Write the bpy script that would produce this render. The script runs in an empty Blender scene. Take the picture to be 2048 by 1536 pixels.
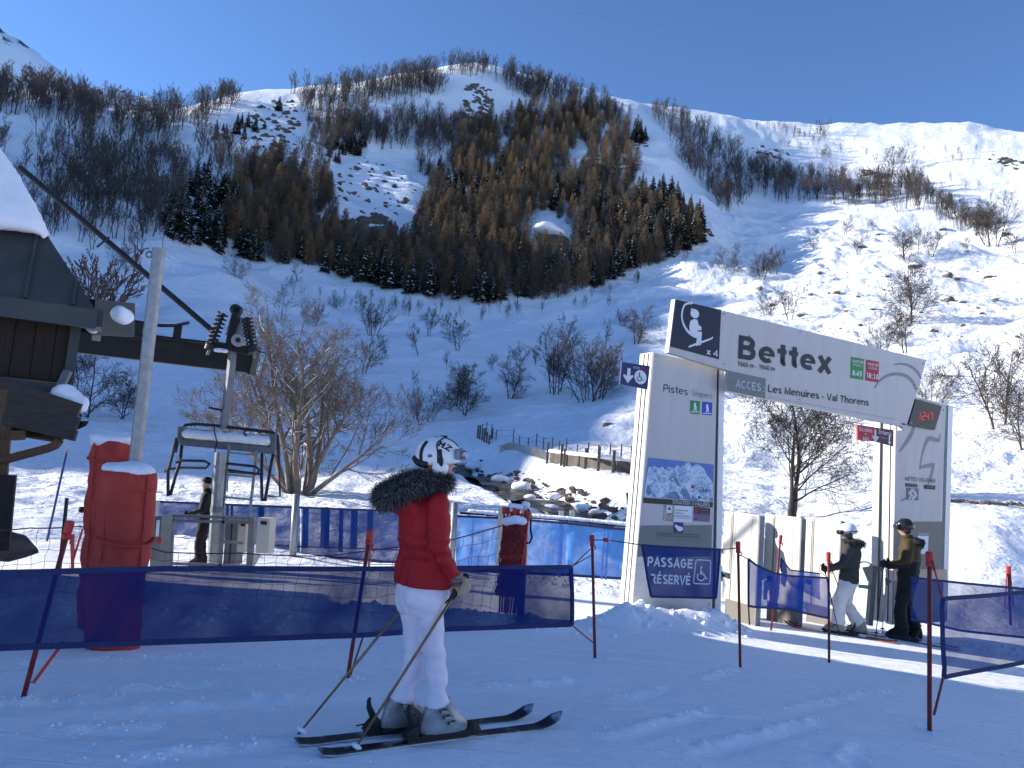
import bpy, bmesh, math, random
import numpy as np
from mathutils import Vector, Matrix, Euler
R = math.radians
SC = bpy.context.scene
COL = SC.collection
# ------------------------------------------------------------------ camera
CAM_H, PITCH, ROLL, FOC = 1.63, R(5.8), R(4.5), 1538.0
cam_d = bpy.data.cameras.new('camera')
cam_d.sensor_width = 36.0
cam_d.lens = FOC / 2048 * 36.0
cam_d.clip_start, cam_d.clip_end = 0.05, 6000
cam = bpy.data.objects.new('camera', cam_d); COL.objects.link(cam); SC.camera = cam
_f = Vector((0, math.cos(PITCH), math.sin(PITCH)))
_u0 = Vector((0, -math.sin(PITCH), math.cos(PITCH))); _r0 = Vector((1, 0, 0))
_u = _u0 * math.cos(ROLL) - _r0 * math.sin(ROLL)
_r = _r0 * math.cos(ROLL) + _u0 * math.sin(ROLL)
CAM = Vector((0, 0, CAM_H))
_m = Matrix.Identity(4)
for i in range(3):
    _m[i][0], _m[i][1], _m[i][2], _m[i][3] = _r[i], _u[i], -_f[i], CAM[i]
cam.matrix_world = _m
# ------------------------------------------------------------------ sky, sun, exposure
SUN_AZ, SUN_EL = R(-79), R(21.5)          # azimuth measured from +Y towards +X
world = bpy.data.worlds.new('World'); SC.world = world; world.use_nodes = True
_n = world.node_tree.nodes; _l = world.node_tree.links
_sky = _n.new('ShaderNodeTexSky'); _sky.sky_type = 'NISHITA'; _sky.sun_disc = False
_sky.sun_elevation = SUN_EL; _sky.sun_rotation = SUN_AZ
_sky.altitude = 3500; _sky.air_density = 1.0; _sky.dust_density = 0.15; _sky.ozone_density = 5.5
_bg = _n['Background']; _l.new(_sky.outputs['Color'], _bg.inputs['Color'])
_bg.inputs['Strength'].default_value = 0.15
sun_d = bpy.data.lights.new('sun', 'SUN'); sun_d.energy = 4.9; sun_d.angle = R(0.53); sun_d.color = (1.0, 0.93, 0.82)
sun = bpy.data.objects.new('sun', sun_d); COL.objects.link(sun)
SUN_DIR = Vector((math.sin(SUN_AZ) * math.cos(SUN_EL), math.cos(SUN_AZ) * math.cos(SUN_EL), math.sin(SUN_EL)))
sun.rotation_euler = SUN_DIR.to_track_quat('Z', 'Y').to_euler()
sun.location = (-40, 25, 40)
SC.view_settings.view_transform = 'Standard'; SC.view_settings.look = 'None'
SC.view_settings.exposure = 0.80; SC.view_settings.gamma = 1.0
SC.view_settings.use_curve_mapping = False
SC.render.engine = 'CYCLES'
SC.cycles.use_denoising = True
SC.cycles.max_bounces = 9; SC.cycles.transparent_max_bounces = 24; SC.cycles.diffuse_bounces = 7
SC.cycles.caustics_reflective = False; SC.cycles.caustics_refractive = False
# ------------------------------------------------------------------ measuring helpers: photograph pixel (2048x1536) -> point in the world
def ray(px, py):
    return (_f + _r * ((px - 1024) / FOC) + _u * ((768 - py) / FOC))
def P(px, py, Y):
    d = ray(px, py)
    return CAM + d * (Y / d.y)
def V(*a): return Vector(a)
# ------------------------------------------------------------------ noise
def _hash(ix, iy, s):
    h = (ix.astype(np.int64) * 374761393 + iy.astype(np.int64) * 668265263 + s * 974634777) & 0x7fffffff
    h = ((h ^ (h >> 13)) * 1274126177) & 0x7fffffff
    return ((h ^ (h >> 16)) & 0xffff) / 65535.0
def vnoise(x, y, s=0):
    ix, iy = np.floor(x), np.floor(y); fx, fy = x - ix, y - iy
    fx = fx * fx * fx * (fx * (fx * 6 - 15) + 10); fy = fy * fy * fy * (fy * (fy * 6 - 15) + 10)
    a, b = _hash(ix, iy, s), _hash(ix + 1, iy, s)
    c, d = _hash(ix, iy + 1, s), _hash(ix + 1, iy + 1, s)
    return (a + (b - a) * fx) * (1 - fy) + (c + (d - c) * fx) * fy - 0.5
def fbm(x, y, oct=4, s=0):
    r = 0; a = 1.0
    for i in range(oct):
        r = r + a * vnoise(x * 2 ** i + 17.3 * i, y * 2 ** i - 9.1 * i, s + i); a *= 0.5
    return r
# ------------------------------------------------------------------ materials
MATS = {}
def mat(name, col, rough=0.6, metal=0.0, var=0.12, scale=8.0, bump=0.0, bscale=60.0, spec=0.4, emit=None, col2=None, stretch=(1, 1, 1), subs=0.0):
    if name in MATS: return MATS[name]
    m = bpy.data.materials.new(name); m.use_nodes = True
    nt = m.node_tree; N, L = nt.nodes, nt.links
    b = N['Principled BSDF']
    b.inputs['Roughness'].default_value = rough; b.inputs['Metallic'].default_value = metal
    b.inputs['Specular IOR Level'].default_value = spec
    tc = N.new('ShaderNodeTexCoord'); mp = N.new('ShaderNodeMapping'); mp.inputs['Scale'].default_value = stretch
    L.new(tc.outputs['Object'], mp.inputs['Vector'])
    nz = N.new('ShaderNodeTexNoise'); nz.inputs['Scale'].default_value = scale; nz.inputs['Detail'].default_value = 5
    L.new(mp.outputs['Vector'], nz.inputs['Vector'])
    mr = N.new('ShaderNodeMapRange'); mr.inputs['From Min'].default_value = 0.3; mr.inputs['From Max'].default_value = 0.7
    L.new(nz.outputs['Fac'], mr.inputs['Value'])
    mx = N.new('ShaderNodeMix'); mx.data_type = 'RGBA'
    c2 = col2 if col2 else tuple(c * (1 - var) for c in col)
    c1 = col if col2 else tuple(min(1, c * (1 + var)) for c in col)
    mx.inputs[6].default_value = (*c2, 1); mx.inputs[7].default_value = (*c1, 1)
    L.new(mr.outputs['Result'], mx.inputs[0]); L.new(mx.outputs[2], b.inputs['Base Color'])
    if bump:
        n2 = N.new('ShaderNodeTexNoise'); n2.inputs['Scale'].default_value = bscale; n2.inputs['Detail'].default_value = 4
        L.new(mp.outputs['Vector'], n2.inputs['Vector'])
        bp = N.new('ShaderNodeBump'); bp.inputs['Strength'].default_value = bump; bp.inputs['Distance'].default_value = 0.01
        L.new(n2.outputs['Fac'], bp.inputs['Height']); L.new(bp.outputs['Normal'], b.inputs['Normal'])
    if emit:
        b.inputs['Emission Color'].default_value = (*emit[0], 1); b.inputs['Emission Strength'].default_value = emit[1]
    MATS[name] = m
    return m
def mesh_net(name, col, alpha, trans_col=None, rough=0.7):
    """woven net cloth: threads (diffuse) against holes (transparent)"""
    if name in MATS: return MATS[name]
    m = bpy.data.materials.new(name); m.use_nodes = True
    nt = m.node_tree; N, L = nt.nodes, nt.links
    N.remove(N['Principled BSDF'])
    df = N.new('ShaderNodeBsdfDiffuse'); df.inputs['Color'].default_value = (*col, 1)
    tl = N.new('ShaderNodeBsdfTranslucent'); tl.inputs['Color'].default_value = (*col, 1)
    ad = N.new('ShaderNodeMixShader'); ad.inputs[0].default_value = 0.4
    L.new(df.outputs[0], ad.inputs[1]); L.new(tl.outputs[0], ad.inputs[2])
    tr = N.new('ShaderNodeBsdfTransparent'); tr.inputs['Color'].default_value = (*(trans_col or (1, 1, 1)), 1)
    tc = N.new('ShaderNodeTexCoord'); nz = N.new('ShaderNodeTexNoise'); nz.inputs['Scale'].default_value = 2.5; nz.inputs['Detail'].default_value = 3
    L.new(tc.outputs['Object'], nz.inputs['Vector'])
    mr = N.new('ShaderNodeMapRange'); mr.inputs['To Min'].default_value = alpha - 0.10; mr.inputs['To Max'].default_value = alpha + 0.10
    mr.inputs['From Min'].default_value = 0.3; mr.inputs['From Max'].default_value = 0.7
    L.new(nz.outputs['Fac'], mr.inputs['Value'])
    mx = N.new('ShaderNodeMixShader'); L.new(mr.outputs['Result'], mx.inputs[0])
    L.new(tr.outputs[0], mx.inputs[1]); L.new(ad.outputs[0], mx.inputs[2])
    L.new(mx.outputs[0], N['Material Output'].inputs['Surface'])
    MATS[name] = m
    return m
def wood(name, c1, c2, scale=6.0, axis=2, rough=0.75):
    st = [8, 8, 8]; st[axis] = 0.6
    return mat(name, c1, rough, col2=c2, scale=scale, stretch=tuple(st), bump=0.3, bscale=12)
# ------------------------------------------------------------------ object helpers
ORG = {}
def tag(o, label=None, cat=None, group=None, kind=None):
    if label: o['label'] = label
    if cat: o['category'] = cat
    if group: o['group'] = group
    if kind: o['kind'] = kind
    return o
def thing(name, label, cat, loc, group=None, rz=0.0):
    o = bpy.data.objects.new(name, None); o.empty_display_size = 0.1
    o.location = loc; o.rotation_euler = (0, 0, rz); COL.objects.link(o)
    ORG[o.name] = Vector((0, 0, 0)) if rz else Vector(loc)
    return tag(o, label, cat, group)
def link_mesh(name, me, mats, parent=None, kind=None, label=None):
    for m in (mats if isinstance(mats, (list, tuple)) else [mats]): me.materials.append(m)
    o = bpy.data.objects.new(name, me); COL.objects.link(o)
    if parent is not None:
        o.parent = parent; ORG[o.name] = ORG[parent.name]
    if kind: o['kind'] = kind
    if label: o['label'] = label
    return o
def frame_from(z, up=None):
    z = Vector(z).normalized()
    up = Vector(up) if up is not None else (Vector((0, 0, 1)) if abs(z.z) < 0.95 else Vector((0, 1, 0)))
    x = up.cross(z).normalized(); y = z.cross(x)
    return x, y, z
class MB:
    def __init__(s): s.v, s.f, s.m = [], [], []
    def add(s, vs, fs, mi=0):
        o = len(s.v); s.v += [tuple(v) for v in vs]
        s.f += [tuple(i + o for i in f) for f in fs]; s.m += [mi] * len(fs); return s
    def hexa(s, q, mi=0):     # 8 corners: bottom 4, top 4 (same order)
        return s.add(q, [(3, 2, 1, 0), (4, 5, 6, 7), (0, 1, 5, 4), (1, 2, 6, 5), (2, 3, 7, 6), (3, 0, 4, 7)], mi)
    def box(s, c, size, rot=None, mi=0):
        c = Vector(c); hx, hy, hz = [d / 2 for d in size]
        q = [(-hx, -hy, -hz), (hx, -hy, -hz), (hx, hy, -hz), (-hx, hy, -hz), (-hx, -hy, hz), (hx, -hy, hz), (hx, hy, hz), (-hx, hy, hz)]
        q = [Vector(p) for p in q]
        if rot is not None: q = [rot @ p for p in q]
        return s.hexa([c + p for p in q], mi)
    def obox(s, o, ax, ay, az, mi=0):   # corner + three edge vectors
        o, ax, ay, az = map(Vector, (o, ax, ay, az))
        return s.hexa([o, o + ax, o + ax + ay, o + ay, o + az, o + ax + az, o + ax + ay + az, o + ay + az], mi)
    def beam(s, a, b, w, h, up=None, mi=0):
        a, b = Vector(a), Vector(b); x, y, z = frame_from(b - a, up)
        q = [a + x * sx * w / 2 + y * sy * h / 2 for sx, sy in ((-1, -1), (1, -1), (1, 1), (-1, 1))]
        q += [p + (b - a) for p in q]
        return s.hexa(q, mi)
    def tube(s, pts, r, n=8, cap=True, mi=0, close=False):
        pts = [Vector(p) for p in pts]; k = len(pts)
        rr = r if isinstance(r, (list, tuple)) else [r] * k
        vs, fs = [], []
        x = None
        for i, p in enumerate(pts):
            if close: t = pts[(i + 1) % k] - pts[i - 1]
            else: t = pts[min(i + 1, k - 1)] - pts[max(i - 1, 0)]
            if t.length < 1e-9: t = Vector((0, 0, 1))
            t.normalize()
            if x is None: x, y, _ = frame_from(t)
            else:
                x = (x - t * x.dot(t)); 
                if x.length < 1e-6: x, y, _ = frame_from(t)
                x.normalize(); y = t.cross(x)
            for j in range(n):
                a = 2 * math.pi * j / n
                vs.append(p + (x * math.cos(a) + y * math.sin(a)) * rr[i])
        for i in range(k if close else k - 1):
            i2 = (i + 1) % k
            for j in range(n):
                fs.append((i * n + j, i * n + (j + 1) % n, i2 * n + (j + 1) % n, i2 * n + j))
        if cap and not close:
            fs.append(tuple(range(n - 1, -1, -1))); fs.append(tuple((k - 1) * n + j for j in range(n)))
        return s.add(vs, fs, mi)
    def loft(s, rings, mi=0, cap=True):      # rings: lists of equal length
        n = len(rings[0]); vs = [p for r in rings for p in r]; fs = []
        for i in range(len(rings) - 1):
            for j in range(n):
                fs.append((i * n + j, i * n + (j + 1) % n, (i + 1) * n + (j + 1) % n, (i + 1) * n + j))
        if cap:
            fs.append(tuple(range(n - 1, -1, -1))); fs.append(tuple((len(rings) - 1) * n + j for j in range(n)))
        return s.add(vs, fs, mi)
    def ball(s, c, rad, nu=12, nv=8, rot=None, mi=0):
        c = Vector(c); rad = rad if isinstance(rad, (list, tuple)) else (rad,) * 3
        rings = []
        for i in range(nv + 1):
            t = math.pi * (i + (0.02 if i == 0 else -0.02 if i == nv else 0)) / nv
            ring = []
            for j in range(nu):
                a = 2 * math.pi * j / nu
                p = Vector((rad[0] * math.sin(t) * math.cos(a), rad[1] * math.sin(t) * math.sin(a), -rad[2] * math.cos(t)))
                if rot is not None: p = rot @ p
                ring.append(c + p)
            rings.append(ring)
        return s.loft(rings, mi)
    def prism(s, poly, ex, mi=0):             # planar polygon (3-D points) extruded by vector ex
        poly = [Vector(p) for p in poly]; ex = Vector(ex); n = len(poly)
        fs = [tuple(range(n - 1, -1, -1)), tuple(range(n, 2 * n))] + [(i, (i + 1) % n, n + (i + 1) % n, n + i) for i in range(n)]
        return s.add(poly + [p + ex for p in poly], fs, mi)
    def mesh(s, org=None, smooth=False, fixn=True):
        me = bpy.data.meshes.new('mesh')
        vs = s.v if org is None else [(v[0] - org[0], v[1] - org[1], v[2] - org[2]) for v in s.v]
        me.from_pydata(vs, [], s.f); me.polygons.foreach_set('material_index', s.m)
        if fixn:
            bm = bmesh.new(); bm.from_mesh(me); bmesh.ops.recalc_face_normals(bm, faces=bm.faces); bm.to_mesh(me); bm.free()
        if smooth: me.polygons.foreach_set('use_smooth', [True] * len(me.polygons))
        me.update(); return me
    def build(s, name, mats, parent=None, smooth=False, kind=None, label=None, fixn=True, loc=None):
        org = ORG[parent.name] if parent is not None else loc
        o = link_mesh(name, s.mesh(org, smooth, fixn), mats, parent, kind, label)
        if parent is None and loc is not None: o.location = loc; ORG[o.name] = Vector(loc)
        return o
def np_mesh(verts, faces, midx=None, smooth=False):
    """verts (n,3); faces (m,k) with k 3 or 4"""
    me = bpy.data.meshes.new('mesh'); n, (m, k) = len(verts), faces.shape
    me.vertices.add(n); me.vertices.foreach_set('co', verts.astype(np.float32).ravel())
    me.loops.add(m * k); me.loops.foreach_set('vertex_index', faces.astype(np.int32).ravel())
    me.polygons.add(m); me.polygons.foreach_set('loop_start', np.arange(0, m * k, k, dtype=np.int32))
    if midx is not None: me.polygons.foreach_set('material_index', midx.astype(np.int32))
    if smooth: me.polygons.foreach_set('use_smooth', np.ones(m, dtype=bool))
    me.update(calc_edges=True); me.validate()
    return me
def copy_tree(o, parent=None):
    c = o.copy(); COL.objects.link(c)
    if parent is not None: c.parent = parent
    for ch in list(o.children): copy_tree(ch, c)
    return c
# ================================================================== terrain
# control points: photograph pixel + distance r, measured from the photograph (the surface itself is a plain height field z(x, y))
CP = []
def cp(px, py, r):
    d = ray(px, py); h = math.hypot(d.x, d.y)
    CP.append((math.atan2(d.x, d.y), math.log(r), (CAM_H + d.z / h * r) / r))
def cpw(az, r, z): CP.append((R(az), math.log(r), z / r))
for az in range(-72, 76, 12):
    cpw(az, 16, -0.85); cpw(az, 19, -0.98)
# left flat meadow
for px, py, r in ((0, 1010, 23), (150, 1020, 23), (400, 1030, 23), (700, 1045, 23), (20, 962, 33), (300, 968, 33), (600, 978, 33), (800, 990, 32),
                  (20, 930, 42), (300, 930, 44), (600, 930, 44), (780, 930, 42)): cp(px, py, r)
# stream bed (runs from far left to near right) and its banks
for px, py, r in ((930, 925, 56), (1000, 960, 42), (1080, 985, 35), (1160, 1010, 30), (1225, 1050, 25), (980, 1020, 28), (1080, 1050, 23),
                  (1060, 930, 42), (1150, 955, 34), (1240, 985, 29), (1240, 940, 38), (1130, 905, 46), (1000, 890, 58), (900, 880, 62), (780, 870, 60)): cp(px, py, r)
# path terrace, lower slopes
for px, py, r in ((1250, 900, 48), (1150, 868, 56), (1000, 848, 64), (860, 838, 68), (700, 850, 62), (1250, 830, 58), (1110, 785, 78), (1180, 800, 74), (1300, 760, 75),
                  (745, 670, 120), (915, 700, 108), (1000, 720, 100), (1060, 640, 150), (640, 760, 84), (480, 740, 90), (300, 800, 70), (100, 820, 62), (20, 800, 64),
                  (1250, 640, 140), (480, 555, 160), (600, 600, 150), (300, 620, 130), (100, 640, 125), (20, 600, 130), (200, 520, 165)): cp(px, py, r)
# foot of the wood, wooded hill
for px, py, r in ((330, 480, 185), (500, 540, 180), (660, 565, 180), (800, 600, 172), (950, 614, 172), (1100, 605, 178), (1200, 575, 186), (1330, 520, 200), (1410, 480, 212),
                  (0, 420, 185), (180, 380, 205), (400, 360, 225), (560, 320, 250), (700, 420, 225), (850, 430, 225), (1000, 450, 222), (1150, 420, 235), (1300, 400, 245),
                  (100, 260, 270), (300, 270, 285), (560, 230, 300), (700, 300, 270), (850, 280, 285), (1000, 270, 298), (1150, 270, 300), (1270, 270, 305), (1330, 300, 290)): cp(px, py, r)
SKY_HILL = [(-340, 215, 330), (-200, 185, 325), (0, 165, 322), (100, 178, 325), (200, 202, 328), (300, 222, 330), (400, 202, 332), (530, 182, 330), (640, 178, 332), (800, 152, 335), (930, 131, 338),
            (1000, 142, 338), (1100, 168, 338), (1200, 200, 335), (1270, 228, 330)]
for px, py, r in SKY_HILL:
    cp(px, py, r)
    a, lr, t = CP[-1]
    if px < 1050: CP.append((a, math.log(r * 1.22), t * 0.90)); CP.append((a, math.log(r * 1.6), t * 0.66))
# right valley slope and its far crest
for px, py, r in ((1420, 255, 362), (1560, 300, 368), (1700, 320, 368), (1850, 330, 360), (2048, 340, 350),
                  (1400, 330, 330), (1520, 400, 300), (1700, 400, 300), (1850, 420, 290), (2048, 430, 280),
                  (1480, 480, 235), (1650, 480, 240), (1850, 510, 220), (2048, 520, 210),
                  (1450, 560, 190), (1600, 570, 180), (1800, 570, 170), (2048, 580, 165),
                  (1500, 650, 125), (1700, 650, 118), (1825, 645, 110), (2048, 650, 105),
                  (1350, 720, 95), (1600, 740, 82), (1810, 705, 88), (2048, 730, 78),
                  (1500, 830, 60), (1700, 830, 58), (2000, 850, 52), (1560, 920, 44), (1800, 930, 42), (2048, 940, 40),
                  (1560, 1035, 30), (1750, 1020, 29), (2000, 1010, 28), (1600, 1110, 22), (2000, 1090, 22)): cp(px, py, r)
for px, py, r in ((1310, 214, 372), (1440, 229, 385), (1560, 250, 392), (1700, 256, 400), (1800, 252, 405), (1930, 250, 405), (2000, 269, 405), (2048, 266, 405), (2300, 290, 400), (2600, 290, 390)):
    cp(px, py, r)
    a, lr, t = CP[-1]; CP.append((a, math.log(r * 1.2), t * 0.94)); CP.append((a, math.log(r * 1.5), t * 0.74))
# off the left edge of the picture the same ridge goes on and falls away
for az, r, z in ((-47, 350, 158), (-55, 335, 150), (-64, 325, 136), (-72, 316, 121), (-80, 316, 92), (-90, 320, 55), (-50, 220, 72), (-60, 220, 60), (-70, 220, 48), (-80, 220, 34), (-90, 220, 20),
                 (-50, 130, 24), (-62, 130, 17), (-80, 130, 9), (-55, 70, 5), (-75, 70, 2.5), (-55, 35, -.3), (-75, 35, -.8), (-50, 430, 140), (-70, 430, 100), (-90, 430, 50)):
    cpw(az, r, z)
for az, r, z in ((52, 30, 1.5), (52, 60, 14), (52, 120, 42), (52, 250, 100), (52, 400, 165), (70, 30, 2), (70, 60, 15), (70, 120, 40), (70, 250, 90), (70, 400, 130), (50, 560, 130), (72, 560, 100)):
    cpw(az, r, z)
CPA = np.array(CP)
_px = np.stack([CPA[:, 0] * 2.2, CPA[:, 1]], 1)
def _tps(d2): return np.where(d2 < 1e-14, 0, 0.5 * d2 * np.log(np.maximum(d2, 1e-14)))
_K = _tps(((_px[:, None] - _px[None]) ** 2).sum(-1)) + np.eye(len(_px)) * 0.0012
_Q = np.concatenate([np.ones((len(_px), 1)), _px], 1)
_A = np.block([[_K, _Q], [_Q.T, np.zeros((3, 3))]])
_w = np.linalg.solve(_A, np.concatenate([CPA[:, 2], np.zeros(3)]))
def tps_eval(az, lr):
    out = np.empty(len(az))
    for s in range(0, len(az), 4000):
        q = np.stack([az[s:s + 4000] * 2.2, lr[s:s + 4000]], 1)
        out[s:s + 4000] = _tps(((q[:, None] - _px[None]) ** 2).sum(-1)) @ _w[:-3] + _w[-3] + q @ _w[-2:]
    return out
def sstep(x, a, b):
    t = np.clip((x - a) / (b - a), 0, 1); return t * t * (3 - 2 * t)
# coarse smooth base, evaluated once and then looked up
_caz = np.linspace(R(-75), R(75), 301); _clr = np.linspace(math.log(14), math.log(700), 240)
_cg = tps_eval(*[g.ravel() for g in np.meshgrid(_caz, _clr, indexing='ij')]).reshape(301, 240)
def base_far(x, y):
    az = np.arctan2(x, y); r = np.hypot(x, y); lr = np.log(np.maximum(r, 14.1))
    u = np.clip((np.clip(az, R(-74.9), R(74.9)) - _caz[0]) / (_caz[1] - _caz[0]), 0, 299.99); v = np.clip((lr - _clr[0]) / (_clr[1] - _clr[0]), 0, 238.99)
    i, j = u.astype(int), v.astype(int); fu, fv = u - i, v - j
    t = (_cg[i, j] * (1 - fu) + _cg[i + 1, j] * fu) * (1 - fv) + (_cg[i, j + 1] * (1 - fu) + _cg[i + 1, j + 1] * fu) * fv
    fade = 1 - 0.8 * sstep(np.abs(az), R(75), R(120))
    return t * r * fade
def base_near(x, y):
    r = np.hypot(x, y); k = np.where(y > 0, 1.0, 0.3)
    return -0.078 * np.log1p(np.exp((r - 5.2) * 1.6)) / 1.6 * k
def G0(px, py, zoff=0.0):
    """point of the near piste under a pixel"""
    d = ray(px, py); lo, hi = 1.0, 60.0
    for _ in range(60):
        m = (lo + hi) / 2; p = CAM + d * (m / d.y)
        if p.z > float(base_near(np.array(p.x), np.array(p.y))) + zoff: lo = m
        else: hi = m
    return CAM + d * (lo / d.y)
MOUNDS = []      # heaps of shovelled snow: (x, y, height, radius x, radius y, rotation)
def mound(px, py, Y, h, rx, ry, rot=0.0):
    p = P(px, py, Y); MOUNDS.append((p.x, p.y, h, rx, ry, rot))
mound(1330, 1215, 10.55, 0.22, 1.25, 0.42, R(24)); mound(1250, 1225, 10.3, 0.12, 0.5, 0.3, 0.3); mound(1440, 1225, 10.9, 0.14, 0.5, 0.3, 0.3)
mound(300, 1240, 8.0, 0.10, 1.6, 0.25, 0.1); mound(560, 1240, 8.6, 0.16, 1.3, 0.3, 0.05); mound(880, 1215, 9.4, 0.16, 1.0, 0.28, 0.1); mound(1040, 1225, 9.3, 0.14, 0.9, 0.25, 0.1)
mound(120, 1215, 8.6, 0.14, 0.9, 0.3, 0.0); mound(720, 1190, 9.6, 0.12, 1.0, 0.3, 0.1)
mound(1940, 1260, 12.6, 0.12, 1.5, 0.4, -0.2); mound(1130, 1120, 16.2, 0.22, 1.6, 0.35, 0.1); mound(1250, 1140, 15.6, 0.2, 1.2, 0.35, 0.1)
TRACKS = []
for _a, _b, _h in (((1350, 1496), (1640, 1444), .022), ((1387, 1356), (1482, 1340), .016), ((215, 1385), (430, 1370), .022), ((270, 1417), (432, 1412), .020), ((-40, 1413), (252, 1398), .018), ((489, 1400), (618, 1395), .018),
                   ((963, 1368), (1145, 1357), .020), ((1650, 1520), (1720, 1495), .016), ((1655, 1512), (1740, 1530), .016), ((60, 1470), (330, 1452), .014), ((1180, 1470), (1420, 1418), .014), ((250, 1520), (560, 1478), .014), ((1200, 1395), (1330, 1375), .012), ((1540, 1420), (1800, 1380), .012), ((0, 1330), (420, 1312), .010), ((430, 1340), (640, 1330), .014)):
    _p, _q = G0(*_a), G0(*_b); TRACKS.append(((_p.x, _p.y), (_q.x, _q.y), _h))
STREAM = [(-2.9, 58.0), (-2.3, 52), (-0.7, 46), (0.6, 40), (1.75, 35), (3.1, 30), (3.8, 25.5), (4.7, 22.0), (6.2, 19.0)]
def stream_d(x, y):
    d = np.full(np.shape(x), 1e9)
    for (x0, y0), (x1, y1) in zip(STREAM[:-1], STREAM[1:]):
        dx, dy = x1 - x0, y1 - y0
        t = np.clip(((x - x0) * dx + (y - y0) * dy) / (dx * dx + dy * dy), 0, 1)
        d = np.minimum(d, np.hypot(x - x0 - t * dx, y - y0 - t * dy))
    return d
def height(x, y):
    x = np.asarray(x, float); y = np.asarray(y, float); r = np.hypot(x, y); az = np.arctan2(x, y)
    w = sstep(r, 14.5, 19.5)
    z = base_near(x, y) * (1 - w) + base_far(x, y) * w
    # big undulations of the hill
    far = sstep(r, 70, 190)
    z = z + far * (fbm(x / 38, y / 38, 4, 3) * 7.0 + (np.abs(fbm(x / 17, y / 17, 3, 8)) - 0.2) * -3.2) * (1 - 0.55 * sstep(r, 280, 330))
    mid = sstep(r, 22, 60) * (1 - 0.6 * far)
    z = z + mid * fbm(x / 9, y / 9, 3, 5) * 0.75
    rt = sstep(az, R(4), R(14)) * sstep(r, 24, 45)
    z = z + rt * ((np.abs(fbm(x / 3.1, y / 2.2, 3, 21)) - 0.2) * -0.85 * (0.6 + 0.8 * sstep(r, 50, 150)) * (1 - 0.8 * sstep(r, 230, 330)) + fbm(x / 7, y / 4.5, 2, 31) * 0.9)
    # terraces on the right lower slope
    tz = z + fbm(x / 14, y / 14, 2, 40) * 1.2
    z = z + rt * (1 - sstep(r, 75, 120)) * 0.55 * np.sin(tz * 2 * math.pi / 4.2)
    # lumpy snow in front of and behind the fence
    z = z + sstep(r, 15.5, 22) * (1 - sstep(r, 60, 110)) * (fbm(x / 1.5, y / 1.5, 3, 51) * 0.22)
    # groomed piste: soft unevenness, ski tracks
    nr = 1 - sstep(r, 13, 18)
    z = z + nr * (fbm(x / 2.6, y / 2.6, 2, 60) * 0.045 + fbm(x / 0.5, y / 0.5, 3, 61) * 0.010)
    for mx, my, h, rx, ry, rot in MOUNDS:
        dx, dy = x - mx, y - my; c, s = math.cos(rot), math.sin(rot)
        q = ((dx * c + dy * s) / rx) ** 2 + ((-dx * s + dy * c) / ry) ** 2
        g = np.exp(-q * 1.3)
        z = z + h * g * (1.0 + 0.5 * fbm(x / 0.5, y / 0.4, 2, 71) + 0.16 * fbm(x / 0.16, y / 0.16, 2, 72))
    for (ax, ay), (bx, by), h in TRACKS:
        dx, dy = bx - ax, by - ay; L2 = dx * dx + dy * dy
        t = ((x - ax) * dx + (y - ay) * dy) / L2
        m = (t > -0.1) & (t < 1.1) & (r < 12)
        if m.any():
            tt = t[m]; q = (-(x[m] - ax) * dy + (y[m] - ay) * dx) / math.sqrt(L2) + 0.05 * np.sin(tt * 3 + ax)
            e = np.clip(tt * 6 + .3, 0, 1) * np.clip((1 - tt) * 6 + .3, 0, 1)
            z[m] += h * e * (np.exp(-(q / .055) ** 2) * (1 + 1.6 * vnoise(x[m] / .09, y[m] / .09, 80)) - 0.8 * np.exp(-((q + .13) / .07) ** 2))
    sd = stream_d(x, y)
    z = z - 0.75 * (1 - sstep(sd, 0.9, 2.3)) * sstep(y, 19, 23)
    return z
def H(x, y): return float(height(np.array([x]), np.array([y]))[0])
_raz = np.concatenate([np.linspace(R(-180), R(-62), 50)[:-1], np.linspace(R(-62), R(-44), 60)[:-1], np.linspace(R(-44), R(44), 760)[:-1], np.linspace(R(44), R(62), 50)[:-1], np.linspace(R(62), R(180), 50)])
_rr = np.concatenate([np.geomspace(0.6, 2.2, 24)[:-1], np.geomspace(2.2, 20, 250)[:-1], np.geomspace(20, 360, 430)[:-1], np.geomspace(360, 900, 70)])
_A2, _R2 = np.meshgrid(_raz, _rr, indexing='ij')
_X, _Y = _R2 * np.sin(_A2), _R2 * np.cos(_A2)
_Z = height(_X.ravel(), _Y.ravel()).reshape(_X.shape)
_na, _nr2 = _X.shape
_idx = np.arange(_na * _nr2).reshape(_na, _nr2)
_faces = np.stack([_idx[:-1, :-1], _idx[1:, :-1], _idx[1:, 1:], _idx[:-1, 1:]], -1).reshape(-1, 4)[:, ::-1]
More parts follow.
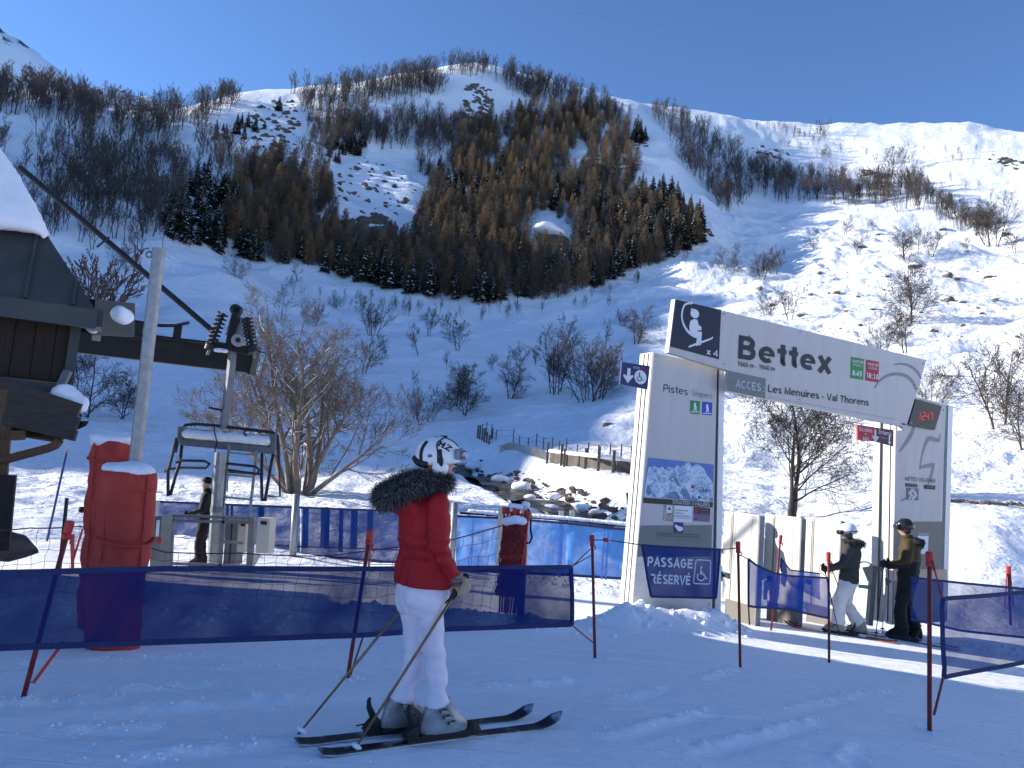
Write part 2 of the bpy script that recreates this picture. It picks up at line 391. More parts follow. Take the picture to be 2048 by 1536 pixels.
def hit(px, py, rmin=6.0):
    """first point of the ground seen along the ray of a pixel (arrays)"""
    px = np.atleast_1d(np.asarray(px, float)); py = np.atleast_1d(np.asarray(py, float))
    d = np.array([list(ray(a, b)) for a, b in zip(px, py)]); h = np.hypot(d[:, 0], d[:, 1]); d = d / h[:, None]
    rs = np.geomspace(rmin, 620, 420); out = np.full((len(px), 3), np.nan)
    for k in range(len(px)):
        x, y, z = d[k, 0] * rs, d[k, 1] * rs, CAM_H + d[k, 2] * rs
        below = z < height_fast(x, y)
        if below.any():
            i = int(np.argmax(below)); lo, hi = rs[max(i - 1, 0)], rs[i]
            for _ in range(12):
                m = (lo + hi) / 2
                if CAM_H + d[k, 2] * m < height_fast(np.array([d[k, 0] * m]), np.array([d[k, 1] * m]))[0]: hi = m
                else: lo = m
            m = (lo + hi) / 2
            out[k] = (d[k, 0] * m, d[k, 1] * m, height_fast(np.array([d[k, 0] * m]), np.array([d[k, 1] * m]))[0])
    return out
def height_fast(x, y):
    az = np.arctan2(x, y); r = np.hypot(x, y)
    i = np.clip(np.searchsorted(_raz, az) - 1, 0, _na - 2); j = np.clip(np.searchsorted(_rr, r) - 1, 0, _nr2 - 2)
    fu = np.clip((az - _raz[i]) / (_raz[i + 1] - _raz[i]), 0, 1); fv = np.clip((r - _rr[j]) / (_rr[j + 1] - _rr[j]), 0, 1)
    return (_Z[i, j] * (1 - fu) + _Z[i + 1, j] * fu) * (1 - fv) + (_Z[i, j + 1] * (1 - fu) + _Z[i + 1, j + 1] * fu) * fv
def HF(x, y): return float(height_fast(np.array([x]), np.array([y]))[0])
def GH(px, py, rmin=3.0):
    p = hit([px], [py], rmin)[0]; return Vector(p)
# ---- snow material: fresh snow, fine grain, wind crust and stronger relief far away
def snow_material():
    m = bpy.data.materials.new('snow'); m.use_nodes = True
    nt = m.node_tree; N, L = nt.nodes, nt.links; b = N['Principled BSDF']
    b.inputs['Roughness'].default_value = 0.75; b.inputs['Specular IOR Level'].default_value = 0.25
    geo = N.new('ShaderNodeNewGeometry')
    def noise(scale, detail=4, stretch=(1, 1, 1), rot=0.0, dist=0.0):
        mp = N.new('ShaderNodeMapping'); mp.inputs['Scale'].default_value = stretch; mp.inputs['Rotation'].default_value = (0, 0, rot)
        L.new(geo.outputs['Position'], mp.inputs['Vector'])
        n = N.new('ShaderNodeTexNoise'); n.inputs['Scale'].default_value = scale; n.inputs['Detail'].default_value = detail; n.inputs['Distortion'].default_value = dist
        L.new(mp.outputs['Vector'], n.inputs['Vector']); return n.outputs['Fac']
    ramp = N.new('ShaderNodeMapRange'); ramp.inputs['From Min'].default_value = 0.35; ramp.inputs['From Max'].default_value = 0.65
    L.new(noise(0.9, 5, (1, 1, 1)), ramp.inputs['Value'])
    mx = N.new('ShaderNodeMix'); mx.data_type = 'RGBA'; mx.inputs[6].default_value = (0.82, 0.845, 0.89, 1); mx.inputs[7].default_value = (0.87, 0.885, 0.92, 1)
    L.new(ramp.outputs['Result'], mx.inputs[0])
    # scraped streaks left by skis on the near piste
    st = N.new('ShaderNodeMapRange'); st.inputs['From Min'].default_value = 0.56; st.inputs['From Max'].default_value = 0.66
    L.new(noise(1.6, 6, (0.22, 4.2, 1), R(-26), 0.35), st.inputs['Value'])
    sep = N.new('ShaderNodeSeparateXYZ'); L.new(geo.outputs['Position'], sep.inputs[0])
    nearf = N.new('ShaderNodeMapRange'); nearf.inputs['From Min'].default_value = 9; nearf.inputs['From Max'].default_value = 13
    nearf.inputs['To Min'].default_value = 1; nearf.inputs['To Max'].default_value = 0; L.new(sep.outputs['Y'], nearf.inputs['Value'])
    mu = N.new('ShaderNodeMath'); mu.operation = 'MULTIPLY'; L.new(st.outputs['Result'], mu.inputs[0]); L.new(nearf.outputs['Result'], mu.inputs[1])
    mx2 = N.new('ShaderNodeMix'); mx2.data_type = 'RGBA'; mx2.inputs[7].default_value = (0.93, 0.94, 0.96, 1)
    L.new(mu.outputs[0], mx2.inputs[0]); L.new(mx.outputs[2], mx2.inputs[6])
    L.new(mx2.outputs[2], b.inputs['Base Color'])
    def addm(a, bb, k):
        q = N.new('ShaderNodeMath'); q.operation = 'MULTIPLY_ADD'; L.new(bb, q.inputs[0]); q.inputs[1].default_value = k
        if a is None: q.inputs[2].default_value = 0
        else: L.new(a, q.inputs[2])
        return q.outputs[0]
    hgt = addm(None, noise(45, 4), 0.005)
    hgt = addm(hgt, noise(9, 5), 0.022)
    hgt = addm(hgt, mu.outputs[0], 0.02)
    hgt = addm(hgt, noise(2.2, 6, (0.35, 3.6, 1), R(-24), 0.4), 0.03)
    fr = N.new('ShaderNodeMapRange'); fr.inputs['From Min'].default_value = 12.5; fr.inputs['From Max'].default_value = 26; L.new(sep.outputs['Y'], fr.inputs['Value'])
    q1 = N.new('ShaderNodeMath'); q1.operation = 'MULTIPLY'; L.new(noise(1.15, 4, (1, 1, 1), 0.4, 0.6), q1.inputs[0]); L.new(fr.outputs['Result'], q1.inputs[1])
    q2 = N.new('ShaderNodeMath'); q2.operation = 'MULTIPLY'; L.new(noise(0.28, 3, (1, 1.8, 1), 0.0, 0.5), q2.inputs[0]); L.new(fr.outputs['Result'], q2.inputs[1])
    q3 = N.new('ShaderNodeMath'); q3.operation = 'MULTIPLY'; L.new(noise(3.6, 4, (1, 1.5, 1), 0.3, 0.8), q3.inputs[0]); L.new(fr.outputs['Result'], q3.inputs[1])
    hgt = addm(hgt, q3.outputs[0], 0.16)
    hgt = addm(hgt, q1.outputs[0], 0.42); hgt = addm(hgt, q2.outputs[0], 0.65)
    bp = N.new('ShaderNodeBump'); bp.inputs['Strength'].default_value = 0.75; bp.inputs['Distance'].default_value = 1.0
    L.new(hgt, bp.inputs['Height']); L.new(bp.outputs['Normal'], b.inputs['Normal'])
    return m
SNOW = snow_material()
SNOWCAP = mat('snow_cap', (0.85, 0.87, 0.91), 0.75, var=0.04, scale=6, bump=0.5, bscale=14, spec=0.25)
_me = np_mesh(np.stack([_X.ravel(), _Y.ravel(), _Z.ravel()], 1), _faces, smooth=True)
ground = link_mesh('snow_ground', _me, SNOW, kind='structure')
ground['label'] = 'snow covered piste, meadow and hillside'
# closing disc under the camera
_d = MB(); _ring = [(0.62 * math.sin(a), 0.62 * math.cos(a), HF(0.62 * math.sin(a), 0.62 * math.cos(a)) - 0.004) for a in np.linspace(-math.pi, math.pi, 25)[:-1]]
_d.add(_ring, [tuple(range(23, -1, -1))]); _o = _d.build('snow_ground', SNOW, fixn=False); _o['kind'] = 'structure'
# far rocky peak behind the left shoulder
def far_peak():
    a = np.linspace(R(-60), R(-20), 120); r = np.linspace(900, 1900, 60)
    A, RR = np.meshgrid(a, r, indexing='ij')
    d0 = ray(-30, -15); a0 = math.atan2(d0.x, d0.y)
    top = []
    prof = [(-1100, 420), (-800, 330), (-500, 200), (-250, 60), (-120, -10), (-30, 5), (10, 42), (40, 72), (70, 100), (110, 130), (200, 160), (420, 200), (700, 330)]
    pa, pt = [], []
    for px, py in prof:
        d = ray(px, py); pa.append(math.atan2(d.x, d.y)); pt.append(d.z / math.hypot(d.x, d.y))
    ta = np.interp(a, pa, pt)
    s = np.clip((RR - 900) / 500, 0, 1); s2 = np.clip((RR - 1400) / 500, 0, 1)
    Z = ta[:, None] * 1400 * (s ** 1.3) * (1 - 0.35 * s2)
    X, Y = RR * np.sin(A), RR * np.cos(A)
    Z = Z + (fbm(X / 60, Y / 60, 5, 90)) * 26 * s * (1 - s2)
    idx = np.arange(X.size).reshape(X.shape)
    f = np.stack([idx[:-1, :-1], idx[1:, :-1], idx[1:, 1:], idx[:-1, 1:]], -1).reshape(-1, 4)[:, ::-1]
    m = bpy.data.materials.new('snowy_rock'); m.use_nodes = True; N, L = m.node_tree.nodes, m.node_tree.links; b = N['Principled BSDF']
    g = N.new('ShaderNodeNewGeometry'); nz = N.new('ShaderNodeTexNoise'); nz.inputs['Scale'].default_value = 0.03; nz.inputs['Detail'].default_value = 8; nz.inputs['Roughness'].default_value = 0.7
    mp = N.new('ShaderNodeMapping'); mp.inputs['Scale'].default_value = (1, 1, 0.5); L.new(g.outputs['Position'], mp.inputs[0]); L.new(mp.outputs[0], nz.inputs['Vector'])
    rp = N.new('ShaderNodeValToRGB'); rp.color_ramp.elements[0].position = 0.545; rp.color_ramp.elements[1].position = 0.565
    rp.color_ramp.elements[0].color = (0.74, 0.79, 0.88, 1); rp.color_ramp.elements[1].color = (0.10, 0.085, 0.08, 1)
    L.new(nz.outputs['Fac'], rp.inputs[0]); L.new(rp.outputs[0], b.inputs['Base Color']); b.inputs['Roughness'].default_value = 0.85
    o = link_mesh('mountain', np_mesh(np.stack([X.ravel(), Y.ravel(), Z.ravel()], 1), f, smooth=True), m, kind='structure')
far_peak()
# ================================================================== trees
def segs_mesh(S, n=3):
    """S: array (k, 8) p0 p1 r0 r1 -> verts, quads"""
    p0, p1, r0, r1 = S[:, 0:3], S[:, 3:6], S[:, 6], S[:, 7]
    t = p1 - p0; t /= np.maximum(np.linalg.norm(t, axis=1, keepdims=True), 1e-9)
    ref = np.where(np.abs(t[:, 2:3]) < 0.9, np.array([[0, 0, 1.0]]), np.array([[0, 1.0, 0]]))
    x = np.cross(ref, t); x /= np.linalg.norm(x, axis=1, keepdims=True); y = np.cross(t, x)
    vs = np.empty((len(S), 2 * n, 3))
    for j in range(n):
        a = 2 * math.pi * j / n; d = x * math.cos(a) + y * math.sin(a)
        vs[:, j] = p0 + d * r0[:, None]; vs[:, n + j] = p1 + d * r1[:, None]
    base = np.arange(len(S))[:, None] * 2 * n
    f = np.stack([np.concatenate([base + j, base + (j + 1) % n, base + n + (j + 1) % n, base + n + j], 1) for j in range(n)], 1)
    return vs.reshape(-1, 3), f.reshape(-1, 4)
def grow(rng, h, stems=1, spread=0.25, levels=3, r0=None, kids=5, seglen=0.14, ratio=0.55, up=0.10, ang=0.75, wob=0.16, rmin=0.012, first=0.25, base_r=0.0):
    out = []
    def branch(p, d, L, r, lev, top):
        nseg = max(2, int(round(3 + 4 * (1 - lev / (levels + 1)))))
        pts = [p]; dirs = [d]
        for i in range(nseg):
            d = (d + Vector((rng.uniform(-1, 1), rng.uniform(-1, 1), rng.uniform(-1, 1))) * wob + Vector((0, 0, up))).normalized()
            p = p + d * (L / nseg); pts.append(p); dirs.append(d)
        for i in range(nseg):
            a, b = i / nseg, (i + 1) / nseg
            out.append((*pts[i], *pts[i + 1], max(rmin, r * (1 - 0.72 * a)), max(rmin * 0.8, r * (1 - 0.72 * b)), lev))
        if lev >= levels: return
        k = kids if lev else int(kids * 1.6)
        for c in range(k):
            t = first + (1 - first) * (c + rng.uniform(0.1, 0.9)) / k
            i = min(nseg - 1, int(t * nseg)); q = pts[i].lerp(pts[i + 1], t * nseg - i)
            x, y, z = frame_from(dirs[i + 1]); a = rng.uniform(0, 2 * math.pi); g = ang * rng.uniform(0.7, 1.25)
            nd = (z * math.cos(g) + (x * math.cos(a) + y * math.sin(a)) * math.sin(g)).normalized()
            branch(q, nd, L * ratio * (1.12 - 0.55 * t) * rng.uniform(0.75, 1.2), max(rmin, r * (1 - 0.6 * t) * 0.52), lev + 1, False)
    for s in range(stems):
        a = 2 * math.pi * (s + rng.uniform(-.3, .3)) / max(1, stems); sp = spread * rng.uniform(0.4, 1.3) * (1 if stems > 1 else 0.3)
        d = Vector((math.cos(a) * sp, math.sin(a) * sp, 1)).normalized()
        hh = h * rng.uniform(0.72, 1.0) if s else h
        branch(Vector((math.cos(a) * base_r, math.sin(a) * base_r, -0.15)), d, hh * 0.86, (r0 or h * 0.014) * rng.uniform(0.7, 1.05), 0, True)
    return np.array(out)
BARK = mat('bark', (0.18, 0.145, 0.112), 0.9, var=0.35, scale=9, bump=0.4, bscale=40, stretch=(1, 1, 0.4))
BARKG = mat('grey_bark', (0.060, 0.050, 0.044), 0.9, var=0.3, scale=5)
TWIGL = mat('pale_twigs', (0.155, 0.125, 0.102), 0.9, var=0.3, scale=3)
DARKTWIG = mat('dark_twigs', (0.040, 0.033, 0.030), 0.9, var=0.3, scale=3)
TWIG = mat('twigs', (0.070, 0.057, 0.050), 0.9, var=0.3, scale=3)
FARTWIG = mat('far_twigs', (0.082, 0.068, 0.062), 0.95, var=0.25, scale=0.15)
REDTWIG = mat('red_twigs', (0.17, 0.085, 0.062), 0.9, var=0.25, scale=1.5)
LARCH = mat('larch_twigs', (0.22, 0.135, 0.060), 0.95, col2=(0.12, 0.080, 0.045), scale=0.11)
LARCHB = mat('brown_larch_twigs', (0.13, 0.088, 0.052), 0.95, col2=(0.060, 0.046, 0.036), scale=0.11)
LARCHG = mat('grey_larch_twigs', (0.090, 0.070, 0.052), 0.95, col2=(0.048, 0.042, 0.036), scale=0.11)
SPRUCE = mat('spruce_needles', (0.032, 0.042, 0.028), 0.9, var=0.4, scale=0.8)
def build_tree_thing(name, S, loc, label, group, cat='tree', rz=0.0, n0=5, snow=None, twig=TWIG, trunk=None):
    root = thing(name, label, cat, loc, group)
    ORG[root.name] = Vector((0, 0, 0))
    tr, cr = S[S[:, 8] < 1], S[S[:, 8] >= 1]
    v, f = segs_mesh(tr, n0); link_mesh('trunk', np_mesh(v, f, smooth=True), trunk or BARK, root)
    v, f = segs_mesh(cr, 3); link_mesh('crown', np_mesh(v, f), twig, root)
    if snow is not None and len(snow):
        v, f = segs_mesh(snow, 4); link_mesh('branch_snow', np_mesh(v, f, smooth=True), SNOWCAP, root, 'stuff')
    root.rotation_euler = (0, 0, rz)
    return root
def snow_on(S, rng, rmin=0.02, prob=0.7, k=0.75, flat=0.8):
    t = S[:, 3:6] - S[:, 0:3]; L = np.linalg.norm(t, axis=1); v = np.abs(t[:, 2]) / np.maximum(L, 1e-6)
    m = (S[:, 6] > rmin) & (v < flat) & (np.array([rng.random() for _ in range(len(S))]) < prob)
    Q = S[m].copy(); off = Q[:, 6:7] * 0.75
    Q[:, 2:3] += off; Q[:, 5:6] += off; Q[:, 6:8] = np.maximum(Q[:, 6:8] * k, 0.010)
    return Q
# ---- the big many-stemmed tree beyond the fence
rng = random.Random(7)
bt = P(592, 1012, 30.0); bt.z = HF(bt.x, bt.y)
S = grow(rng, 7.3, stems=10, spread=0.24, levels=4, r0=0.15, kids=5, ratio=0.58, up=0.03, ang=0.80, wob=0.14, rmin=0.007, first=0.28, base_r=0.45)
extra = grow(rng, 5.6, stems=3, spread=1.3, levels=4, r0=0.11, kids=5, ratio=0.58, up=0.06, ang=0.7, wob=0.14, rmin=0.007, first=0.25, base_r=0.35)
S = np.concatenate([S, extra])
build_tree_thing('bare_tree', S, bt, 'largest bare tree, many snow dusted stems rising behind the blue fence', None, n0=6, twig=TWIGL, snow=snow_on(S, rng, 0.013, 0.75))
# ---- tree behind the ski pass gates
t2 = P(1583, 1032, 27.0); t2.z = HF(t2.x, t2.y)
S = grow(random.Random(11), 4.9, stems=2, spread=0.10, levels=4, r0=0.095, kids=6, ratio=0.70, up=0.04, ang=0.88, wob=0.12, rmin=0.006, first=0.16, base_r=0.06)
build_tree_thing('bare_tree', S, t2, 'dark bare tree with wide crown just behind the ski pass gates', None, n0=6, twig=DARKTWIG, trunk=BARKG)
# ---- medium trees on the lower slopes, one by one: base pixel, height and crown in pixels
PROT = {}
def proto(kind, seed):
    k = (kind, seed)
    if k not in PROT:
        rg = random.Random(seed * 13 + len(kind))
        if kind == 'up': S = grow(rg, 1.0, stems=1 + seed % 2, spread=0.14, levels=3, r0=0.013, kids=8, ratio=0.46, up=0.05, ang=0.78, wob=0.13, rmin=0.0017, first=0.26, base_r=0.01)
        elif kind == 'bush': S = grow(rg, 1.0, stems=7, spread=0.55, levels=3, r0=0.008, kids=6, ratio=0.46, up=0.03, ang=0.66, wob=0.13, rmin=0.0016, first=0.2, base_r=0.05)
        elif kind == 'clump': S = grow(rg, 1.0, stems=5, spread=0.30, levels=3, r0=0.010, kids=7, ratio=0.46, up=0.05, ang=0.72, wob=0.12, rmin=0.0016, first=0.22, base_r=0.04)
        else: S = grow(rg, 1.0, stems=2, spread=0.22, levels=3, r0=0.017, kids=8, ratio=0.56, up=0.03, ang=0.88, wob=0.15, rmin=0.0020, first=0.14, base_r=0.02)
        v, f = segs_mesh(S[S[:, 8] < 1], 5); m1 = np_mesh(v, f, smooth=True); m1.materials.append(BARKG)
        v, f = segs_mesh(S[S[:, 8] >= 1], 3); m2 = np_mesh(v, f); m2.materials.append(TWIG)
        PROT[k] = (m1, m2)
    return PROT[k]
MID = [  # x, y, height px, kind, label
 (745, 672, 88, 'clump', 'bare twin stemmed tree alone just below the wood, left of centre'), (915, 702, 95, 'up', 'narrow bare tree standing alone in the shaded slope above the helmet'),
 (838, 712, 76, 'up', 'small slim bare tree left of the lone tree on the shaded slope'), (857, 672, 64, 'up', 'thin bare sapling with a dark wooden board at its side on the shaded slope'),
 (762, 732, 46, 'up', 'tiny bare sapling low between the big tree and the slim tree'), (728, 748, 100, 'up', 'slim bare tree at the right rim of the largest tree'),
 (622, 652, 70, 'bush', 'round bare bush above the top of the largest tree'), (478, 557, 52, 'bush', 'broad bare bush under the left tip of the wood'),
 (565, 640, 75, 'up', 'slim bare tree just above the left top of the largest tree'), (672, 618, 34, 'bush', 'low bare bush under the wood, beside the bushy clump'),
 (930, 832, 112, 'wide', 'round dark bare tree right above the white helmet'), (915, 812, 92, 'wide', 'bare tree half hidden behind the round dark one above the helmet'),
 (845, 842, 108, 'bush', 'dense bare bush left of the tree above the helmet'), (1020, 797, 84, 'wide', 'small spreading bare tree right of the round tree above the helmet'),
 (1013, 728, 36, 'up', 'tiny bare sapling above the small spreading tree'), (1040, 722, 46, 'bush', 'small bare bush high on the slope above the spreading tree'),
 (1112, 787, 152, 'clump', 'tall bare clump, left one of the group beside the handicap sign'), (1178, 802, 158, 'bush', 'tall bush like bare clump in front of the group left of the handicap sign'),
 (1150, 728, 112, 'up', 'slim bare tree behind the group of clumps left of the handicap sign'), (1196, 800, 140, 'clump', 'bare clump leaning right in the group left of the handicap sign'),
 (1206, 702, 72, 'up', 'small bare tree above the group left of the handicap sign'), (1272, 688, 80, 'wide', 'bare tree at the shade edge just above the handicap sign'),
 (1244, 652, 44, 'bush', 'low bare bush up the slope from the handicap sign'), (985, 742, 40, 'up', 'thin bare sapling left above the small spreading tree'),
 (895, 742, 46, 'up', 'thin bare sapling between the lone tree and the round tree'), (1070, 730, 44, 'up', 'thin bare sapling left of the tall group'),
 (1525, 556, 74, 'clump', 'wide bare clump on the right slope above the large white sign'), (1456, 546, 62, 'bush', 'bare bush left of the wide clump above the large sign'),
 (1470, 522, 40, 'up', 'small bare tree up left of the wide clump above the sign'), (1548, 548, 60, 'clump', 'bare clump joined to the right flank of the wide clump'),
 (1625, 504, 56, 'up', 'slender bare tree alone below the dark tree band'), (1718, 510, 46, 'up', 'small bare tree beside rocks on the right slope'),
 (1742, 472, 34, 'up', 'tiny bare tree under the dark band of trees on the right'), (1808, 516, 62, 'wide', 'left one of three bare trees above the solitary round tree'),
 (1836, 508, 58, 'up', 'middle one of three bare trees above the solitary round tree'), (1862, 514, 62, 'up', 'right one of three bare trees above the solitary round tree'),
 (1826, 646, 128, 'wide', 'solitary round bare tree on the sunlit slope above the sign end'), (1812, 706, 108, 'up', 'slim bare tree directly below the solitary round tree'),
 (1536, 632, 58, 'bush', 'pale bare bush just above the word on the sign'), (1580, 642, 82, 'up', 'thin pale bare sapling behind the upper sign edge'),
 (1765, 702, 88, 'bush', 'pale bare bush touching the upper edge of the sign near its end'), (1862, 812, 92, 'bush', 'pale bare bush behind the red digital clock'),
 (2000, 852, 178, 'wide', 'big dark spreading bare tree at the right edge of the picture'), (2052, 905, 150, 'wide', 'bare tree cut by the right edge below the big spreading one'),
 (1985, 492, 104, 'clump', 'tall dense bare clump near the right edge under the ridge'), (2030, 506, 52, 'up', 'small bare tree at the right edge beside the tall dense clump'),
 (1940, 510, 40, 'up', 'small bare tree left of the tall dense clump'), (176, 836, 155, 'wide', 'dark bare tree between the lift station roof and the steel pole'),
 (243, 838, 90, 'wide', 'low bare tree behind the steel pole under the dark beam'), (1690, 470, 44, 'up', 'bare sapling under the middle of the dark tree band'),
 (250, 556, 72, 'up', 'bare sapling standing where the dark guide tube passes'), (232, 545, 60, 'up', 'thin bare sapling left of the one by the guide tube'),
 (585, 590, 70, 'up', 'slim bare tree below the left part of the wood'), (300, 470, 150, 'clump', 'tall bare clump left beside the dark firs'),
 (185, 400, 130, 'wide', 'big fan shaped bare tree above the snowy roof'), (1790, 335, 60, 'bush', 'sunlit bare bush below the right crest'), (1640, 270, 40, 'bush', 'brown bush on the right crest line'),
]
for i, (px, py, hp, kind, lab) in enumerate(MID):
    p = hit([px], [py], 18)[0]
    if np.isnan(p[0]): continue
    h = hp * math.hypot(p[0], p[1]) / FOC * 1.04
    m1, m2 = proto(kind, i % 4)
    root = thing('bare_tree', lab, 'tree', (p[0], p[1], p[2] - 0.02), 'bare trees scattered over the lower slopes')
    ORG[root.name] = Vector((0, 0, 0)); root.scale = (h, h, h); root.rotation_euler = (0, 0, (i * 2.4) % 6.28)
    for nm, m in (('trunk', m1), ('crown', m2)):
        o = bpy.data.objects.new(nm, m); COL.objects.link(o); o.parent = root
# reddish shrub beside the roof
p = hit([196], [640], 18)[0]; S = grow(random.Random(5), 1.0, stems=9, spread=0.4, levels=3, r0=0.012, kids=5, ratio=0.45, up=0.05, ang=0.55, wob=0.14, rmin=0.004, base_r=0.05)
h = 165 * math.hypot(p[0], p[1]) / FOC; S[:, :8] *= h
build_tree_thing('shrub', S, Vector(p), 'tall reddish bare shrub beside the dark roof corner', None, cat='shrub', twig=REDTWIG)
# ---- the wood on the hill
def far_bare(seed):
    rg = random.Random(100 + seed)
    S = grow(rg, 1.0, stems=1 + seed % 3, spread=0.12, levels=2, r0=0.012, kids=9, ratio=0.36, up=0.07, ang=0.60, wob=0.10, rmin=0.0022, first=0.40, base_r=0.02)
    v, f = segs_mesh(S, 3); return v, f, np.zeros(len(f), int)
def tri_fan(rg, conifer):
    v, f, m = [], [], []
    def tri(a, b, c, mi):
        k = len(v); v.extend([a, b, c, c]); f.append((k, k + 1, k + 2, k + 3)); m.append(mi)
    S = np.array([(0, 0, -0.03, 0, 0, 0.97, 0.014, 0.002, 0)]); tv, tf = segs_mesh(S, 3)
    N = 22 if conifer else 30
    for k in range(N):
        t = 0.08 + 0.9 * k / N
        if conifer: R_ = 0.235 * (1 - t) ** 0.85 + 0.012; nb = 7
        else: R_ = 0.20 * (1 - t) ** 0.75 * min(1, 0.35 + 2.2 * t) + 0.012; nb = 7
        a0 = rg.uniform(0, 6.28)
        for b in range(nb):
            a = a0 + 6.283 * b / nb + rg.uniform(-.25, .25); Rr = R_ * rg.uniform(0.6, 1.18)
            ca, sa = math.cos(a), math.sin(a)
            dz = -0.30 * Rr if conifer else 0.14 * Rr
            z0 = t + rg.uniform(-.02, .02)
            tip = (ca * Rr, sa * Rr, z0 + dz); w = Rr * (0.34 if conifer else 0.07)
            if conifer:
                tri((0, 0, z0 + 0.02), (ca * Rr * .6 - sa * w, sa * Rr * .6 + ca * w, z0 + dz * .8), tip, 0)
                tri((0, 0, z0 + 0.02), tip, (ca * Rr * .6 + sa * w, sa * Rr * .6 - ca * w, z0 + dz * .8), 0)
                if rg.random() < 0.42:
                    q = rg.uniform(.45, .8); ws = w * 0.55
                    tri((ca * Rr * q * .6, sa * Rr * q * .6, z0 + 0.018), (ca * Rr * q - sa * ws, sa * Rr * q + ca * ws, z0 + dz * .75 + 0.012), (ca * Rr * q + sa * ws, sa * Rr * q - ca * ws, z0 + dz * .75 + 0.012), 1)
            else:
                tri((0, 0, z0), (ca * Rr - sa * w * .3, sa * Rr + ca * w * .3, z0 + dz + .006), (ca * Rr + sa * w * .3, sa * Rr - ca * w * .3, z0 + dz), 0)
                for q in (0.45, 0.8):
                    e = rg.uniform(-1, 1); L = Rr * 0.42; bx, by = ca * Rr * q, sa * Rr * q
                    tri((bx, by, z0 + dz * q), (bx + (ca + sa * e) * L, by + (sa - ca * e) * L, z0 + dz * q + rg.uniform(.0, .05)), (bx + (ca + sa * e) * L * .8, by + (sa - ca * e) * L * .8, z0 + dz * q + .022), 0)
                    tri((bx, by, z0 + dz * q), (bx + .01, by, z0 + dz * q - rg.uniform(.02, .05)), (bx - sa * .012, by + ca * .012, z0 + dz * q - .01), 0)
    v = np.array(v); f = np.array(f)
    return np.concatenate([tv, v]), np.concatenate([tf, f + len(tv)]), np.concatenate([np.full(len(tf), 2), np.array(m)])
def fix_tris(v, f, m):   # quads with a doubled corner -> triangles
    isq = f[:, 2] != f[:, 3]
    same = np.all(np.isclose(v[f[:, 2]], v[f[:, 3]]), axis=1)
    q = f[~same]; t = np.concatenate([f[same][:, :3], q[:, [0, 1, 2]], q[:, [0, 2, 3]]])
    return v, t, np.concatenate([m[same], m[~same], m[~same]])
FK = {'bare': [far_bare(i) for i in range(8)],
      'larch': [fix_tris(*tri_fan(random.Random(200 + i), False)) for i in range(6)],
      'spruce': [fix_tris(*tri_fan(random.Random(300 + i), True)) for i in range(6)]}
FM = {'bare': [FARTWIG], 'larch': [LARCH, SNOWCAP, BARKG, LARCHB, LARCHG], 'spruce': [SPRUCE, SNOWCAP, BARKG]}
FK['larch'] = [(v, f, np.where(m == 0, (0, 3, 4)[i % 3], m)) for i, (v, f, m) in enumerate(FK['larch'])]
FME = {}
for k, lst in FK.items():
    FME[k] = []
    for v, f, m in lst:
        me = np_mesh(v, f, m)
        for mm in FM[k]: me.materials.append(mm)
        FME[k].append(me)
def inpoly(x, y, poly):
    r = False; n = len(poly); j = n - 1
    for i in range(n):
        (xi, yi), (xj, yj) = poly[i], poly[j]
        if (yi > y) != (yj > y) and x < (xj - xi) * (y - yi) / (yj - yi) + xi: r = not r
        j = i
    return r
HOLES = [[(655, 360), (720, 300), (800, 300), (862, 375), (820, 495), (740, 520), (675, 490)], [(1055, 435), (1100, 425), (1150, 470), (1148, 535), (1052, 530)],
         [(1255, 255), (1300, 265), (1345, 370), (1425, 470), (1380, 430), (1290, 360), (1255, 320)], [(500, 185), (600, 190), (612, 290), (480, 320), (420, 260)],
         [(880, 150), (1010, 165), (1020, 235), (900, 245)], [(1130, 300), (1180, 300), (1175, 360), (1135, 350)]]
